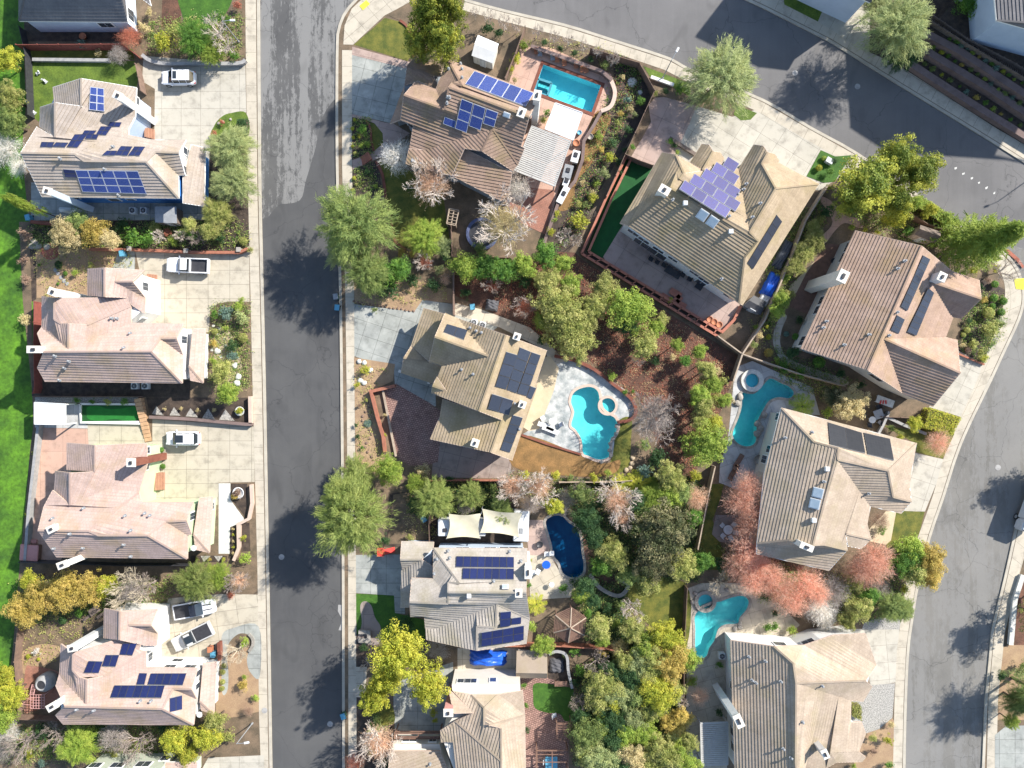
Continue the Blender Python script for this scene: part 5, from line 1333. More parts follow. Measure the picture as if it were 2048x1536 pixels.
def crown_cone(name, seed):
    """layered cedar: sprays along whorled branches; unit radius, z from -1 to 1"""
    rs.seed(seed)
    C, N, A = [], [], []
    for w in range(34):
        z = -0.85 + 1.8 * w / 34.0; rr = (1.0 - (z + 0.85) / 1.9) ** 0.8 * rs.uniform(0.85, 1.1)
        for b in range(9):
            a = rs.uniform(0, 2 * math.pi); d = np.array([math.cos(a), math.sin(a), 0]); s_ = np.array([-d[1], d[0], 0])
            L_ = rr * rs.uniform(0.65, 1.1)
            t = rs.uniform(0.1, 1, 46)
            sd = rs.choice([-1, 1], 46)
            wdt = (1 - t) * 0.16 + 0.03
            p = d * (t * L_)[:, None] + s_ * (sd * wdt * rs.uniform(0, 1, 46))[:, None]
            p[:, 2] = z - 0.10 * (t ** 2) * L_ + rs.normal(size=46) * 0.008
            C.append(p); A.append(d + s_ * (sd * 0.8)[:, None] + rs.normal(size=(46, 3)) * 0.2); N.append(rs.normal(size=(46, 3)) * 0.35 + np.array([0, 0, 1.0]))
    return leaf_mesh(name, np.concatenate(C), np.concatenate(N), 0.026, 2.6, np.concatenate(A))
def crown_twigs(name, n, ls, seed, up=0.5):
    """a dome of fine bare twigs"""
    rs.seed(seed)
    C, N, A = [], [], []
    lob = rs.uniform(0, 6.28, 4)
    for i in range(n):
        d = rdir(1, up)[0]
        if d[2] < -0.1: d[2] *= -1
        a = math.atan2(d[1], d[0]); k = 1 + 0.12 * math.sin(3 * a + lob[0]) + 0.10 * math.sin(6 * a + lob[1])
        m = 7; t = np.linspace(0.25 + rs.uniform(0, 0.3), rs.uniform(0.8, 1.0), m) * k
        p = d * t[:, None] + np.cumsum(rs.normal(size=(m, 3)) * 0.035, 0)
        C.append(p); A.append(np.gradient(p, axis=0) + rs.normal(size=(m, 3)) * 0.03); N.append(rs.normal(size=(m, 3)) + np.array([0, 0, 0.8]))
    return leaf_mesh(name, np.concatenate(C), np.concatenate(N), ls, 4.2, np.concatenate(A))
def crown_palm(name, n, seed):
    rs.seed(seed)
    C, N, A = [], [], []
    for i in range(n):
        a = 2 * math.pi * i / n + rs.uniform(-0.2, 0.2); el = rs.uniform(0.0, 1.0); d = np.array([math.cos(a), math.sin(a), 0]); s_ = np.array([-d[1], d[0], 0])
        m = 34; t = np.linspace(0.12, 1, m); z = el * 0.8 * t - 1.0 * t ** 2 * (0.4 + 0.3 * el)
        for sd in (-1, 1):
            w = np.sin(t * math.pi) ** 0.6 * 0.11 + 0.01
            p = d * t[:, None] + s_ * (sd * w)[:, None]; p[:, 2] = z - w * 0.3
            C.append(p); A.append(d * 0.55 + s_ * sd + np.zeros((m, 3))); N.append(np.tile([0, 0, 1.0], (m, 1)) + rs.normal(size=(m, 3)) * 0.2)
    return leaf_mesh(name, np.concatenate(C), np.concatenate(N), 0.036, 3.0, np.concatenate(A))
def branch_mesh(name, seed, levels=4, spread=0.75, thick=0.032, n0=6, tip=0.0035, z0=-1.0, split=(3, 4), wob=0.12):
    """bare limbs as tapered three-sided tubes within radius 1 and z -1..1"""
    rnd = random.Random(seed); V, Fc = [], []
    def tube(a, b, ra, rb):
        d = (b - a)
        if d.length < 1e-4: return
        u = d.orthogonal().normalized(); w = d.normalized().cross(u); k = len(V)
        for c, r in ((a, ra), (b, rb)):
            for j in range(3):
                an = 2.0944 * j; V.append(tuple(c + u * (math.cos(an) * r) + w * (math.sin(an) * r)))
        for j in range(3): Fc.append((k + j, k + (j + 1) % 3, k + 3 + (j + 1) % 3, k + 3 + j))
    def grow(p, d, ln, r, lv):
        seg = 3; q = p.copy(); dd = d.copy()
        for i in range(seg):
            dd = (dd + Vector((rnd.gauss(0, wob), rnd.gauss(0, wob), rnd.gauss(0.0, wob * 0.7)))).normalized()
            nq = q + dd * ln / seg
            r2 = r * (1 - 0.16 * (i + 1)); tube(q, nq, r * (1 - 0.16 * i), r2); q = nq
            if lv > 0 and i > 0:
                for _ in range(rnd.randint(1, 2)):
                    s_ = (dd + Vector((rnd.gauss(0, 0.6), rnd.gauss(0, 0.6), rnd.gauss(0.1, 0.35)))).normalized()
                    grow(q, s_, ln * rnd.uniform(0.5, 0.7), max(r2 * 0.55, tip), lv - 1)
        if lv > 0:
            for _ in range(rnd.randint(1, 2)):
                s_ = (dd + Vector((rnd.gauss(0, 0.4), rnd.gauss(0, 0.4), rnd.gauss(0.1, 0.25)))).normalized()
                grow(q, s_, ln * rnd.uniform(0.55, 0.75), max(r2 * 0.7, tip), lv - 1)
    st = Vector((0, 0, z0)); base_ = Vector((0, 0, z0 + 0.75))
    tube(st, base_, thick * 1.5, thick * 1.2)
    for i in range(n0):
        a = 2 * math.pi * i / n0 + rnd.uniform(-0.3, 0.3)
        d = Vector((math.cos(a) * spread, math.sin(a) * spread, rnd.uniform(0.35, 0.8))).normalized()
        grow(base_, d, rnd.uniform(0.42, 0.55), thick, levels - 1)
    k = np.array(V); m = max(np.abs(k[:, 0]).max(), np.abs(k[:, 1]).max()); k[:, :2] /= m * 0.95
    zz = k[:, 2]; k[:, 2] = (zz - zz.min()) / (zz.max() - zz.min()) * 2 - 1
    me = bpy.data.meshes.new(name); me.from_pydata(k.tolist(), [], Fc); me.update(); me.materials.append(M['bark'])
    return me
def trunk_mesh(name, seed):
    """tapered trunk with limbs into the crown: z from 0 (ground) to 1 (crown centre), radius in crown radii"""
    rnd = random.Random(seed); b = MB()
    b.bar((0, 0, -0.1), (0.01, 0, 0.62), 0.07, 7, 0.045)
    for i in range(6):
        a = 1.05 * i + rnd.uniform(-0.3, 0.3); r_ = rnd.uniform(0.3, 0.55)
        m = Vector((math.cos(a) * r_ * 0.5, math.sin(a) * r_ * 0.5, 0.85)); e = Vector((math.cos(a) * r_, math.sin(a) * r_, rnd.uniform(1.0, 1.25)))
        b.bar((0.01, 0, 0.55), m, 0.035, 5, 0.025); b.bar(m, e, 0.025, 5, 0.01)
    me = b.mesh(name); me.materials.append(M['bark']); return me
PROTO = {
 'b': [crown_broad('crown', 95, 90, 0.24, 0.042, s) for s in (1, 2, 3, 4)],
 'B': [crown_broad('crown', 190, 75, 0.16, 0.030, s) for s in (5, 6)],
 'f': [crown_fine('crown', 460, 36, 0.0165, s) for s in (11, 12, 13)],
 'd': [crown_broad('crown', 150, 80, 0.17, 0.032, s, 0.6) for s in (21, 22)],
 'c': [crown_cone('crown', 31)],
 's': [crown_broad('shrub', 26, 34, 0.34, 0.085, s) for s in (41, 42, 43)],
 'o': [crown_broad('ball', 1, 900, 0.95, 0.085, 51, 0.2)],
 't': [crown_twigs('crown', 900, 0.014, s) for s in (61, 62, 63)],
 'p': [crown_palm('crown', 15, 71), crown_palm('crown', 18, 72)],
 'g': [crown_palm('tuft', 22, 73)],
}
BR = [branch_mesh('branches', s, 4, 0.8, 0.042, 7, 0.0065) for s in (81, 82, 83)]
BRF = [branch_mesh('branches', s, 4, 0.9, 0.04, 8, 0.009) for s in (84, 85)]
TR = [trunk_mesh('trunk', s) for s in (91, 92)]
L['plume'] = leaf_mat('leaf_plume', (0.24, 0.29, 0.045), (0.09, 0.14, 0.025), (0.58, 0.55, 0.08))
L['tanolive'] = leaf_mat('leaf_tanolive', (0.10, 0.12, 0.045), (0.055, 0.07, 0.03), (0.38, 0.33, 0.17))
M['bark_white'] = mat('bark_white', (0.66, 0.58, 0.50), (0.50, 0.42, 0.36), 2.0, fine=0.2)
M['bark_grey'] = mat('bark_grey', (0.36, 0.30, 0.26), (0.26, 0.21, 0.18), 2.0, fine=0.2)
M['bark_tan'] = mat('bark_tan', (0.50, 0.43, 0.32), (0.38, 0.32, 0.23), 2.0, fine=0.2)
M['bark_coral'] = mat('bark_coral', (0.62, 0.27, 0.17), (0.45, 0.2, 0.13), 2.0, fine=0.2)

LAND = [  # pixel place, phrase
 (262, 60, 'the maroon fence patio'), (160, 140, 'the green back lawn'), (235, 290, 'the blue house roof'), (355, 155, 'the sunroof car by the blue house'), (465, 245, 'the lawn island by the first driveway'),
 (265, 422, 'the two blue-house air conditioners'), (376, 531, 'the white pickup'), (97, 508, 'the red brick circle'), (170, 575, 'the pale house dirt yard'), (400, 690, 'the pale house gable'), (455, 660, 'the pebble front garden'),
 (225, 826, 'the putting green'), (396, 818, 'the bed of white triangles'), (366, 877, 'the car by the rose bed'), (270, 925, 'the red brick chimney'), (60, 1000, 'the pink terrace'), (65, 1100, 'the pink covered tub'), (470, 1040, 'the white slab garden'),
 (390, 1218, 'the dark striped pickup'), (97, 1350, 'the grey water tank'), (75, 1410, 'the climbing frame'), (260, 1350, 'the white house roof'), (455, 1310, 'the blue bin'), (480, 1360, 'the green slab garden'), (250, 1525, 'the sage house wall'),
 (770, 75, 'the corner lawn'), (965, 105, 'the white shed'), (730, 275, 'the ball shrub bed'), (735, 317, 'the red brick steps'), (880, 240, 'the brown roofed house'), (1135, 180, 'the rectangular pool'), (1090, 310, 'the white lattice pergola'), (965, 465, 'the trampoline'), (830, 430, 'the curved front lawn'),
 (1180, 350, 'the planted slope'), (1225, 420, 'the artificial turf strip'), (1400, 440, 'the violet solar panels'), (1310, 580, 'the red planter rail'), (1340, 250, 'the stamped brown driveway'), (1440, 700, 'the mulch slope corner'), (1300, 760, 'the red mulch slope'), (1060, 600, 'the dark garden table'),
 (840, 590, 'the tan dirt yard'), (955, 760, 'the tan roofed house'), (1185, 845, 'the kidney pool'), (1212, 808, 'the round hot tub'), (820, 850, 'the brick cobble yard'), (740, 850, 'the terraced dirt strip'), (1100, 900, 'the dry brown lawn'), (900, 1050, 'the first shade sail'), (1000, 1045, 'the second shade sail'), (930, 1180, 'the grey siding house'), (1132, 1095, 'the deep blue pool'), (1132, 1245, 'the wooden gazebo'), (1205, 1160, 'the brown rockery'), (970, 1320, 'the blue tarp'), (735, 1240, 'the stone front path'), (1060, 1325, 'the small shed'), (1105, 1405, 'the rear green lawn'), (950, 1440, 'the cream house'), (1110, 1480, 'the timber arbour'),
 (1310, 1230, 'the olive back lawn'), (1440, 1250, 'the bent turquoise pool'), (1430, 1480, 'the white slatted pergola'), (1600, 1400, 'the striped back roof'), (1760, 1430, 'the white gravel garden'), (1590, 1100, 'the warm grey roof'), (1452, 1060, 'the white dining set'), (1465, 930, 'the loungers'), (1500, 850, 'the teal pool'), (1503, 762, 'the raised round spa'), (1750, 830, 'the dark patio set'), (1885, 845, 'the boxy hedge'), (1780, 700, 'the cocoa roofed house'), (1615, 560, 'the wooden deck'), (1545, 560, 'the blue side tarp'), (1845, 468, 'the striped garden shed'), (1960, 650, 'the corner garden of clipped balls'), (1640, 330, 'the wide pale driveway'), (1690, 110, 'the far street driveway'), (1900, 180, 'the terraced walls'), (2030, 1050, 'the parked box truck'), (2040, 1250, 'the red mulch bank'), (2020, 1480, 'the far driveway'), (1830, 1250, 'the right street kerb'), (1740, 1250, 'the small gravel strip'), (700, 700, 'the centre street'), (700, 1400, 'the lower pavement'),
]
USED = set()
def place_label(head, u, v, cat):
    ds = sorted(LAND, key=lambda l: (l[0] - u) ** 2 + (l[1] - v) ** 2)
    def rel(l):
        dx, dy = u - l[0], v - l[1]; d = math.hypot(dx, dy)
        far = 'just ' if d < 45 else ('' if d < 110 else 'well ')
        if d < 14: return 'at'
        if abs(dx) > 2.2 * abs(dy): return far + ('right of' if dx > 0 else 'left of')
        if abs(dy) > 2.2 * abs(dx): return far + ('below' if dy > 0 else 'above')
        return far + ('below and ' if dy > 0 else 'above and ') + ('right of' if dx > 0 else 'left of')
    cands = [f'{head} {rel(l)} {l[2]}' for l in ds[:2]]
    cands += [f'{head} between {a[2]} and {b[2]}' for a, b in ((ds[0], ds[1]), (ds[0], ds[2]), (ds[1], ds[2]))]
    cands += [f'{head} {rel(l)} {l[2]}' for l in ds[2:7]]
    cands += [f'{head} {w} {l[2]}' for l in ds[:3] for w in ('touching others near', 'half hidden near', 'standing near', 'growing close to', 'on its own near')][:0]
    for c in cands:
        n = len(c.split())
        if c.lower() not in USED and 4 <= n <= 16: USED.add(c.lower()); return c, True
    return cands[0], False
TINTW = {'olive': 'olive green', 'silver': 'grey-green', 'yellow': 'bright yellow-green', 'lime': 'lime green', 'moss': 'moss green', 'green': 'fresh green', 'dark': 'dark green', 'blue': 'blue-green', 'golden': 'golden yellow', 'tan': 'tan leaved', 'oak': 'mottled yellow-olive', 'coral': 'coral red', 'peach': 'pale peach', 'rust': 'rusty red', 'grey': 'grey', 'white': 'white', 'brown': 'brown', 'tanolive': 'tan tipped olive', 'plume': 'yellow tipped dark green'}
KINDW = {'b': 'leafy tree', 'B': 'dense leafy tree', 'f': 'feathery tree', 'd': 'dense upright tree', 'c': 'layered cedar', 's': 'bush', 'o': 'clipped ball shrub', 't': 'twiggy leafless bush', 'p': 'arching palm', 'g': 'spiky rosette plant', 'n': 'bare branching tree', 'k': 'columnar cypress'}
CAT = {'b': 'tree', 'B': 'tree', 'f': 'tree', 'd': 'tree', 'c': 'tree', 's': 'shrub', 'o': 'shrub', 't': 'shrub', 'p': 'palm', 'g': 'plant', 'n': 'tree', 'k': 'tree'}
NM = {'b': 'leafy_tree', 'B': 'leafy_tree', 'f': 'feathery_tree', 'd': 'upright_tree', 'c': 'cedar_tree', 's': 'shrub', 'o': 'ball_shrub', 't': 'twiggy_shrub', 'p': 'palm', 'g': 'rosette_plant', 'n': 'bare_tree', 'k': 'cypress_tree'}
prnd = random.Random(5)
def setmat(o, m):
    o.material_slots[0].link = 'OBJECT'; o.material_slots[0].material = m
def plant(u, v, rp, kind, tint, h=None, twig=None):
    if kind in 'bf' and 1100 < u < 1400 and (940 < v < 1540 or 540 < v < 720): rp *= 1.13
    if kind == 'b' and rp > 36: kind = 'B'
    if rp >= 14 and kind in 'bBfdt': rp *= 1.07
    r = rp * 0.0645
    tall = h is not None and kind in 'bBfdt'
    if h is None: h = {'b': 2.0 + 1.15 * r, 'B': 2.0 + 1.2 * r, 'f': 1.6 + 1.15 * r, 'd': 3 + 1.6 * r, 'c': 12, 's': 1.5 * r + 0.2, 'o': 1.75 * r, 't': 1.5 * r + 0.4, 'p': 1.1 * r + 0.6, 'g': 0.8 * r, 'n': 2.0 + 1.5 * r, 'k': 13}[kind]
        
    hz = {'b': 0.72, 'B': 0.75, 'f': 0.72, 'd': 1.1, 'c': 0, 's': 0.7, 'o': 0.85, 't': 0.8, 'p': 0.8, 'g': 0.8, 'n': 0.9, 'k': 0}[kind] * r
    if tall: hz = h * (0.49 if kind == 't' else 0.43)
    if kind in 'so' and h < 1.3 * r: h = 1.3 * r
    zc = max(h - hz, hz * 0.55) if kind not in 'cn' else h / 2
    c = P(u, v, zc)
    if kind in 'ck': c = P(u, v, 0); zc = h / 2; hz = h / 2
    if kind == 'n': hz = h / 2
    r = rp * (H - zc) / F
    big = 'large ' if rp >= 48 else ('small ' if rp < 9 and kind in 'sgo' else ('low ' if kind in 's' and rp < 14 else ''))
    lb, ok = place_label(big + TINTW[tint] + ' ' + KINDW[kind], u, v, CAT[kind])
    grp = None if ok else 'plants of one kind near ' + sorted(LAND, key=lambda l: (l[0] - u) ** 2 + (l[1] - v) ** 2)[0][2]
    rz = prnd.uniform(0, 6.28)
    if kind in 'so tg'.replace(' ', ''):
        o = obj(NM[kind], prnd.choice(PROTO[kind]), None, None, (c.x, c.y, GZ + zc - 0.02))
        o.scale = (r * prnd.uniform(0.92, 1.08), r * prnd.uniform(0.92, 1.08), max(hz, 0.25)); o.rotation_euler = (0, 0, rz)
        setmat(o, L[tint]); tag(o, lb, CAT[kind], grp); return o
    e = thing(NM[kind], lb, CAT[kind], (c.x, c.y, GZ), rz, grp)
    if kind == 'n':
        bm_ = {'white': 'bark_white', 'grey': 'bark_grey', 'brown': 'bark_grey', 'tan': 'bark_tan', 'peach': 'bark_white', 'rust': 'bark_grey'}[tint]
        t = obj('trunk', prnd.choice(BR if rp > 26 else BRF), e); setmat(t, M[bm_]); t.location = (0, 0, zc); t.scale = (r, r, hz)
        if twig:
            k = obj('crown', prnd.choice(PROTO['t']), e); setmat(k, L[twig]); k.location = (0, 0, zc - hz * 0.1); k.scale = (r * 0.7, r * 0.7, hz * 0.62)
        return e
    if kind == 'k':
        k = obj('crown', PROTO['d'][0], e); setmat(k, L[tint]); k.location = (0, 0, zc + 0.2); k.scale = (r, r, hz)
        t = obj('trunk', TR[0], e); t.scale = (1.2, 1.2, zc); return e
    t = obj('trunk', prnd.choice(TR), e); t.scale = (1.4, 1.4, h * 0.7) if kind == 'c' else (max(r, 1.0), max(r, 1.0), zc)
    k = obj('crown', prnd.choice(PROTO[kind]), e); setmat(k, L[tint]); k.location = (0, 0, zc)
    k.scale = (r * prnd.uniform(0.95, 1.05), r * prnd.uniform(0.95, 1.05), hz)
    if kind == 'c': k.location = (0, 0, zc + 0.6)
    return e
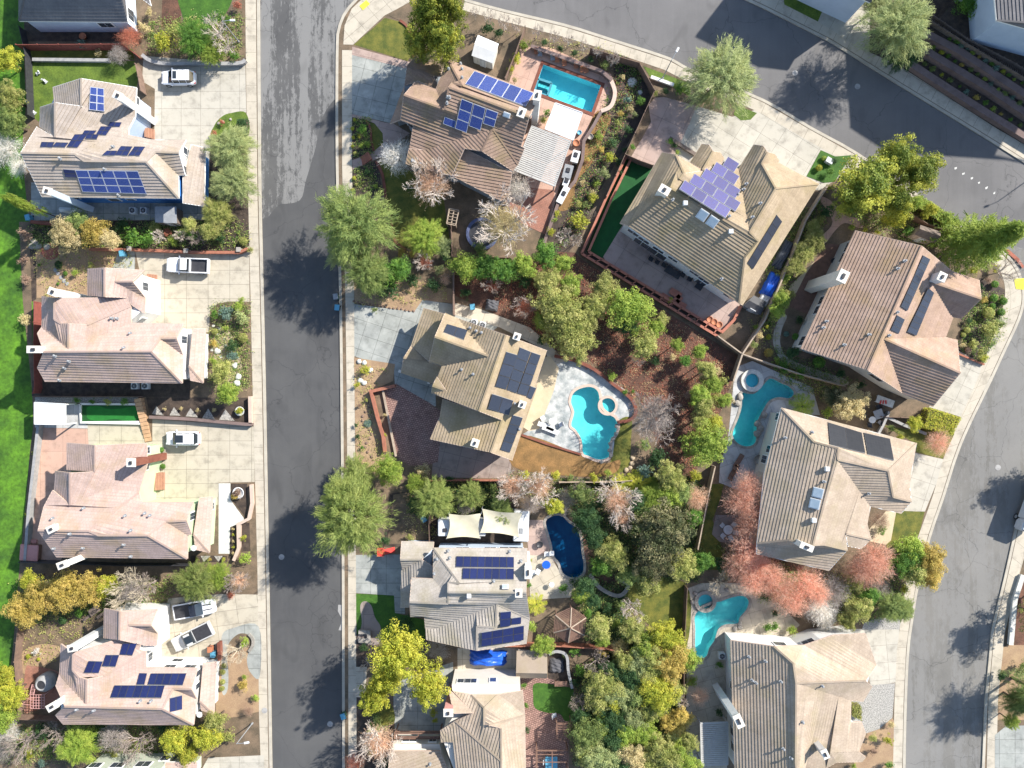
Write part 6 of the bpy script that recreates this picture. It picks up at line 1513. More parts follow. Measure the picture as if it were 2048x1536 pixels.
VEG = '''
15 120 30 b yellow;20 195 38 b oak;22 245 38 b olive;18 300 34 t white;42 335 22 t white;122 437 15 k lime;262 78 24 t rust;240 112 20 t grey;163 90 13 s blue;198 107 10 s tan
330 84 28 s yellow;350 62 20 s oak;393 78 36 f green;425 108 26 f lime;436 66 30 n white;458 96 24 n white;470 115 13 s green;475 10 12 s rust;455 40 12 s green;300 25 11 s tan;288 58 16 s tan
465 300 46 f silver;470 368 44 f silver;438 428 34 f oak;485 250 13 s dark;428 268 8 s rust;445 245 7 s rust;483 482 14 o oak;135 470 40 b tan;190 465 34 b golden;218 480 26 b tan;160 445 28 b olive
265 475 24 s green;292 480 22 s green;245 452 18 s dark;310 455 14 s oak;322 474 15 n white;348 485 12 s lime;335 465 10 s rust;366 475 13 n white;385 470 15 s green;380 450 18 b oak;420 460 26 b oak;400 478 18 n grey;440 475 14 s dark
52 470 18 s brown;48 520 14 s brown;50 640 14 s tan;52 560 12 s brown;114 528 13 o dark;78 529 5 o green;132 548 8 o green;150 545 9 s lime;183 530 9 s oak;115 568 5 o green;76 620 6 s yellow
429 629 11 s green;452 627 18 s blue;476 613 14 s lime;484 634 18 s silver;427 664 11 o oak;429 687 9 s golden;452 657 8 s lime;481 676 16 o oak;465 692 15 s dark;465 711 15 s blue;447 742 27 b oak;428 722 12 s lime;456 786 27 b lime;484 600 8 s lime;440 650 6 s silver
155 801 9 s green;185 803 8 s green;216 803 10 s oak;249 803 9 s green;324 898 9 o green;324 932 9 o green;482 820 7 s yellow;330 818 5 s tan;363 817 5 s tan;396 820 5 s tan;429 820 5 s tan;70 907 6 s yellow;55 1030 6 s yellow;470 993 8 s golden
488 1075 8 s yellow;490 1116 14 s lime;467 1058 4 s tan;467 1069 4 s yellow;467 1082 4 s tan;467 1094 4 s yellow;467 1106 4 s tan;395 1118 5 s yellow;420 1118 5 s golden;448 1118 5 s yellow
45 1222 40 b golden;82 1197 42 b golden;128 1182 44 b golden;176 1178 44 b golden;213 1172 30 b yellow;62 1160 25 b yellow;268 1178 48 n tan 0 grey;300 1168 24 n grey;397 1160 44 f moss;436 1150 28 f lime;480 1160 25 n rust 0 peach;462 1190 10 s rust
127 1240 14 o dark;160 1225 12 s green;57 1314 8 o yellow;76 1318 6 o yellow;74 1302 9 s white;20 1388 38 b yellow;8 1432 34 b lime;8 1350 25 b yellow;8 1492 30 t grey;50 1482 34 n grey;60 1508 12 s yellow;112 1468 28 n brown;160 1488 40 f lime;235 1470 34 t grey;277 1482 38 n grey;230 1508 14 s oak
350 1478 34 b yellow;378 1508 25 b yellow;412 1472 34 b yellow;432 1440 26 b oak;457 1470 18 s oak;86 1525 12 s blue;200 1462 22 s dark;150 1450 18 s dark;330 1450 20 s dark;20 1460 24 t white
447 1330 9 o oak;446 1346 9 o oak;446 1362 9 o oak;446 1377 9 o oak;475 1300 30 n tan;490 1284 13 s lime;488 1370 14 s golden;490 1353 8 s lime;512 1395 10 s lime;500 1420 12 t brown
858 35 54 d plume 14;888 88 46 d plume 13;840 92 36 d plume 11;900 20 44 d plume 14;708 239 6 o yellow;706 258 6.5 o yellow;708 275 6 o yellow;706 293 5.5 o yellow;709 306 7 o oak;723 292 8 s lime;736 288 9 s lime;726 259 14 s green;718 273 5 s yellow;707 355 7 o yellow;711 369 5 o oak;706 381 6 o yellow;752 373 6 s lime;735 345 7 s dark
797 315 36 t white;862 368 58 n white 0 peach;1035 382 38 n white 0 white;1008 452 72 n white 0 tan;714 450 78 f olive 10.5;736 545 46 f olive 8;690 500 40 f silver;850 476 38 f lime;882 492 22 f silver;805 505 14 s golden;826 508 10 s golden;850 526 22 n white 0 rust;768 550 34 b green;802 540 28 b green;797 545 13 b yellow;775 577 26 s dark;826 560 18 s dark;735 577 18 s silver;868 568 20 s dark;890 560 12 t peach;880 540 14 s silver
928 535 34 b lime;970 535 34 b green;1010 540 30 b green;985 572 20 n grey 0 rust;932 586 14 s dark;1048 530 30 b lime;1092 512 30 b green;1127 528 24 b lime;1050 560 20 s dark;960 500 20 s olive
1100 560 28 b oak;1110 608 50 b oak;1130 648 52 b oak;1152 684 42 b oak;1207 572 28 b oak;1190 612 32 b oak;1170 640 30 b oak;1256 620 54 B lime;1250 650 30 B dark;1287 692 30 b oak;1312 655 20 b lime;1048 615 28 n brown 0 rust;1353 690 14 b lime;1398 703 16 b lime;1370 722 14 b green;1401 732 14 b oak;1310 722 14 s dark;1275 722 12 n white;1223 752 13 s lime;1422 765 22 b lime;1430 742 16 s tan;1250 785 8 s green;1266 783 6 s green;1160 715 14 s olive;1085 680 14 s dark;1340 600 8 s yellow;1385 640 8 s brown
1305 835 62 n grey 0 grey;1406 812 28 b oak;1432 775 16 b lime;1425 800 22 s oak;1412 888 54 B lime;1425 848 24 b yellow;1317 915 28 s dark;1288 890 16 s olive;1290 942 20 s blue;1340 952 35 b oak;1307 995 25 f lime;1390 950 14 s yellow;1277 966 28 p yellow;1240 966 20 p yellow;1302 970 18 p lime;1360 985 24 b olive
1024 972 40 n white 0 peach;1078 972 44 n white 0 peach;1233 1000 48 n white 0 peach;1160 975 20 n grey;1245 1036 26 n white 0 peach;1109 1012 19 b yellow;1134 996 20 t grey;1172 1040 34 b dark;1188 1075 25 b dark;1225 1108 34 b oak;1325 1060 66 b tanolive;1310 1120 50 b tanolive;1365 1130 34 b oak;1391 995 26 t peach;1404 1122 26 b green;1388 1035 18 b green;1188 955 14 s yellow;1112 950 11 s yellow;1050 950 12 s yellow;1060 1010 20 t grey;1000 1006 22 f olive;1205 1005 16 s dark;1290 1030 24 b olive;1140 955 9 s olive;1215 945 9 s lime;1130 1020 14 s grey
716 945 34 f moss;777 940 38 B lime;690 990 46 f moss 10;708 1035 78 f moss 10.5;868 997 42 f moss;832 966 20 f lime;942 990 28 f moss;848 941 20 s tan;826 1006 14 s dark;1006 1028 22 f olive;932 1008 20 t grey;985 975 12 s olive;900 960 12 s dark;725 895 5 s green;736 847 9 g blue;730 740 12 s yellow;715 770 8 s yellow;720 810 6 s brown;733 800 5 s oak;770 830 5 s tan;770 870 5 s yellow;716 873 7 s dark;712 850 5 s dark;770 1080 14 s dark;820 1075 10 s oak;750 620 8 s olive
800 1305 60 b yellow 12;858 1368 46 b yellow 10;752 1388 38 b yellow 10;775 1350 40 b yellow 11;812 1248 22 s dark;875 1296 25 t grey;736 1325 14 n white;758 1480 52 n white 0 peach;710 1522 20 t rust;866 1425 10 s yellow;870 1440 8 s yellow;752 1450 22 s olive;770 1525 16 s dark;740 1500 12 s olive;728 1295 10 s dark
1073 1208 22 p yellow;1162 1190 19 p lime;1086 1290 27 B lime;1063 1252 13 s lime;1127 1176 12 s green;1172 1171 22 b dark;1187 1200 16 b dark;1176 1226 10 s green;1200 1254 28 b oak;1203 1278 17 b lime;1231 1247 12 s lime;1266 1256 28 b oak;1238 1293 18 t tan;1261 1214 25 n white;1205 1303 12 s golden;1193 1322 28 n grey;1160 1340 16 s green;1130 1310 9 s olive;1058 1170 7 s green;1060 1120 6 s oak
1330 1273 40 b yellow;1302 1320 38 b oak;1342 1322 42 b golden;1375 1318 25 b lime;1315 1382 44 b yellow;1277 1326 30 b silver;1206 1370 38 b oak;1233 1387 34 b silver;1196 1402 28 b oak;1264 1432 30 b silver;1286 1462 32 b lime;1259 1350 30 b dark;1268 1392 28 b olive;1175 1466 38 b olive;1226 1438 36 b dark;1226 1480 30 b dark;1196 1511 40 b silver;1264 1511 36 b tan;1322 1501 42 b oak;1350 1450 24 b golden;1333 1443 16 b golden;1366 1433 22 b golden;1378 1527 25 b lime;1383 1362 14 s lime;1400 1390 20 t peach;1363 1400 14 n white;1155 1400 20 n grey;1160 1427 20 b dark;1240 1530 28 b dark;1048 1370 8 s green;1052 1410 8 s green;1054 1460 8 s dark;1150 1365 12 s dark
1439 1329 10 s green;1442 1166 28 n tan;1440 1130 20 s dark;1450 1150 10 s golden;1438 1425 10 s dark
1076 66 13 n white;1109 79 14 n white;1137 86 12 n white;1167 99 12 n white;1195 107 13 n white;1226 122 15 n white;977 38 13 n peach;1008 50 14 n peach;1033 56 12 n peach;950 30 10 n peach;975 58 16 s dark;998 68 14 s dark;1088 85 10 s dark;1120 98 10 s dark;1150 108 10 s dark;1180 120 10 s dark;1210 130 10 s olive;1033 119 14 s yellow;1048 91 14 s lime;1022 140 10 s yellow;1030 160 8 s tan
1282 203 12 s green;1254 200 11 s blue;1264 165 9 g white;1261 218 9 s tan;1241 228 8 s golden;1256 261 13 s dark;1198 274 11 s lime;1094 226 9 s green;1086 241 10 s oak;1226 287 12 s dark;1221 315 14 s yellow;1203 300 8 s golden;1208 348 16 s silver;1193 368 9 s lime;1238 325 10 s dark;1183 386 10 s tan;1185 396 12 s yellow;1160 443 22 s yellow;1157 408 9 s oak;1114 428 10 s yellow;1101 464 12 s yellow;1127 476 20 n peach;1152 482 16 n peach;1183 431 10 n grey;1245 155 7 s tan;1280 185 5 g white;1270 230 8 s silver;1235 245 7 s oak;1240 345 8 s dark;1170 410 9 s olive;1108 440 8 s lime;1165 365 7 s tan;1175 320 6 s golden;1250 300 8 s dark
1440 160 72 f silver;1310 188 8 s oak;1330 184 10 s dark;1358 180 13 s green;1340 284 9 s green;1264 295 8 s green;1348 292 8 s dark;1355 305 7 s lime
1732 365 74 d plume 10;1835 345 56 d plume 9;1788 325 54 d plume 9;1790 400 46 d plume 8;1700 405 38 d plume 7;1647 315 9 o lime;1638 333 11 o yellow;1660 345 11 s green;1656 376 9 s yellow;1668 322 9 s dark;1788 432 31 b yellow;1703 454 9 s lime;1729 459 7 s yellow;1754 465 7 s yellow;1832 405 16 b lime;1862 418 16 b yellow;1892 436 15 b lime;1817 464 14 s green;1850 430 12 b yellow
1655 423 18 s dark;1637 443 16 s oak;1630 482 22 f oak;1608 508 22 f oak;1590 534 20 f oak;1568 556 16 s lime;1562 601 22 b lime;1552 622 18 b lime;1536 654 7 o yellow;1538 672 9 o yellow;1541 705 14 o golden;1571 669 9 o blue;1594 673 12 o green;1586 705 18 s dark;1642 728 20 o green;1566 735 16 s green;1600 746 14 s green;1553 722 10 s lime;1680 745 12 s dark;1512 655 8 s lime;1520 672 8 s tan;1508 690 9 s olive
1903 500 84 c lime 13.5;1947 542 14 s yellow;1990 537 11 s yellow;1993 568 12 o green;1989 593 13 o green;2005 601 13 o green;1986 614 10 o green;2005 622 12 o green;1979 630 19 o oak;1967 600 9 s golden;1980 657 22 s oak;1996 648 15 s olive;1935 658 10 o oak;1928 671 8 o oak;1946 688 12 s oak;1935 701 10 o brown;1960 706 14 s oak;1967 716 10 s yellow;1937 641 8 s dark;1924 690 8 s tan;2000 545 30 n white;1960 575 10 s dark;1975 560 8 s brown
1604 813 26 p lime;1700 806 42 b tan;1664 795 28 b tanolive;1655 824 14 s lime;1828 847 18 b yellow;1873 885 26 t coral;1797 875 12 s yellow;1756 1040 20 t brown;1762 1060 12 s green;1782 856 10 s olive;1720 770 12 s dark
1820 1096 36 b lime;1858 1121 42 b golden;1806 1122 38 b green;1828 1144 34 b oak;1860 1156 28 b golden;1810 1178 12 s yellow
1492 969 30 t coral 6;1480 1002 38 t coral 6;1502 1025 36 t coral 6;1492 1096 40 t coral 6;1478 1129 36 t coral 6;1508 1123 38 t coral 6;1553 1171 38 t coral 6;1604 1160 36 t coral 6;1580 1197 34 t coral 6;1744 1116 42 t coral 6;1722 1136 36 t coral 6;1500 1160 30 t coral 6;1535 1145 30 t coral 6;1630 1185 26 t coral 6;1490 1050 28 t coral 6;1700 1150 24 t peach
1663 1179 34 t grey;1637 1215 32 t white;1650 1235 24 t white;1716 1215 32 b oak;1693 1242 22 b oak;1706 1166 24 b oak;1757 1179 24 t grey;1782 1212 34 f olive;1804 1218 24 f olive;1584 1260 12 s lime;1536 1255 12 s green;1549 1252 12 s green;1740 1190 22 b green;1550 1225 10 s dark
1744 1474 12 s oak;1774 1479 13 s yellow;1782 1448 9 s tan;1746 1502 9 s brown;1777 1529 11 s green;1706 1532 8 s lime
1790 58 64 f silver 10;1800 110 36 f dark;1934 10 34 b green;1905 30 20 s dark;1750 15 34 f silver;1955 45 16 s green
1228 588 22 b oak;1140 572 26 b lime;1086 642 24 b lime;1322 640 16 b oak;1415 742 24 b oak;1400 790 26 b lime;1448 800 18 b lime;1398 842 22 b oak;1445 760 14 s oak;1345 715 10 s tan;1375 790 9 s brown
1290 1290 30 b lime;1250 1322 26 b oak;1222 1342 24 b dark;1186 1372 22 b olive;1300 1412 30 b oak;1342 1382 28 b oak;1250 1462 30 b lime;1300 1532 30 b oak;1352 1502 28 b lime;1170 1502 26 b oak;1200 1452 26 b lime;1376 1482 22 b oak;1226 1400 26 b yellow;1160 985 22 b olive;1270 1002 24 b dark;1340 992 26 b lime;1202 1132 24 b green;1292 1162 26 b oak;1256 1152 22 b olive;1150 1300 14 s green;1240 1210 16 s olive;1215 1215 14 s dark
90 1462 22 s dark;185 1445 16 s oak;300 1445 16 s tan;420 1440 14 s lime;240 1215 14 s olive;500 500 8 s oak;1460 800 10 s tan;1530 1190 14 s dark;1620 1225 18 t grey;1760 1150 18 s green;1580 590 14 s oak;1600 640 12 s dark;1625 455 14 f oak;890 510 16 s dark;1080 560 18 b oak
2032 1400 32 f olive;2002 1350 13 s dark;2038 1345 16 s silver;2020 1440 18 f lime;2046 1330 14 s olive
2085 1235 46 b oak 8;2075 1385 52 f olive 8.5;2110 1180 36 n grey;760 1610 50 n grey 9;850 1620 50 n grey 9;2120 940 40 b olive 7
'''
for row in VEG.replace('\n', ';').split(';'):
    a = row.split()
    if not a: continue
    hh = float(a[5]) if len(a) > 5 and float(a[5]) > 0 else None
    plant(float(a[0]), float(a[1]), float(a[2]), a[3], a[4], hh, a[6] if len(a) > 6 else None)
# ---------------- fences and walls ----------------
def pw(p, z=GZ): return P(p[0], p[1], z)
def fence(label, m, line, h=1.8, thick=0.06, post=0.12, cat='fence', name='wooden_fence', z=GZ, cap=None, step=2.4):
    w = [pw(p, z + h) for p in line]; w = [Vector((p.x, p.y, z)) for p in w]
    o = w[0].copy(); t = thing(name, label, cat, o)
    pm = None
    for a, b_ in zip(w, w[1:]):
        b = MB(); a_, c_ = a - o, b_ - o
        b.beam(a_ + Vector((0, 0, h / 2)), c_ + Vector((0, 0, h / 2)), thick, h - 0.05)
        b.build('panel', m, t)
        if cap: b = MB(); b.beam(a_ + Vector((0, 0, h + 0.02)), c_ + Vector((0, 0, h + 0.02)), cap, 0.07); b.build('top_rail', m, t)
        if post:
            n = max(1, min(30, int((b_ - a).length / step)))
            for i in range(n + 1 if b_ is w[-1] else n):
                p = a_ + (c_ - a_) * (i / n)
                if pm is None:
                    b = MB(); b.box(Vector((0, 0, h / 2 + 0.04)), (post, post, h + 0.1)); pm = b.mesh('post'); pm.materials.append(m)
                obj('post', pm, t, None, p)
    return t
def gwall(label, m, line, h=0.8, thick=0.3, name='garden_wall', cat='wall', curved=False, z=GZ, capm=None, capw=0.06):
    if curved: line = smooth(line, 4, False)
    w = [pw(p, z + h) for p in line]; o = Vector((w[0].x, w[0].y, z))
    t = thing(name, label, cat, o)
    b = MB(); c = MB()
    w = [Vector((p.x, p.y, z)) - o for p in w]
    n = len(w); L_, R_ = [], []
    for i in range(n):
        a, d = w[max(i - 1, 0)], w[min(i + 1, n - 1)]; u = (d - a).normalized(); s_ = Vector((-u.y, u.x, 0))
        k = 1.0
        if 0 < i < n - 1:
            u1 = (w[i] - w[i - 1]).normalized(); k = 1 / max(0.5, abs(u.dot(u1)))
        L_.append(w[i] + s_ * thick / 2 * k); R_.append(w[i] - s_ * thick / 2 * k)
    def slab(bm, L1, R1, z0, z1):
        v = [[bm.verts.new((p.x, p.y, zz)) for p in q for zz in (z0, z1)] for q in (L1, R1)]
        for i in range(len(L1) - 1):
            a, b_ = v[0], v[1]; j = 2 * i
            bm.faces.new((a[j + 1], a[j + 3], b_[j + 3], b_[j + 1])); bm.faces.new((a[j], a[j + 2], a[j + 3], a[j + 1])); bm.faces.new((b_[j], b_[j + 1], b_[j + 3], b_[j + 2]))
        bm.faces.new((v[0][0], v[0][1], v[1][1], v[1][0])); j = 2 * len(L1) - 2; bm.faces.new((v[0][j], v[1][j], v[1][j + 1], v[0][j + 1]))
    slab(b.bm, L_, R_, -0.2, h)
    b.build('wall_body', m, t)
    k = (thick + 2 * capw) / thick
    L2 = [(l + r) / 2 + (l - r) / 2 * k for l, r in zip(L_, R_)]; R2 = [(l + r) / 2 - (l - r) / 2 * k for l, r in zip(L_, R_)]
    slab(c.bm, L2, R2, h, h + 0.06); c.build('coping', capm or m, t)
    return t
M['fence_red'] = mat('fence_red', (0.30, 0.09, 0.07), (0.22, 0.07, 0.055), 2.0, fine=0.3)
M['fence_brown'] = mat('fence_brown', (0.24, 0.16, 0.12), (0.17, 0.115, 0.09), 2.0, fine=0.3)
M['fence_tan'] = mat('fence_tan', (0.46, 0.37, 0.28), (0.36, 0.28, 0.21), 2.0, fine=0.3)
M['block_pink'] = slabs('block_pink', (0.42, 0.30, 0.27), (0.36, 0.26, 0.235), 0.45, 0.2, 0.5, joint=0.01, st=0.3, stain=(0.34, 0.26, 0.24))
M['wall_grey_stone'] = mat('wall_grey_stone', (0.38, 0.37, 0.36), (0.28, 0.28, 0.28), 2.0, fine=0.3)
fence('maroon board fence between the dark patio and the green back lawn', M['fence_red'], pts('125 350 960 345 1060 420', A1))
fence('dark wire fence running down the edge of the bright field', M['metal_dark'], pts('145 205 195 430 205 700 215 900', A1), 1.5, 0.03, 0.07)
fence('short weathered fence at the corner of the green back lawn', M['fence_brown'], pts('1062 500 1085 600 1105 710', A1), 1.6)
gwall('low concrete retaining wall across the top of the green back lawn', M['wall_grey_stone'], pts('255 468 860 474', A1), 0.5)
gwall('curved stone wall along the edge of the first driveway', M['wall_grey_stone'], pts('1118 430 1180 475 1300 500 1550 500 1870 498 1932 470', A1), 0.6, 0.35, curved=True)
gwall('red timber retaining wall above the white pickup driveway', M['wood_red'], pts('700 466 1045 470 1260 478 1490 490 1880 492 1950 462', A2), 0.8, 0.25)
for x, y in ((1048, 472), (1490, 490), (1900, 480)):
    q = A2.p(x, y, GZ); b = MB(); b.box(Vector((0, 0, 0.5)), (0.5, 0.5, 1.0), bev=0.03); b.box(Vector((0, 0, 1.03)), (0.6, 0.6, 0.08)); o = b.build('pillar', M['stone'], None, loc=(q.x, q.y, GZ)); tag(o, place_label('square stone pillar', *A2.px(x, y), '')[0], 'pillar', 'pillars of the red retaining wall')
gwall('brick wall beside the small bin at the field edge', M['brick'], pts('240 250 455 268', A2), 1.0)
fence('reddish fence between the pale house and the field', M['fence_red'], pts('268 880 262 1200 268 1560 256 1600', A2), 1.7)
fence('dark fence under the striped roof of the pale house', M['fence_brown'], pts('262 105 1090 108', A3), 1.2)
gwall('white kerb wall around the artificial putting green', M['wall_white'], pts('632 165 1120 168 1152 313 634 310 632 165', A3), 0.3, 0.15)
gwall('cream garden wall along the top of the green house driveway', M['block_pink'], pts('1175 268 1500 285 1940 325 1985 325', A3), 0.7, 0.3)
gwall('cream garden wall ending at a lamp pillar beside the rose bed', M['trim_tan'], pts('1968 105 1972 320', A3), 0.7, 0.3)
gwall('cream garden wall beside the white slab garden', M['trim_tan'], pts('1978 800 1985 950 1960 1070 1880 1110 1880 1300 1840 1400', A3), 0.6, 0.3)
fence('dark boundary fence along the bottom of the green house', M['metal_dark'], pts('150 1412 900 1440 1490 1440', A3), 1.6)
gwall('pale low wall between the pink terrace and the field', M['wall_grey_stone'], pts('300 335 265 650 225 1000 195 1400', A3), 1.0, 0.25)
fence('brown fence between the dirt yard and the field below the golden trees', M['fence_brown'], pts('140 400 110 700 140 1100', A4), 1.5)
fence('brown back fence under the bare grey trees', M['fence_brown'], pts('40 1150 450 1170', A4), 1.6)
gwall('short red brick wall at the mouth of the two-pickup driveway', M['brick'], pts('1722 550 1728 690', A4), 0.9)
# centre
gwall('brick mowing edge curling along the front lawn of the brown house', M['brick'], pts('752 322 765 350 772 395 782 440 789 480 812 500', FULL), 0.12, 0.25, 'lawn_edging', 'edging', True)
gwall('brick mowing edge around the corner lawn', M['brick'], pts('1180 160 1240 210 1268 300 1272 390 1292 450', B1), 0.12, 0.2, 'lawn_edging', 'edging', True)
gwall('brick mowing edge beside the ball shrub bed', M['brick'], pts('915 945 950 1020 955 1100 975 1190', B1), 0.12, 0.15, 'lawn_edging', 'edging', True)
fence('weathered fence between the white shed yard and the pool patio', M['fence_brown'], pts('158 205 80 420 0 610', C1), 1.8)
gwall('rose brick garden wall wrapping the rectangular pool patio', M['block_pink'], pts('1062 92 1203 142 1224 160', FULL), 0.8, 0.35)
gwall('curved pink seat wall at the corner of the pool patio', M['trim_tan'], pts('1221 158 1230 185 1222 212 1202 222', FULL), 0.6, 0.4, curved=True)
gwall('pink retaining wall stepping down beside the outdoor kitchen', M['block_pink'], pts('1202 224 1188 250 1168 282 1165 320 1150 362 1118 402 1088 487', FULL), 0.7, 0.3)
fence('dark fence rising along the planted slope to the street', M['fence_brown'], pts('1182 96 1238 113 1279 125 1310 180 1251 308 1213 392', FULL), 1.8)
fence('side gate fence at the foot of the stamped driveway', M['fence_brown'], pts('950 1212 1060 1262 1168 1300', C1), 1.7)
gwall('low white wall beside the verge lawn', M['wall_white'], pts('1150 605 1330 668', C1), 0.4, 0.3)
gwall('grey timber planter wall above the turf yard', M['wood_grey'], pts('1295 1085 1500 1215', C1), 0.5, 0.35)
fence('long tan topped fence between the covered side yard and the deck', M['fence_tan'], pts('1655 372 1612 440 1585 510 1530 640 1485 708 1467 762', FULL), 1.7, cap=0.2)
fence('tan fence crossing from the mulch corner towards the cocoa house', M['fence_tan'], pts('1436 672 1485 708 1530 724 1600 748 1690 772', FULL), 1.6, cap=0.16)
fence('brown fence beside the bins of the tan house', M['fence_brown'], pts('1602 640 1605 980', B2), 1.7, cap=0.2)
fence('thin fence from the trellis down to the green trees', M['fence_brown'], pts('1580 250 1590 520 2050 532', B2), 1.5)
gwall('red timber wall of the terraced dirt strip', M['wood_red'], pts('1140 22 952 66 1000 260 1048 420 1062 545', B3), 0.8, 0.3)
gwall('tan kerb between the cobble yard and the dirt strip', M['fence_tan'], pts('1045 50 1150 578', B3), 0.3, 0.18)
fence('long red back fence below the dry brown lawn', M['wood_red'], pts('1275 745 1420 770 2050 772 2200 770', B3), 1.6)
fence('thin pale fence running to the yellow palm', M['fence_tan'], pts('430 785 820 782 1000 770', C3), 1.4)
fence('weathered fence beside the white camper', M['fence_brown'], pts('1405 1040 1412 1250', B3), 1.7)
gwall('curved brick wall holding the pool deck off the mulch slope', M['brick'], pts('1109 712 1152 722 1190 740 1226 768 1242 780 1264 800 1272 824 1260 840 1236 844', FULL), 0.5, 0.3, curved=True)
gwall('thin brick edge between the marbled deck and the dry lawn', M['brick'], pts('130 408 330 480 600 562', C3), 0.15, 0.15, 'lawn_edging', 'edging')
fence('tan fence beside the narrow strip of lawn', M['fence_tan'], pts('1655 660 1600 900 1520 1310', C3), 1.6, cap=0.16)
fence('dark fence left of the bent turquoise pool', M['fence_brown'], pts('1438 125 1415 580 1405 1480', C4), 1.7)
fence('red board fence under the wooden gazebo', M['wood_red'], pts('0 578 450 578 820 602 1010 640', C4), 1.6, cap=0.15)
gwall('curved white retaining wall beside the dark covered bed', M['wall_grey_stone'], pts('345 640 400 618 460 630 490 670 500 780 530 910', C4), 0.9, 0.25, curved=True)
gwall('grey planter wall beside the dark patio set', M['wall_grey_stone'], pts('985 225 940 330 905 395', D3), 0.6, 0.2)
gwall('long grey wall leading to the boxy hedge', M['wall_grey_stone'], pts('940 255 1100 330 1280 402', D3), 0.5, 0.25)
fence('brown fence behind the striped garden shed', M['fence_brown'], pts('1095 140 1300 270 1500 335', D2), 1.6)
fence('short fence closing the side yard under the cocoa house', M['fence_brown'], pts('925 265 1240 280', D3), 0.9)
gwall('thin red timber edge of the clipped garden', M['wood_red'], pts('1530 1290 1735 1375', D2), 0.3, 0.12)
gwall('stone border of the circular bed in the green slab garden', M['stone'], pts('1960 480 1990 520 1990 570 1960 620', A4), 0.2, 0.25, curved=True)
gwall('stone bench border on the lower left lawn path', M['stone'], pts('855 465 935 468 938 535 855 530', B4), 0.45, 0.4)
gwall('boulder edge around the brown rockery', M['stone'], pts('670 10 740 110 860 175 930 165 970 90 900 50', C4), 0.35, 0.4, curved=True)
gwall('white boulder row along the red mulch bank', M['rock_slab'], pts('2046 1150 2030 1200 2022 1290', FULL), 0.4, 0.5)
# terraces with block walls, each a step higher than the one below
terr = [('290', '1080 450 1400 660 1720 865 2048 1065 2500 1340', 1.0, 'lowest'), ('', '1200 350 1460 510 1800 712 2048 880 2500 1180', 1.9, 'middle'), ('', '1265 255 1550 405 1880 625 2048 735 2500 1030', 2.8, 'upper')]
for i, (_, ln, zt, wd) in enumerate(terr):
    gwall(f'{wd} pink block wall of the three planted terraces', M['block_pink'], pts(ln, D1), zt - GZ, 0.85, 'retaining_wall', 'wall', capm=M['block_pink'], capw=0.02)
ter_o = ['1090 440 1265 245 1420 60 2500 700 2500 1330', '1210 345 1330 230 1480 60 2500 640 2500 1170', '1280 250 1400 120 1520 0 2500 500 2500 1020']
for s_, zt in zip(ter_o, (0.85, 1.75, 2.65)): sheet('terrace', M['mulch_dark'], pts(s_, D1), zt)
fence('slatted brown railing strip above the upper terrace wall', M['wood_grey'], pts('1340 120 1600 300 1990 500 2200 640', D1), 0.9, 0.05, 0.1, z=2.65, step=0.8)
fence('lower slatted brown railing above the upper terrace wall', M['wood_grey'], pts('1325 165 1600 340 1990 570 2200 700', D1), 0.9, 0.05, 0.1, z=2.65, step=0.8)
b = MB(); o = D1.p(1660, 350, 2.7)
for i in range(56):
    t_ = i / 55; a = D1.p(1335 + 780 * t_, 128 + 470 * t_, 3.0) - o; c = D1.p(1325 + 780 * t_, 172 + 480 * t_, 3.0) - o
    b.beam(a, c, 0.09, 0.05)
tag(b.build('slatted_walkway', M['wood_grey'], None, loc=o), 'row of grey slats bridging the two terrace railings', 'walkway')
tp = random.Random(3)
for i, (ln, zt) in enumerate((('1160 440 2040 1010', 0.9), ('1300 355 2040 830', 1.8), ('1440 290 2040 670', 2.7))):
    a = [float(x) for x in ln.split()]
    for k in range(13):
        t_ = (k + 0.5) / 13; x = a[0] + (a[2] - a[0]) * t_ + tp.uniform(-12, 12); y = a[1] + (a[3] - a[1]) * t_ + tp.uniform(-6, 6)
        q = D1.p(x, y, zt); o = obj('terrace_plant', PROTO['s'][k % 3], None, None, (q.x, q.y, zt + 0.15)); rr = tp.uniform(0.25, 0.55); o.scale = (rr, rr, rr * 0.8)
        tn = tp.choice(['lime', 'yellow', 'blue', 'olive', 'green', 'golden']); setmat(o, L[tn])
        ORD = 'first second third fourth fifth sixth seventh eighth ninth tenth eleventh twelfth thirteenth'.split()
        tag(o, f'{ORD[k]} plant from the big grey-green tree, {TINTW[tn]}, on the {("lowest", "middle", "upper")[i]} terrace', 'plant', 'terrace plants, ' + ('lowest', 'middle', 'upper')[i] + ' row')

# red planter rail of the big house
o = P(1300, 590, GZ); t = thing('planter_rail', 'long red timber planter rail along two sides of the turf and patio', 'planter', o)
M['planter_red'] = mat('planter_red', (0.46, 0.18, 0.12), (0.36, 0.14, 0.095), 2.0, fine=0.25)
outer = [(1253, 312), (1213, 395), (1163, 507), (1436, 673)]; inner = [(1262, 318), (1223, 398), (1177, 503), (1443, 663)]
for ln in (outer, inner):
    for a, c in zip(ln, ln[1:]):
        b = MB(); b.beam(P(*a, 0.85) - o, P(*c, 0.85) - o, 0.32, 0.12); b.beam(P(*a, 0.5) - o, P(*c, 0.5) - o, 0.12, 0.8); b.build('rail', M['planter_red'], t)
for k in range(2, 3):
    for i in range(15):
        u = (i + 0.5) / 15; a = [outer[k][j] + (outer[k + 1][j] - outer[k][j]) * u for j in (0, 1)]; c = [inner[k][j] + (inner[k + 1][j] - inner[k][j]) * u for j in (0, 1)]
        b = MB(); b.beam(P(*a, 0.86) - o, P(*c, 0.86) - o, 0.14, 0.1); b.build('divider', M['planter_red'], t)
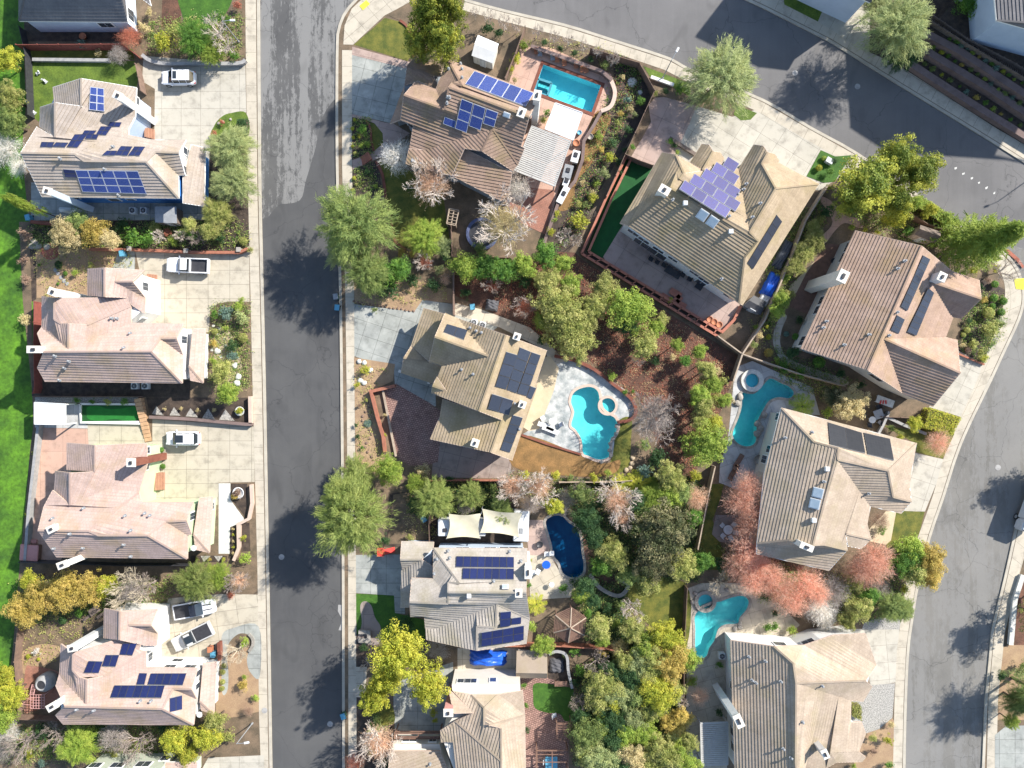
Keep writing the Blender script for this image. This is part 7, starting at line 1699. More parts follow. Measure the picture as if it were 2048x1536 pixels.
b = MB(); q = [P(*C2.px(*p_), 0.4) - o for p_ in ((655, 530), (700, 520), (1690, 1130), (1665, 1165))]
b.bm.faces.new([b.bm.verts.new(v) for v in q]); b.build('soil', M['mulch_dark'], t)
gwall('red seat wall at the far end of the big patio', M['planter_red'], pts('1443 665 1468 640 1482 612', FULL), 0.5, 0.25)
o = C2.p(1330, 850, GZ); b = MB()
for ln in ('1230 830 1330 890', '1300 790 1385 838', '1340 880 1420 925', '1385 838 1345 875'):
    a = [float(x) for x in ln.split()]; b.beam(C2.p(a[0], a[1], 0.5) - o, C2.p(a[2], a[3], 0.5) - o, 0.9, 0.12); b.beam(C2.p(a[0], a[1], 0.3) - o, C2.p(a[2], a[3], 0.3) - o, 0.7, 0.5)
tag(b.build('bench', M['planter_red'], None, loc=o), 'zigzag red timber bench built against the planter rail', 'bench')

# ---------------- vehicles ----------------
def loft(stations, m, name, parent, closed=True):
    """stations: (x, [(y, z), ...]) cross sections with equal point counts, mirrored in y"""
    b = MB(); rings = []
    for x, cs in stations:
        pts_ = [(y, z) for y, z in cs] + [(-y, z) for y, z in reversed(cs)]
        rings.append([b.bm.verts.new((x, y, z)) for y, z in pts_])
    n = len(rings[0])
    for a, c in zip(rings, rings[1:]):
        for i in range(n): b.bm.faces.new((a[i], a[(i + 1) % n], c[(i + 1) % n], c[i]))
    b.bm.faces.new(rings[0][::-1]); b.bm.faces.new(rings[-1])
    return b.build(name, m, parent, smooth_=False)
def wheel(t, x, y, r):
    b = MB(); b.cyl(None, r, 0.26, 18, m=Matrix.Translation((x, y, r)) @ Matrix.Rotation(R(90), 4, 'X')); w = b.build('wheel', M['rubber'], t)
    b = MB(); b.cyl(None, r * 0.6, 0.28, 14, m=Matrix.Translation((x, y, r)) @ Matrix.Rotation(R(90), 4, 'X')); b.build('rim', M['metal_grey'], w)
def car(label, u, v, ang, kind, pm, Ln=4.7, roofm=None, sun=False, bed=None, stripes=False, cat=None):
    c = P(u, v, 1.0); Wd = 0.95 if kind == 'suv' else 0.99
    t = thing('parked_car' if kind == 'suv' else 'pickup_truck', label, cat or ('car' if kind == 'suv' else 'pickup'), (c.x, c.y, GZ + 0.02), R(ang))
    h = Ln / 2; hb = 0.98 if kind == 'suv' else 1.08; zt = 1.66 if kind == 'suv' else 1.85
    def sec(w, z0, z1, z2): return [(w * 0.85, z0), (w, z0 + 0.25), (w, z1), (w * 0.86, z2)]
    if kind == 'suv':
        st = [(-h, sec(Wd * 0.70, .45, .75, .88)), (-h + .12, sec(Wd * 0.86, .32, .85, .98)), (-h + .5, sec(Wd * .97, .25, .9, 1.02)), (-0.5, sec(Wd, .22, .92, 1.02)), (h * .38, sec(Wd, .22, .9, 1.0)), (h * .62, sec(Wd * .98, .24, .82, .93)), (h - .3, sec(Wd * .92, .28, .72, .82)), (h - .08, sec(Wd * .8, .35, .6, .68)), (h, sec(Wd * .6, .42, .55, .6))]
        loft(st, pm, 'body', t)
        cab = [(-h + .22, [(Wd * .62, .9), (Wd * .6, 1.0)]), (-h + .62, [(Wd * .84, .95), (Wd * .70, zt - .06)]), (0.35, [(Wd * .88, .95), (Wd * .74, zt)]), (h * .52, [(Wd * .86, .93), (Wd * .78, 1.0)])]
        loft(cab, M['car_glass'], 'windows', t)
        b = MB(); b.box(Vector((-h + .62 + (0.35 + h - .62) / 2 - 0.0, 0, zt - 0.0)), (0.35 + h - .62 + 0.25, Wd * 1.46, 0.07), bev=0.03); rf = b.build('roof', roofm or pm, t)
        if sun: b = MB(); b.box(Vector((-0.15 if Ln > 4.6 else 0.1, 0, zt + 0.045)), (sun, 1.0, 0.02)); b.build('sunroof', M['car_glass'], rf)
        for s_ in (-1, 1):
            for x in (-h * .15, h * .22, -h * .55): b = MB(); b.bar((x, s_ * Wd * .89, .96), (x - .05, s_ * Wd * .74, zt - .02), .035, 5); b.build('pillar', pm, t)
    else:
        cabf, cabr = h * .38, -h * .10
        st = [(cabr - .02, sec(Wd, .35, 1.0, 1.1)), (cabf, sec(Wd, .33, 1.0, 1.1)), (h * .62, sec(Wd * .98, .35, .98, 1.08)), (h - .35, sec(Wd * .94, .38, .92, 1.02)), (h - .08, sec(Wd * .84, .42, .8, .9)), (h, sec(Wd * .7, .45, .7, .78))]
        loft(st, pm, 'body', t)
        cab = [(cabr - .05, [(Wd * .88, 1.02), (Wd * .74, zt - .06)]), (cabf - .55, [(Wd * .88, 1.02), (Wd * .76, zt)]), (cabf + .12, [(Wd * .86, 1.0), (Wd * .8, 1.1)])]
        loft(cab, M['car_glass'], 'windows', t)
        b = MB(); b.box(Vector(((cabr + cabf - .55) / 2, 0, zt)), (cabf - cabr - .5, Wd * 1.5, .07), bev=.03); rf = b.build('roof', roofm or pm, t)
        if sun: b = MB(); b.box(Vector(((cabr + cabf - .55) / 2, 0, zt + .045)), (sun, .95, .02)); b.build('sunroof', M['car_glass'], rf)
        b = MB(); L_ = cabr + h
        b.box(Vector((-h + L_ / 2, 0, .55)), (L_, Wd * 1.96, .3)); 
        for s_ in (-1, 1): b.box(Vector((-h + L_ / 2, s_ * (Wd - .08), .85)), (L_, .15, .5), bev=.02)
        b.box(Vector((-h + .06, 0, .85)), (.12, Wd * 1.85, .5)); b.box(Vector((cabr - .1, 0, .85)), (.1, Wd * 1.85, .5)); b.build('cargo_bed', pm, t)
        b = MB(); b.box(Vector((-h + L_ / 2, 0, (.73 if bed == 'open' else 1.08))), (L_ - .3, Wd * 1.66, .04)); b.build('bed_liner' if bed == 'open' else 'bed_cover', M['metal_dark'], t)
    if stripes:
        b = MB()
        for s_ in (-.32, .32): b.box(Vector((h * .66, s_, 1.075)), (h * .42, .14, .02), ry=R(4))
        b.build('hood_vent', M['metal_dark'], t)
    r = .36 if kind == 'suv' else .4
    for x in (-h * .60, h * .62):
        for s_ in (-1, 1): wheel(t, x, s_ * (Wd - .12), r)
    for s_ in (-1, 1):
        b = MB(); b.box(Vector((h * (.30 if kind == 'suv' else .36), s_ * (Wd + .12), 1.02)), (.16, .26, .16), bev=.03); b.build('mirror', pm, t)
        b = MB(); b.box(Vector((h - .2, s_ * Wd * .68, .70 if kind == 'suv' else .86)), (.25, .34, .12), bev=.03, rz=-s_ * .35); b.build('headlight', M['metal_white'], t)
        b = MB(); b.box(Vector((-h + .08, s_ * Wd * .74, .85)), (.14, .22, .16), bev=.02); b.build('tail_light', M['plastic_red'], t)
    return t
car('white hatchback with small black sunroof on the driveway beside the blue house', 356, 155, 180, 'suv', M['paint_car_white'], 4.6, sun=.5)
car('white pickup with an open empty bed near the pale house', 375, 531, 178, 'pickup', M['paint_car_white'], 5.6, bed='open')
car('white crossover with a large dark glass roof beside the rose bed', 365, 877, 180, 'suv', M['paint_car_white'], 4.6, sun=1.1)
car('white pickup with black roof and black bed under the lime tree', 389, 1218, 10, 'pickup', M['paint_car_white'], 5.5, M['paint_car_black'], bed='cover', stripes=True)
car('silver pickup with sunroof and covered bed below the lime tree', 384, 1274, 206, 'pickup', M['paint_car_silver'], 5.6, sun=1.0, bed='cover')
# box truck at the right street, white camper and second trailer under the sails
def boxtruck(label, u, v, ang, L_, w, h, cab=True, name='box_truck', cat='truck'):
    c = P(u, v, GZ); t = thing(name, label, cat, (c.x, c.y, 0.02), R(ang))
    b = MB(); b.box(Vector((-.6 if cab else 0, 0, h / 2 + .45)), (L_ - (1.8 if cab else 0), w, h - .5), bev=.08); bd = b.build('cargo_box', M['metal_white'], t)
    b = MB(); b.box(Vector((-.6, 0, h + .21)), (.7, .5, .1), bev=.03); b.build('roof_hatch', M['metal_grey'], bd)
    b = MB()
    for k in range(9): b.box(Vector((-L_ / 2 + 1 + k * .38, w / 2 + .01, 1.5)), (.2, .02, .26 + .1 * (k % 3)))
    b.build('lettering', M['plastic_blue'], bd)
    if cab:
        b = MB(); b.box(Vector((L_ / 2 - .75, 0, 1.3)), (1.6, w * .9, 1.7), bev=.15); cb = b.build('cab', M['metal_white'], t)
        b = MB(); b.box(Vector((L_ / 2 - .02, 0, 1.7)), (.1, w * .75, .6)); b.build('windscreen', M['car_glass'], cb)
    for x in (-L_ * .3, L_ * .3):
        for s_ in (-1, 1): wheel(t, x, s_ * (w / 2 - .15), .42)
    return t
boxtruck('white box truck parked on the right street, cut by the photo edge', 2056, 1006, 250, 7.5, 2.3, 3.0)
t = boxtruck('white camper trailer with a blue flash beside the first shade sail', 926, 1048, 180, 6.2, 2.2, 2.5, False, 'camper_trailer', 'trailer')
b = MB(); b.box(Vector((2.2, .3, 2.76)), (.5, .5, .12), bev=.04); b.build('vent_cover', M['metal_dark'], t)
t = boxtruck('pale trailer almost hidden behind the second shade sail', 1042, 1046, 88, 4.0, 2.0, 2.2, False, 'camper_trailer', 'trailer')

# ---------------- shades, sheds and pergolas ----------------
M['fence_white'] = mat('fence_white', (.50, .49, .46), (.42, .41, .39), 2)
def sail(label, corners, z):
    c = [P(u, v, zz) for (u, v), zz in zip(corners, z)]; o = sum(c, Vector()) / 4; o.z = GZ
    t = thing('shade_sail', label, 'shade sail', o)
    n = 12; b = MB(); g = []
    for i in range(n + 1):
        row = []
        for j in range(n + 1):
            u, v = i / n, j / n
            p = (c[0] * (1 - u) + c[1] * u) * (1 - v) + (c[3] * (1 - u) + c[2] * u) * v
            m_ = sum(c, Vector()) / 4
            pin = 0.14 * (math.sin(math.pi * u) * (abs(2 * v - 1) ** 2) + math.sin(math.pi * v) * (abs(2 * u - 1) ** 2))
            p = p + (m_ - p) * pin - Vector((0, 0, 0.35 * math.sin(math.pi * u) * math.sin(math.pi * v)))
            row.append(b.bm.verts.new(p - o))
        g.append(row)
    for i in range(n):
        for j in range(n): b.bm.faces.new((g[i][j], g[i + 1][j], g[i + 1][j + 1], g[i][j + 1]))
    b.build('cloth', M['fabric_sail'], t, smooth_=True)
    for p in c:
        b = MB(); b.bar(Vector((p.x - o.x, p.y - o.y, 0)), p - o + Vector((0, 0, .1)), .06, 8); b.build('pole', M['metal_grey'], t)
    return t
sail('square tan shade sail beside the white camper', [B3.px(1565, 1030), B3.px(1822, 1025), B3.px(1812, 1225), B3.px(1548, 1225)], (3.6, 3.2, 3.4, 3.0))
sail('wider tan shade sail partly under grey branches', [B3.px(1828, 990), C3.px(140, 1020), C3.px(110, 1215), B3.px(1812, 1180)], (3.4, 3.6, 3.0, 3.2))
def pergola(label, quad, z, m, n, along=0, bw=.09, solid=False, posts=True):
    c = [P(u, v, z) for u, v in quad]; o = sum(c, Vector()) / 4; o.z = GZ
    t = thing('pergola', label, 'pergola', o)
    c = [p - o for p in c]
    if solid:
        b = MB(); b.prism([(p.x, p.y) for p in c], c[0].z - .08, c[0].z); b.build('roof_sheet', m, t)
    else:
        if along: c = c[1:] + c[:1]
        b = MB()
        for i in range(n):
            u = (i + .5) / n; b.beam(c[0].lerp(c[3], u), c[1].lerp(c[2], u), bw, .07)
        sl = b.build('slats', m, t)
        for u in (.03, .5, .97): b = MB(); b.beam(c[0].lerp(c[1], u) - Vector((0, 0, .12)), c[3].lerp(c[2], u) - Vector((0, 0, .12)), .12, .16); b.build('beam', m, t)
    for p in (c if posts else []):
        q = p * .95; b = MB(); b.box(Vector((q.x, q.y, (c[0].z - .1) / 2)), (.15, .15, c[0].z - .1)); b.build('post', m, t)
    for a, d in ((0, 1), (1, 2), (2, 3), (3, 0)): b = MB(); b.beam(c[a] + Vector((0, 0, -.04)), c[d] + Vector((0, 0, -.04)), .1, .2); b.build('edge_beam', m, t)
    return t
pergola('large white slatted patio cover beside the brown house', [T7.px(1480, 740), T7.px(1860, 890), T7.px(1705, 1330), T7.px(1310, 1175)], 2.9, M['fence_white'], 24, bw=.19)
pergola('solid white patio roof between the lattice cover and the pool', [T7.px(1710, 515), T7.px(1975, 610), T7.px(1885, 880), T7.px(1610, 770)], 2.8, M['fabric_white'], 0, solid=True)
pergola('white slatted cover over the side patio of the striped roof house', [C4.px(1538, 1182), C4.px(1756, 1172), C4.px(1756, 1510), C4.px(1546, 1515)], 2.7, M['fence_white'], 22, bw=.17)
pergola('white flat canopy over the terrace beside the putting green', [A3.px(272, 152), A3.px(514, 165), A3.px(514, 328), A3.px(272, 324)], 2.7, M['fabric_white'], 0, solid=True)
pergola('timber arbour over the brown flagstones', [C4.px(405, 1185), C4.px(525, 1185), C4.px(500, 1330), C4.px(410, 1310)], 2.5, M['wood_deck'], 7, bw=.1)
pergola('open timber frame over the blue garden table', [C4.px(245, 1400), C4.px(500, 1400), C4.px(500, 1580), C4.px(245, 1580)], 2.5, M['wood_deck'], 3, bw=.1)
pergola('small white trellis beside the trampoline', [B2.px(1570, 145), B2.px(1645, 160), B2.px(1620, 280), B2.px(1548, 265)], 2.0, M['fence_tan'], 5, bw=.06)
pergola('slatted trellis over the driveway gate of the cream house', [B4.px(1140, 1250), B4.px(1510, 1250), B4.px(1510, 1305), B4.px(1140, 1305)], 2.4, M['wood_deck'], 2, bw=.15)
def shed(label, quad, z0, z1, roofm, wallm, split=None, name='shed'):
    """quad: roof corners in pixels at eave height; split: ridge runs between the midpoints of sides 3-0 and 1-2"""
    c = [P(u, v, z0) for u, v in quad]; o = sum(c, Vector()) / 4; o.z = GZ
    t = thing(name, label, 'shed', o); c = [p - o for p in c]
    s_ = .5 if split is None else split
    r0 = c[0].lerp(c[3], s_) + Vector((0, 0, z1 - z0)); r1 = c[1].lerp(c[2], s_) + Vector((0, 0, z1 - z0))
    b = MB(); b.poly([c[0], c[1], r1, r0]); b.poly([r0, r1, c[2], c[3]]); b.build('roof', roofm, t)
    b = MB(); m_ = sum(c, Vector()) / 4
    b.prism(ccw([((p.x - m_.x) * .9 + m_.x, (p.y - m_.y) * .9 + m_.y) for p in c]), -.1, c[0].z - .03); b.build('wall', wallm, t)
    b = MB()
    for k in range(6): u = k / 5; b.beam(c[3].lerp(c[2], .1 + .8 * u) + Vector((0, 0, -.1)), c[3].lerp(c[2], .1 + .8 * u) + Vector((0, 0, -c[0].z + .2)), .03, .03)
    b.build('batten', M['metal_grey'], t)
    b = MB(); d = (c[2] - c[3]).normalized(); mm = c[3].lerp(c[2], .5) * .95; b.box(Vector((mm.x, mm.y, .95)), (.8, .08, 1.9), math.atan2(d.y, d.x)); b.build('door', M['metal_white'], t)
    return t
shed('white roofed shed in the yard beside the rectangular pool', [B1.px(1795, 275), B1.px(1960, 345), B1.px(1915, 500), B1.px(1745, 438)], 2.4, 2.8, M['fabric_white'], M['wall_cream'])
shed('yellow walled garden shed with a grey roof under the cedar', [D2.px(1232, 275), D2.px(1395, 330), D2.px(1345, 415), D2.px(1180, 350)], 2.3, 2.9, M['wood_grey'], M['trim_tan'])
shed('small tile roofed shed beside the bright green lawn', [C4.px(92, 612), C4.px(332, 622), C4.px(330, 830), C4.px(85, 828)], 2.3, 3.3, M['roof_warm'], M['wall_cream'], .7)
shed('low dark grey storage shed at the corner of the stamped patio', [C2.px(1960, 830), C2.px(2060, 880), C2.px(2010, 985), C2.px(1880, 910)], 1.6, 1.75, M['metal_dark'], M['metal_grey'])
shed('grey lean-to shed against the blue house', [A2.px(1220, 130), A2.px(1390, 130), A2.px(1395, 262), A2.px(1222, 255)], 2.3, 2.35, M['metal_grey'], M['wood_grey'])
shed('white kennel on the patio below the blue wall', [A2.px(468, 135), A2.px(610, 142), A2.px(600, 178), A2.px(470, 172)], 1.3, 1.5, M['fabric_white'], M['metal_white'])
# gazebo with a slatted six-sided roof
o = C4.p(500, 365, GZ); t = thing('gazebo', 'six-sided wooden gazebo with a slatted roof beside the rockery', 'gazebo', o)
rr = 2.3
cs = [Vector((rr * math.cos(R(60 * i + 25)), rr * math.sin(R(60 * i + 25)), 2.3)) for i in range(6)]; ap = Vector((0, 0, 3.4))
for i in range(6):
    a, c = cs[i], cs[(i + 1) % 6]; b = MB()
    for k in range(11):
        u = k / 11; b.beam(a.lerp(ap, u) , c.lerp(ap, u), .12, .05)
    b.build('roof_slats', M['wood_deck'], t)
    b = MB(); b.beam(a + Vector((0, 0, .06)), ap + Vector((0, 0, .06)), .12, .12); b.build('rafter', M['fence_tan'], t)
    b = MB(); b.bar(Vector((a.x * .92, a.y * .92, 0)), Vector((a.x * .92, a.y * .92, 2.3)), .08, 6); b.build('post', M['wood_deck'], t)
b = MB(); b.ball((0, 0, 3.5), .14); b.build('finial', M['wood_deck'], t)
# trampoline
q = B2.p(1830, 345, .9); t = thing('trampoline', 'round trampoline with black mat and grey rim under bare branches', 'trampoline', (q.x, q.y, GZ))
b = MB(); b.cyl(Vector((0, 0, .86)), 1.75, .03, 36); b.build('mat', M['metal_dark'], t)
b = MB(); b.lathe((0, 0, 0), [(1.75, .83), (1.75, .93), (2.15, .93), (2.15, .85)], 36); b.build('pad', mat('pad_blue', (.10, .12, .22), (.08, .1, .18), 2), t)
for i in range(6):
    a = i * math.pi / 3; b = MB(); b.bar((2.05 * math.cos(a), 2.05 * math.sin(a), 0), (2.05 * math.cos(a), 2.05 * math.sin(a), .86), .04); b.build('leg', M['metal_grey'], t)
# water tank
q = A4.p(398, 835, GZ); t = thing('water_tank', 'round grey water tank with dark open top beside the brick circle', 'tank', q)
b = MB(); b.lathe((0, 0, 0), [(1.15, 0), (1.18, .8), (1.12, 1.5), (.75, 2.0), (.62, 2.1), (.55, 1.95), (.5, 1.2)], 26); b.build('shell', M['wall_grey_stone'], t, smooth_=True)
b = MB(); b.cyl(Vector((0, 0, 1.93)), .54, .02, 22); b.build('opening', M['metal_dark'], t)
# tub with pink cover
q = A3.p(250, 1330, .5); t = thing('hot_tub', 'hot tub under a dusty pink cover at the field edge', 'hot tub', (q.x, q.y, GZ), R(-4))
b = MB(); b.box(Vector((0, 0, .42)), (2.3, 2.0, .84), bev=.1); b.build('shell', M['wood_deck'], t); b = MB(); b.box(Vector((0, 0, .9)), (2.45, 2.15, .16), bev=.07); b.build('cover', M['fabric_pink'], t)
b = MB(); b.box(Vector((0, 1.35, .15)), (.9, .5, .3)); b.build('step', M['fabric_pink'], t)
# tarps
def tarp(label, u, v, L_, w, h, ang, m, seed, name='covered_car', cat='tarp'):
    q = P(u, v, h); rnd = np.random.RandomState(seed); b = MB(); n, k = 22, 12; g = []
    ph = rnd.uniform(0, 6, 6)
    for i in range(n + 1):
        row = []
        for j in range(k + 1):
            x, y = (i / n - .5) * 2, (j / k - .5) * 2
            e = max(abs(x) ** 3, abs(y) ** 3); z = h * (1 - e ** 2.5) * (.8 + .2 * math.cos(x * 2.3 + .4)) + .05 * math.sin(7 * x + ph[0] + 3 * y) + .04 * math.sin(13 * y + 5 * x + ph[1])
            row.append(b.bm.verts.new((x * L_ / 2 * (1 + .03 * math.sin(9 * y + ph[2])), y * w / 2 * (1 + .05 * math.sin(8 * x + ph[3])), max(z, .02))))
        g.append(row)
    for i in range(n):
        for j in range(k): b.bm.faces.new((g[i][j], g[i + 1][j], g[i + 1][j + 1], g[i][j + 1]))
    o = b.build(name, m, None, loc=(q.x, q.y, GZ)); o.rotation_euler = (0, 0, R(ang)); return tag(o, label, cat)
tarp('crumpled bright blue tarp over a car on the pad below the grey siding house', 976, 1321, 4.9, 1.95, 1.3, -2, M['tarp_blue'], 1)
tarp('folded blue tarp in the side yard of the big tan house', *D2.px(70, 740), 3.4, 1.7, 1.1, 62, M['tarp_blue'], 2, 'covered_load')
tarp('long dark grey cover in the side yard above the blue tarp', *D2.px(160, 500), 4.2, 1.4, 1.0, 62, mat('cover_grey', (.09, .10, .12), (.07, .08, .1), 2), 3, 'covered_load')
tarp('white crumpled sheet below the blue tarp', *D2.px(10, 855), 1.8, 1.4, .5, 62, M['fabric_white'], 4, 'covered_load')
tarp('dark grey bed cover inside the curved white wall', *C4.px(410, 735), 1.9, 1.9, .5, 0, mat('cover_dark', (.10, .10, .11), (.08, .08, .09), 2), 5, 'covered_load')
tarp('dark square cover on the table above the tan house', *B2.px(1905, 905), 1.7, 1.5, .8, -10, mat('cover_dark', (.1, .1, .1)), 6, 'covered_table')
# ---------------- small things ----------------
def binn(u, v, m, look, ang=0, lidm=None):
    q = P(u, v, 1.0); t = thing('wheelie_bin', place_label(look, u, v, '')[0], 'bin', (q.x, q.y, 0.02 if 520 < u < 690 else GZ), R(ang))
    b = MB(); b.box(Vector((0, 0, .5)), (.5, .6, .95), taper=1.2, bev=.03); b.build('body', m, t)
    b = MB(); b.box(Vector((0, 0, 1.02)), (.66, .78, .08), bev=.03); b.build('lid', lidm or m, t)
    b = MB(); b.bar((-.3, .42, .95), (.3, .42, .95), .03); b.build('handle', M['metal_dark'], t)
    for s_ in (-1, 1): b = MB(); b.cyl(None, .12, .06, 10, m=Matrix.Translation((s_ * .28, .3, .12)) @ Matrix.Rotation(R(90), 4, 'Y')); b.build('wheel', M['rubber'], t)
binn(671, 593, M['plastic_green'], 'grey-green wheelie bin with a pale lid on the road', 8, M['metal_grey']); binn(674, 615, M['metal_dark'], 'black wheelie bin with a shiny lid on the road', -5, M['plastic_blue'])
binn(686, 1433, M['plastic_green'], 'lone dark green bin at the kerb', 20, M['plastic_blue']); binn(56, 435, M['plastic_blue'], 'pale blue bin behind the brick wall', 15)
binn(426, 1309, M['plastic_blue'], 'bright blue wheelie bin against the white wall', 0); binn(420, 1299, M['terracotta'], 'orange bin against the white wall', 0)
binn(945, 614, M['metal_white'], 'pale blue-white bin on the side path', 5, M['plastic_blue']); binn(848, 1038, M['plastic_blue'], 'dull blue bin beside the camper fence', 30); binn(244, 507, M['plastic_blue'], 'small blue crate on the grey slab', 10)
def ac(u, v, ang=0):
    q = P(u, v, .8); t = thing('air_conditioner', place_label('square white air conditioner with round fan grille', u, v, '')[0], 'air conditioner', (q.x, q.y, GZ), R(ang), 'outdoor air conditioning units')
    b = MB(); b.box(Vector((0, 0, .4)), (.85, .85, .8), bev=.04); b.build('casing', M['metal_white'], t)
    b = MB(); b.cyl(Vector((0, 0, .81)), .34, .03, 20); f = b.build('fan_grille', M['metal_dark'], t)
    b = MB(); b.cyl(Vector((0, 0, .84)), .1, .04, 10)
    for k in range(3): b.box(Vector((0, 0, .835)), (.62, .05, .01), R(60 * k))
    b.build('fan_hub', M['metal_grey'], f)
for u, v, a in ((265, 421, 0), (287, 421, 0), (269, 772, 0), (290, 772, 0), (1983, 24, 30), (1993, 8, 30), (1444, 1312, 0), (948, 645, -15), (965, 650, -15)): ac(u, v, a)
def chair(u, v, ang, m, look, grp, lounge=False):
    q = P(u, v, .4); t = thing('sun_lounger' if lounge else 'patio_chair', place_label(look, u, v, '')[0], 'lounger' if lounge else 'chair', (q.x, q.y, GZ), R(ang), grp)
    Ln = 1.9 if lounge else .55; w = .65 if lounge else .6
    b = MB(); b.box(Vector((0, 0, .38)), (Ln, w, .07), bev=.02); b.build('seat', m, t)
    b = MB(); b.box(Vector((-Ln / 2 - (.2 if lounge else .02), 0, .62)), (.6 if lounge else .08, w, .08 if lounge else .5), ry=R(35 if lounge else -12), bev=.02); b.build('backrest', m, t)
    for x in (-.4, .4):
        for s_ in (-1, 1): b = MB(); b.bar((x * Ln, s_ * w * .42, 0), (x * Ln, s_ * w * .42, .38), .025); b.build('leg', M['metal_grey'], t)
def table(u, v, r, m, look, sq=None, ang=0, legm=None, h=.74):
    q = P(u, v, h); t = thing('patio_table', place_label(look, u, v, '')[0], 'table', (q.x, q.y, GZ), R(ang))
    b = MB(); b.cyl(Vector((0, 0, h)), r, .05, 24) if sq is None else b.box(Vector((0, 0, h)), (sq[0], sq[1], .06), bev=.01); b.build('table_top', m, t)
    for i in range(4):
        a = math.pi / 4 + i * math.pi / 2; x, y = (r * .6 * math.cos(a), r * .6 * math.sin(a)) if sq is None else (sq[0] * .42 * (1 if i in (0, 3) else -1), sq[1] * .4 * (1 if i < 2 else -1))
        b = MB(); b.bar((x, y, 0), (x, y, h), .03); b.build('leg', legm or m, t)
table(*C3.px(1755, 1155), .62, M['metal_white'], 'round white dining table')
for dx, dy, a in ((-45, -35, 135), (45, -40, 45), (-40, 45, 225), (20, 60, 290), (55, 20, 350)): chair(*C3.px(1755 + dx, 1155 + dy), a + 180, M['metal_white'], 'white patio chair', 'white chairs round the dining table')
table(*A4.px(745, 295), 0, M['wood_grey'], 'weathered picnic table', (1.5, .9), 35); 
for x, y in ((690, 350), (800, 330)): q = A4.p(x, y, .4); b = MB(); b.box(Vector((0, 0, .42)), (1.3, .35, .06)); b.box(Vector((-.5, 0, .2)), (.08, .3, .4)); b.box(Vector((.5, 0, .2)), (.08, .3, .4)); o = b.build('picnic_bench', M['wood_grey'], None, loc=(q.x, q.y, GZ)); o.rotation_euler = (0, 0, R(35)); tag(o, place_label('grey plank bench', *A4.px(x, y), '')[0], 'bench')
table(*D3.px(900, 245), 0, M['metal_grey'], 'dark square patio table', (1.2, 1.2), 20, M['metal_dark']); table(*D3.px(850, 290), .45, M['metal_white'], 'small round glass table'); table(*D3.px(950, 145), 0, M['paint_white'], 'long white table with red items', (2.4, 1.0), -20)
b = MB(); q = D3.p(935, 150, .8)
for k in range(3): b.box(Vector((-.35 + .35 * k, 0, .03)), (.2, .5, .06), R(-20 + 12 * k), bev=.02)
tag(b.build('folded_cloth', M['plastic_red'], None, loc=(q.x, q.y, GZ + .78)), 'red cloths lying on the long white table', 'cloth')
for x, y, a in ((790, 260, 20), (830, 330, 80), (900, 190, 200), (960, 270, 300), (910, 310, 60)): chair(*D3.px(x, y), a, M['metal_dark'], 'dark patio chair', 'dark chairs of the side patio')
for x, y, a in ((248, 412, 70), (275, 430, 70), (375, 462, 65), (412, 478, 70), (468, 505, 60), (560, 525, 65), (608, 555, 60), (640, 560, 60)): chair(*C1.px(x, y), -a - 20, M['metal_grey'] if x % 2 else M['terracotta'], 'grey poolside armchair' if x % 2 else 'rust cushioned poolside armchair', 'armchairs along the pool patio wall')
for x, y, a in ((1840, 610, 58), (1805, 690, 58)): chair(*C3.px(x, y), a, M['wood_deck'], 'brown wooden sun lounger', 'wooden loungers by the teal pool', True)
for x, y, a in ((335, 345, -22), (370, 375, -22)): chair(*C3.px(x, y), a, M['metal_white'], 'white sun lounger', 'white loungers on the marbled deck', True)
table(*C3.px(370, 300), .4, M['metal_white'], 'small white round table'); 
for x, y, a in ((300, 275, 30), (440, 325, 200)): chair(*C3.px(x, y), a, M['metal_white'], 'white deck chair', 'white chairs on the marbled deck')
for x, y, a in ((1150, 545, -30), (1200, 570, -30), (1250, 590, 150), (1300, 620, -30), (1345, 650, 150), (1400, 670, -30), (1450, 700, 150)): chair(*C2.px(x, y), a, M['metal_dark'], 'black patio armchair', 'black armchairs along the big patio wall')
table(*C2.px(1320, 650), 0, M['metal_dark'], 'long black dining table', (2.2, .9), -32)
table(*C2.px(1530, 755), 0, M['metal_dark'], 'square black tub cover', (1.0, 1.0), -32)
table(*C4.px(365, 1500), 0, M['plastic_blue'], 'bright blue garden table', (1.6, 1.9), 0); table(*C4.px(440, 870), 0, M['wood_deck'], 'brown plank table on the green lawn', (1.7, .7), 0)
for x, y, a in ((320, 1480, 0), (390, 1120, 10)): chair(*C4.px(x, y), a, M['metal_white'], 'white garden chair', 'white chairs of the flagstone garden')
for x, y, a in ((330, 1345, 0), (370, 1340, 0), (225, 1490, 20), (260, 1480, 60)): chair(*C3.px(x, y), a, M['metal_white'], 'white chair on the round patio', 'white chairs by the deep blue pool')
table(*C3.px(325, 1430), .55, M['tarp_blue'], 'round blue float or table'); table(*C4.px(368, 90), .35, M['metal_white'], 'small white stool')
def pot(u, v, r, m, look, plantt=None):
    q = P(u, v, .4); t = thing('plant_pot', place_label(look, u, v, '')[0], 'pot', (q.x, q.y, GZ))
    b = MB(); b.lathe((0, 0, 0), [(r * .65, 0), (r, .5), (r * 1.05, .52), (r * .85, .5), (r * .8, .42)], 18); b.build('pot_body', m, t, smooth_=True)
    if plantt: k = obj('foliage', PROTO['s'][0], t, None, (0, 0, .6)); k.scale = (r * 1.1, r * 1.1, r); setmat(k, L[plantt])
for x, y in ((1610, 1020), (1645, 1040), (1685, 1062)): pot(*C2.px(x, y), .42, M['terracotta'], 'round clay pot')
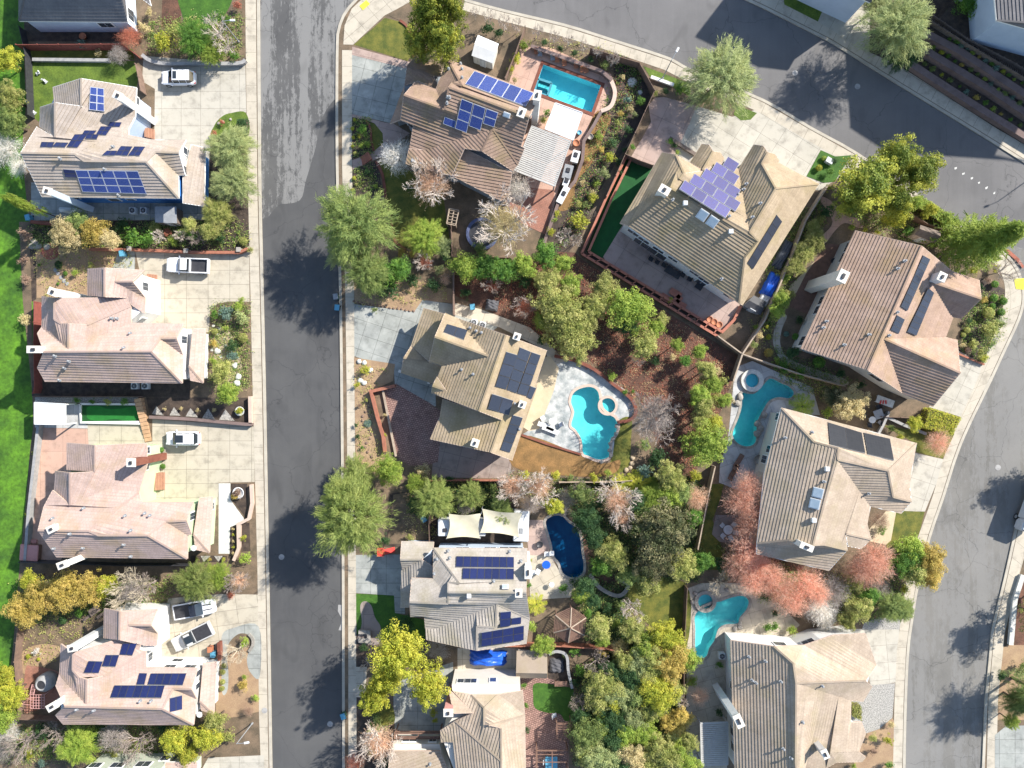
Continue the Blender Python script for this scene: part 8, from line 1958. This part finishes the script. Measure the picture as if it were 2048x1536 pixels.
pot(*A1.px(658, 290), .45, M['terracotta'], 'orange clay pot'); pot(*A3.px(1880, 865), .75, M['fabric_white'], 'large white ring planter', 'brown'); pot(*A3.px(1892, 222), .6, M['metal_white'], 'white planter', 'yellow')
pot(*C4.px(1685, 938), .4, M['metal_white'], 'white round pot beside the side wall'); pot(*C1.px(735, 1050), .4, M['wood_deck'], 'brown barrel pot', 'lime'); pot(*C1.px(670, 1080), .4, M['stone'], 'grey stone pot'); pot(*C1.px(560, 1130), .45, M['terracotta'], 'wide clay bowl'); pot(*C1.px(585, 1048), .3, M['plastic_blue'], 'blue pot'); pot(*C3.px(272, 1270), .45, M['metal_dark'], 'black fire bowl'); pot(*C3.px(1990, 600), .6, M['stone'], 'dark round fire pit')
pot(*D2.px(545, 560), .35, M['metal_dark'], 'black pot on the wooden deck'); pot(*B3.px(870, 800), .3, M['terracotta'], 'small clay pot')
# outdoor kitchen counters
for x, y, L_, w, a, look in ((1905, 1040, 1.5, .9, 75, 'white outdoor kitchen counter'), (1830, 1190, 1.8, 1.1, 75, 'curved stone grill island'), (1815, 1290, 1.0, .7, 70, 'white fridge cabinet'), (1785, 1415, 2.3, .8, 62, 'long white counter')):
    q = T7.p(x, y, .9); t = thing('outdoor_kitchen', place_label(look, *T7.px(x, y), '')[0], 'counter', (q.x, q.y, GZ), R(a)); b = MB(); b.box(Vector((0, 0, .43)), (L_, w, .86), bev=.02); b.build('cabinet', M['wall_cream'] if 'white' in look else M['stone'], t)
    b = MB(); b.box(Vector((0, 0, .89)), (L_ + .1, w + .1, .06), bev=.01); b.build('worktop', M['fabric_white'] if 'white' in look else M['metal_grey'], t)
    b = MB(); b.box(Vector((.2, 0, .98)), (.6, .5, .14), bev=.03); b.build('grill', M['metal_dark'], t)
# street lamps
def lamp(u, v, ang, label):
    q = P(u, v, GZ); t = thing('street_lamp', label, 'lamp', q, R(ang))
    b = MB(); b.bar((0, 0, 0), (0, 0, 5.6), .075, 10, .05); b.bar((0, 0, 0), (0, 0, .3), .14, 10); b.build('pole', M['metal_grey'], t)
    b = MB(); b.bar((0, 0, 5.55), (1.1, 0, 5.8), .04, 8); b.build('arm', M['metal_grey'], t)
    b = MB(); b.box(Vector((1.35, 0, 5.8)), (.7, .28, .14), bev=.05); b.build('lamp_head', M['metal_white'], t)
lamp(1325, 157, 60, 'grey street lamp beside the verge lawn of the upper street'); lamp(478, 84, 0, 'white street lamp among the bare white trees'); lamp(505, 1446, 10, 'white street lamp beside the lower driveway gravel'); lamp(2096, 332, 200, 'street lamp on the far pavement beyond the frame')
# manhole covers
for u, v, z in ((1590, 146, .016), (1996, 935, .02), (529, 1421, .16), (1715, 173, .016), (563, 1114, .008), (660, 1448, .008)):
    b = MB(); b.cyl(Vector((0, 0, .005)), .38, .01, 24); q = P(u, v, z); tag(b.build('manhole_cover', M['patch_grey'], None, loc=(q.x, q.y, z)), place_label('round metal manhole cover', u, v, '')[0], 'manhole', 'manhole covers')
# hedges
def hedge(label, quad, h, tint, seed):
    c = [P(u, v, h) for u, v in quad]; o = sum(c, Vector()) / 4; o.z = GZ; c = [p - o for p in c]
    rnd = np.random.RandomState(seed); area = (c[1] - c[0]).length * (c[3] - c[0]).length; n = int(area * 260) + 500
    u = rnd.uniform(0, 1, n); v = rnd.uniform(0, 1, n); z = h + rnd.normal(size=n) * .07; side = rnd.uniform(0, 1, n) < .35
    e = rnd.randint(0, 4, n); u = np.where(side & (e == 0), 0, np.where(side & (e == 1), 1, u)); v = np.where(side & (e == 2), 0, np.where(side & (e == 3), 1, v)); z = np.where(side, rnd.uniform(0, h, n), z)
    C_ = np.array([tuple(p) for p in c]); xy = ((1 - u) * (1 - v))[:, None] * C_[0] + (u * (1 - v))[:, None] * C_[1] + (u * v)[:, None] * C_[2] + ((1 - u) * v)[:, None] * C_[3]
    xy = xy + rnd.normal(size=xy.shape) * .06; xy[:, 2] = z
    rs.seed(seed); me = leaf_mesh('hedge', xy, rnd.normal(size=(n, 3)) * .5 + np.array([0, 0, 1.0]), .085)
    ob = obj('hedge', me, None, None, o); setmat(ob, L[tint]); tag(ob, label, 'hedge')
    b = MB(); b.prism(ccw([(p.x * .93, p.y * .93) for p in c]), 0, h * .9); k = b.build('stems', M['bark'], ob)
hedge('large boxy yellow-green hedge block at the right street pavement', [D3.px(1300, 195), D3.px(1550, 275), D3.px(1480, 410), D3.px(1260, 350)], 1.6, 'yellow', 1)
hedge('clipped yellow-green hedge against the big gravel garden', [D4.px(690, 1040), D4.px(760, 1040), D4.px(768, 1160), D4.px(695, 1120)], 1.1, 'oak', 2)
hedge('long clipped lime hedge above the cream house wall', [B4.px(1640, 805), B4.px(2100, 805), B4.px(2100, 862), B4.px(1640, 858)], 1.0, 'lime', 3)
hedge('clipped dark square shrub on the first lawn island', [A1.px(1870, 940), A1.px(1948, 940), A1.px(1940, 1060), A1.px(1870, 1050)], .9, 'dark', 4)
hedge('clipped yellow hedge along the pavement under the cedar', [D2.px(1120, 70), D2.px(1240, 50), D2.px(1560, 260), D2.px(1440, 290)], 1.2, 'lime', 5)
q = P(1658, 322, .6); t = thing('utility_box', 'white utility box among the ball shrubs by the wide driveway', 'utility box', (q.x, q.y, GZ), R(-30)); b = MB(); b.box(Vector((0, 0, .35)), (.85, .6, .7), bev=.03); b.build('cabinet', M['metal_white'], t); b = MB(); b.box(Vector((0, 0, .73)), (.95, .7, .07), bev=.02); b.build('lid', M['metal_white'], t)
# climbing frame with pink bars
q = A4.p(300, 1010, 2.0); t = thing('climbing_frame', 'pink metal climbing frame with ladder and bar grid', 'play frame', (q.x, q.y, GZ)); M['bar_pink'] = mat('bar_pink', (.6, .33, .31), (.5, .27, .25), 2, rough=.5)
b = MB()
for i in range(6): b.bar((-.9 + .36 * i, -.9, 2), (-.9 + .36 * i, .9, 2), .035, 5); b.bar((-.9, -.9 + .36 * i, 2.0), (.9, -.9 + .36 * i, 2.0), .035, 5)
b.build('bar_grid', M['bar_pink'], t)
b = MB(); b.bar((-1.0, .9, 2.0), (-.95, 2.1, 1.6), .04); b.bar((-.5, .9, 2.0), (-.45, 2.1, 1.6), .04)
for i in range(7): b.bar((-1, 1.0 + .17 * i, 1.97 - .055 * i), (-.5, 1.0 + .17 * i, 1.97 - .055 * i), .03, 5)
b.build('ladder', M['bar_pink'], t)
for x in (-.9, .9):
    for y in (-.9, .9): b = MB(); b.bar((x, y, 0), (x, y, 2), .045); b.build('post', M['bar_pink'], t)
b = MB(); b.bar((-2.3, -.5, 1.6), (-.9, -.5, 1.9), .04); b.bar((-2.3, -.5, 0), (-2.3, -.5, 1.6), .04); b.bar((-2.3, .3, 1.6), (-.9, .3, 1.9), .04); b.build('swing_bar', M['bar_pink'], t)
# front stairs of the left houses and the wooden steps by the putting green
def steps(label, tile, x0, y0, x1, y1, n, w, m, horiz=True, z1=1.0):
    a, c = tile.p(x0, y0, GZ), tile.p(x1, y1, GZ); o = (a + c) / 2; t = thing('steps', label, 'steps', o); a, c = a - o, c - o; d = (c - a).normalized(); rz = math.atan2(d.y, d.x); ln = (c - a).length
    for i in range(n):
        p = a.lerp(c, (i + .5) / n); z = z1 * (i + 1) / n; b = MB(); b.box(Vector((p.x, p.y, z / 2)), (ln / n * .92, w, z), rz); b.build('tread', m, t)
M['brick_orange'] = mat('brick_orange', (.42, .23, .15), (.34, .18, .12), 2, fine=.25)
steps('orange brick steps at the porch of the pale house', A2, 1240, 740, 1185, 740, 4, 2.4, M['brick_orange']); steps('red brick steps at the porch of the green house', A3, 1300, 770, 1245, 770, 4, 2.3, M['brick_orange']); steps('wooden steps climbing beside the putting green', A3, 1170, 460, 1108, 120, 11, .9, M['wood_tan'], z1=.9)
steps('brick steps at the porch of the white house', A4, 1320, 330, 1240, 330, 4, 2.3, M['brick_orange']); steps('brick porch steps of the blue house', A1, 1220, 1060, 1165, 1060, 4, 1.3, M['brick_orange'])
steps('red steps cut into the front bed of the brown house', B1, 882, 1270, 952, 1232, 5, 1.1, M['wood_red'], z1=.5)
# red play panel and pink bay of the grey siding house
q = B3.p(1060, 1330, .8); t = thing('play_slide', 'small red play slide behind the lower fence', 'slide', (q.x, q.y, GZ)); b = MB(); b.box(Vector((-.5, .0, .9)), (.9, 1.1, .08)); b.build('platform', M['plastic_red'], t); b = MB(); b.beam((-.1, 0, .9), (1.3, .2, .2), .7, .06); b.build('chute', M['plastic_red'], t)
for x in (-.9, -.1):
    for y in (-.5, .5): b = MB(); b.bar((x, y, 0), (x, y, 1.3), .05); b.build('post', M['wood_red'], t)
# rocks and pavers
rk = random.Random(9)
def rock(u, v, r, m, look, grp, flat=.6):
    q = P(u, v, .2); b = MB(); bmesh.ops.create_icosphere(b.bm, subdivisions=2, radius=r)
    for w_ in b.bm.verts: w_.co *= 1 + .16 * math.sin(w_.co.x * 9 / r * .3 + u) * math.cos(w_.co.y * 7 / r * .3 + v); w_.co.z *= flat
    o = b.build('rock', m, None, loc=(q.x, q.y, GZ + r * flat * .4)); o.rotation_euler = (0, 0, rk.uniform(0, 6)); tag(o, place_label(look, u, v, '')[0], 'rock', grp)
for x, y in ((1680, 1070), (1728, 1090), (1718, 1140), (1768, 1170), (1775, 1228), (1735, 1315), (1668, 1260)): rock(*A2.px(x, y), .22, M['rock_slab'], 'round white stepping stone', 'round white stones of the pebble garden', .25)
for x, y in ((1715, 1270), (1850, 1380), (1880, 1470), (1870, 1520)): rock(*A2.px(x, y), .45, M['rock_slab'], 'large pale boulder', 'boulders of the pebble garden')
for x, y in ((880, 340), (875, 400), (850, 440), (830, 480), (825, 530), (835, 570), (760, 620)): rock(*C3.px(x, y), .3, M['stone'], 'tan pool boulder', 'boulders along the kidney pool')
for x, y in ((1005, 590), (1000, 635), (985, 670), (955, 685)): rock(*C3.px(x, y), .32, M['gravel_tan'], 'tan lawn edge boulder', 'boulders edging the olive lawn')
for x, y in ((1990, 320), (2010, 360), (1985, 400), (1830, 160), (1850, 110), (2040, 250)): rock(*C3.px(x, y), .5, M['stone'], 'rounded pool boulder', 'boulders along the teal pool')
for x, y in ((435, 630), (455, 658), (478, 690), (502, 716), (525, 738)): rock(*A2.px(x, y), .28, M['wall_grey_stone'], 'dark stepping stone', 'stepping stones of the dirt yard', .2)
for x, y in ((270, 405), (300, 440), (255, 440), (370, 445)): rock(*A2.px(x, y), .5, M['stone'], 'pale flat rock', 'rocks at the back corner of the dirt yard', .35)
for x, y in ((860, 1350), (900, 1360), (950, 1420), (870, 1500), (900, 1520)): rock(*B2.px(x, y), .35, M['rock_slab'], 'pale garden boulder', 'boulders beside the yellow shrub')
for x, y in ((1810, 440), (1850, 430), (1750, 130), (1500, 160), (1480, 230), (1850, 400)): rock(*C4.px(x, y), .35, M['stone'], 'grey deck boulder', 'boulders of the bent pool')
for x, y in ((1755, 960), (1815, 940), (1770, 1050), (1720, 970)): rock(*A1.px(x, y), .2, M['stone'], 'small lawn island rock', 'rocks on the lawn island')
for k in range(16):
    u = k / 15; rock(*B2.px(818 + 470 * u, 880 + 75 * u + rk.uniform(-4, 4)), .17, M['fence_brown'], 'small dark edging stone', 'stones edging the tan yard')
for k in range(14):
    u = k / 13; rock(*B3.px(895 + 50 * u + 30 * math.sin(k), 120 + 460 * u), .2, M['fence_brown'], 'small dark border stone', 'stones winding down the dirt strip')
# lawn clutter, cracks are in the asphalt; toys on the lawn
for x, y, m_, look in ((303, 580, M['metal_white'], 'white box'), (358, 640, M['metal_white'], 'white toy goal'), (220, 800, M['plastic_blue'], 'pale blue ride-on toy'), (270, 885, M['metal_white'], 'white folding chair')):
    q = A1.p(x, y, .2); b = MB(); b.box(Vector((0, 0, .2)), (.5, .3, .25), bev=.05); b.box(Vector((.25, .1, .4)), (.08, .25, .3), bev=.02); b.bar((-.2, -.2, .1), (-.2, .2, .1), .1, 8); o = b.build('garden_toy', m_, None, loc=(q.x, q.y, GZ)); o.rotation_euler = (0, 0, rk.uniform(0, 3)); tag(o, place_label(look, *A1.px(x, y), '')[0], 'toy')
# stuff that nobody could count: low ground cover and leaf litter in the beds
def cover(label, name, tint, polys, dens, size, seed, up=.09):
    rnd = np.random.RandomState(seed); C_, N_ = [], []
    for tile, s_ in polys:
        w = ccw([(P(u, v, GZ).x, P(u, v, GZ).y) for u, v in pts(s_, tile)]); xs = [p[0] for p in w]; ys = [p[1] for p in w]
        area = abs(sum(w[i - 1][0] * w[i][1] - w[i][0] * w[i - 1][1] for i in range(len(w)))) / 2; n = int(area * dens / 8); k = 0
        for _ in range(n * 3):
            if k >= n: break
            x, y = rnd.uniform(min(xs), max(xs)), rnd.uniform(min(ys), max(ys))
            if not inside((x, y), w) or any(inside((x, y), h_) for h_ in HOLES.values()): continue
            k += 1; m_ = 8; rr = rnd.uniform(.1, .45)
            C_.append(np.array([x, y, GZ + .06]) + np.stack([rnd.normal(size=m_) * rr, rnd.normal(size=m_) * rr, rnd.uniform(0, up * 3, m_)], 1)); N_.append(rnd.normal(size=(m_, 3)) * .6 + np.array([0, 0, 1]))
    rs.seed(seed); me = leaf_mesh(name, np.concatenate(C_), np.concatenate(N_), size); o = obj(name, me); setmat(o, L[tint]); o['kind'] = 'stuff'; o['label'] = label; o['category'] = 'ground cover'
mid = [(FULL, '1010 950 1150 960 1400 950 1400 1160 1180 1150 1180 1060 1150 1020 1100 1020'), (FULL, '1160 1190 1365 1300 1370 1530 1150 1530 1150 1340 1240 1290'), (FULL, '1140 1150 1250 1170 1260 1300 1170 1280'), (FULL, '820 965 1010 965 1010 1030 820 1030')]
yards = [(FULL, '60 470 270 500 260 620 180 570 90 620'), (FULL, '40 1230 190 1240 120 1320 40 1330'), (FULL, '712 720 780 740 740 790 770 930 715 940'), (FULL, '708 610 720 575 900 560 905 605'), (FULL, '1000 60 1230 100 1240 140 1060 90'), (FULL, '820 965 870 960 870 1070 800 1080'), (FULL, '1500 640 1560 560 1550 720 1500 700')]
bank = [(FULL, '905 540 1150 515 1440 700 1460 770 1380 950 1250 780 1100 700 1040 640'), (FULL, '1240 110 1290 150 1230 290 1160 470 1115 500 1180 300')]
beds = [(A2, '240 260 1640 250 1960 250 1950 460 240 450'), (A2, '1660 900 1960 885 1970 1560 1660 1560'), (A1, '1170 150 1900 100 1900 460 1170 420'), (A4, '100 50 900 50 1480 30 1300 240 200 400'), (A4, '0 1190 1500 1200 1800 1200 1500 1450 0 1500'), (FULL, '708 240 740 235 745 310 708 315'), (FULL, '708 342 745 325 760 380 708 385'), (FULL, '1530 470 1640 400 1650 440 1560 620 1530 700'), (FULL, '1540 690 1700 760 1650 800 1560 760'), (FULL, '1925 580 2010 590 2010 650 1965 725 1920 700'), (FULL, '1650 1150 1800 1150 1810 1230 1680 1250 1620 1230'), (FULL, '1430 1090 1640 1150 1620 1210 1520 1200'), (FULL, '1700 400 1880 420 1900 470 1840 500 1720 450')]
cover('low dark ivy and undergrowth between the middle trees', 'undergrowth', 'dark', mid, 80, .11, 1); cover('loose lime weeds in the middle thicket', 'undergrowth', 'olive', mid + beds + bank[1:], 34, .1, 2)
cover('fallen reddish leaves over the mulch slopes', 'fallen_leaves', 'rust', bank, 26, .08, 3, .02); cover('low mixed foliage filling the planting beds', 'ground_cover', 'green', beds + bank[1:], 30, .09, 4); cover('pale dry stems scattered over beds and slopes', 'ground_cover', 'tan', beds + bank + mid + yards, 14, .07, 5, .05)
cover('low golden and lime groundcover among the beds', 'ground_cover', 'oak', beds + mid + yards, 14, .1, 6)
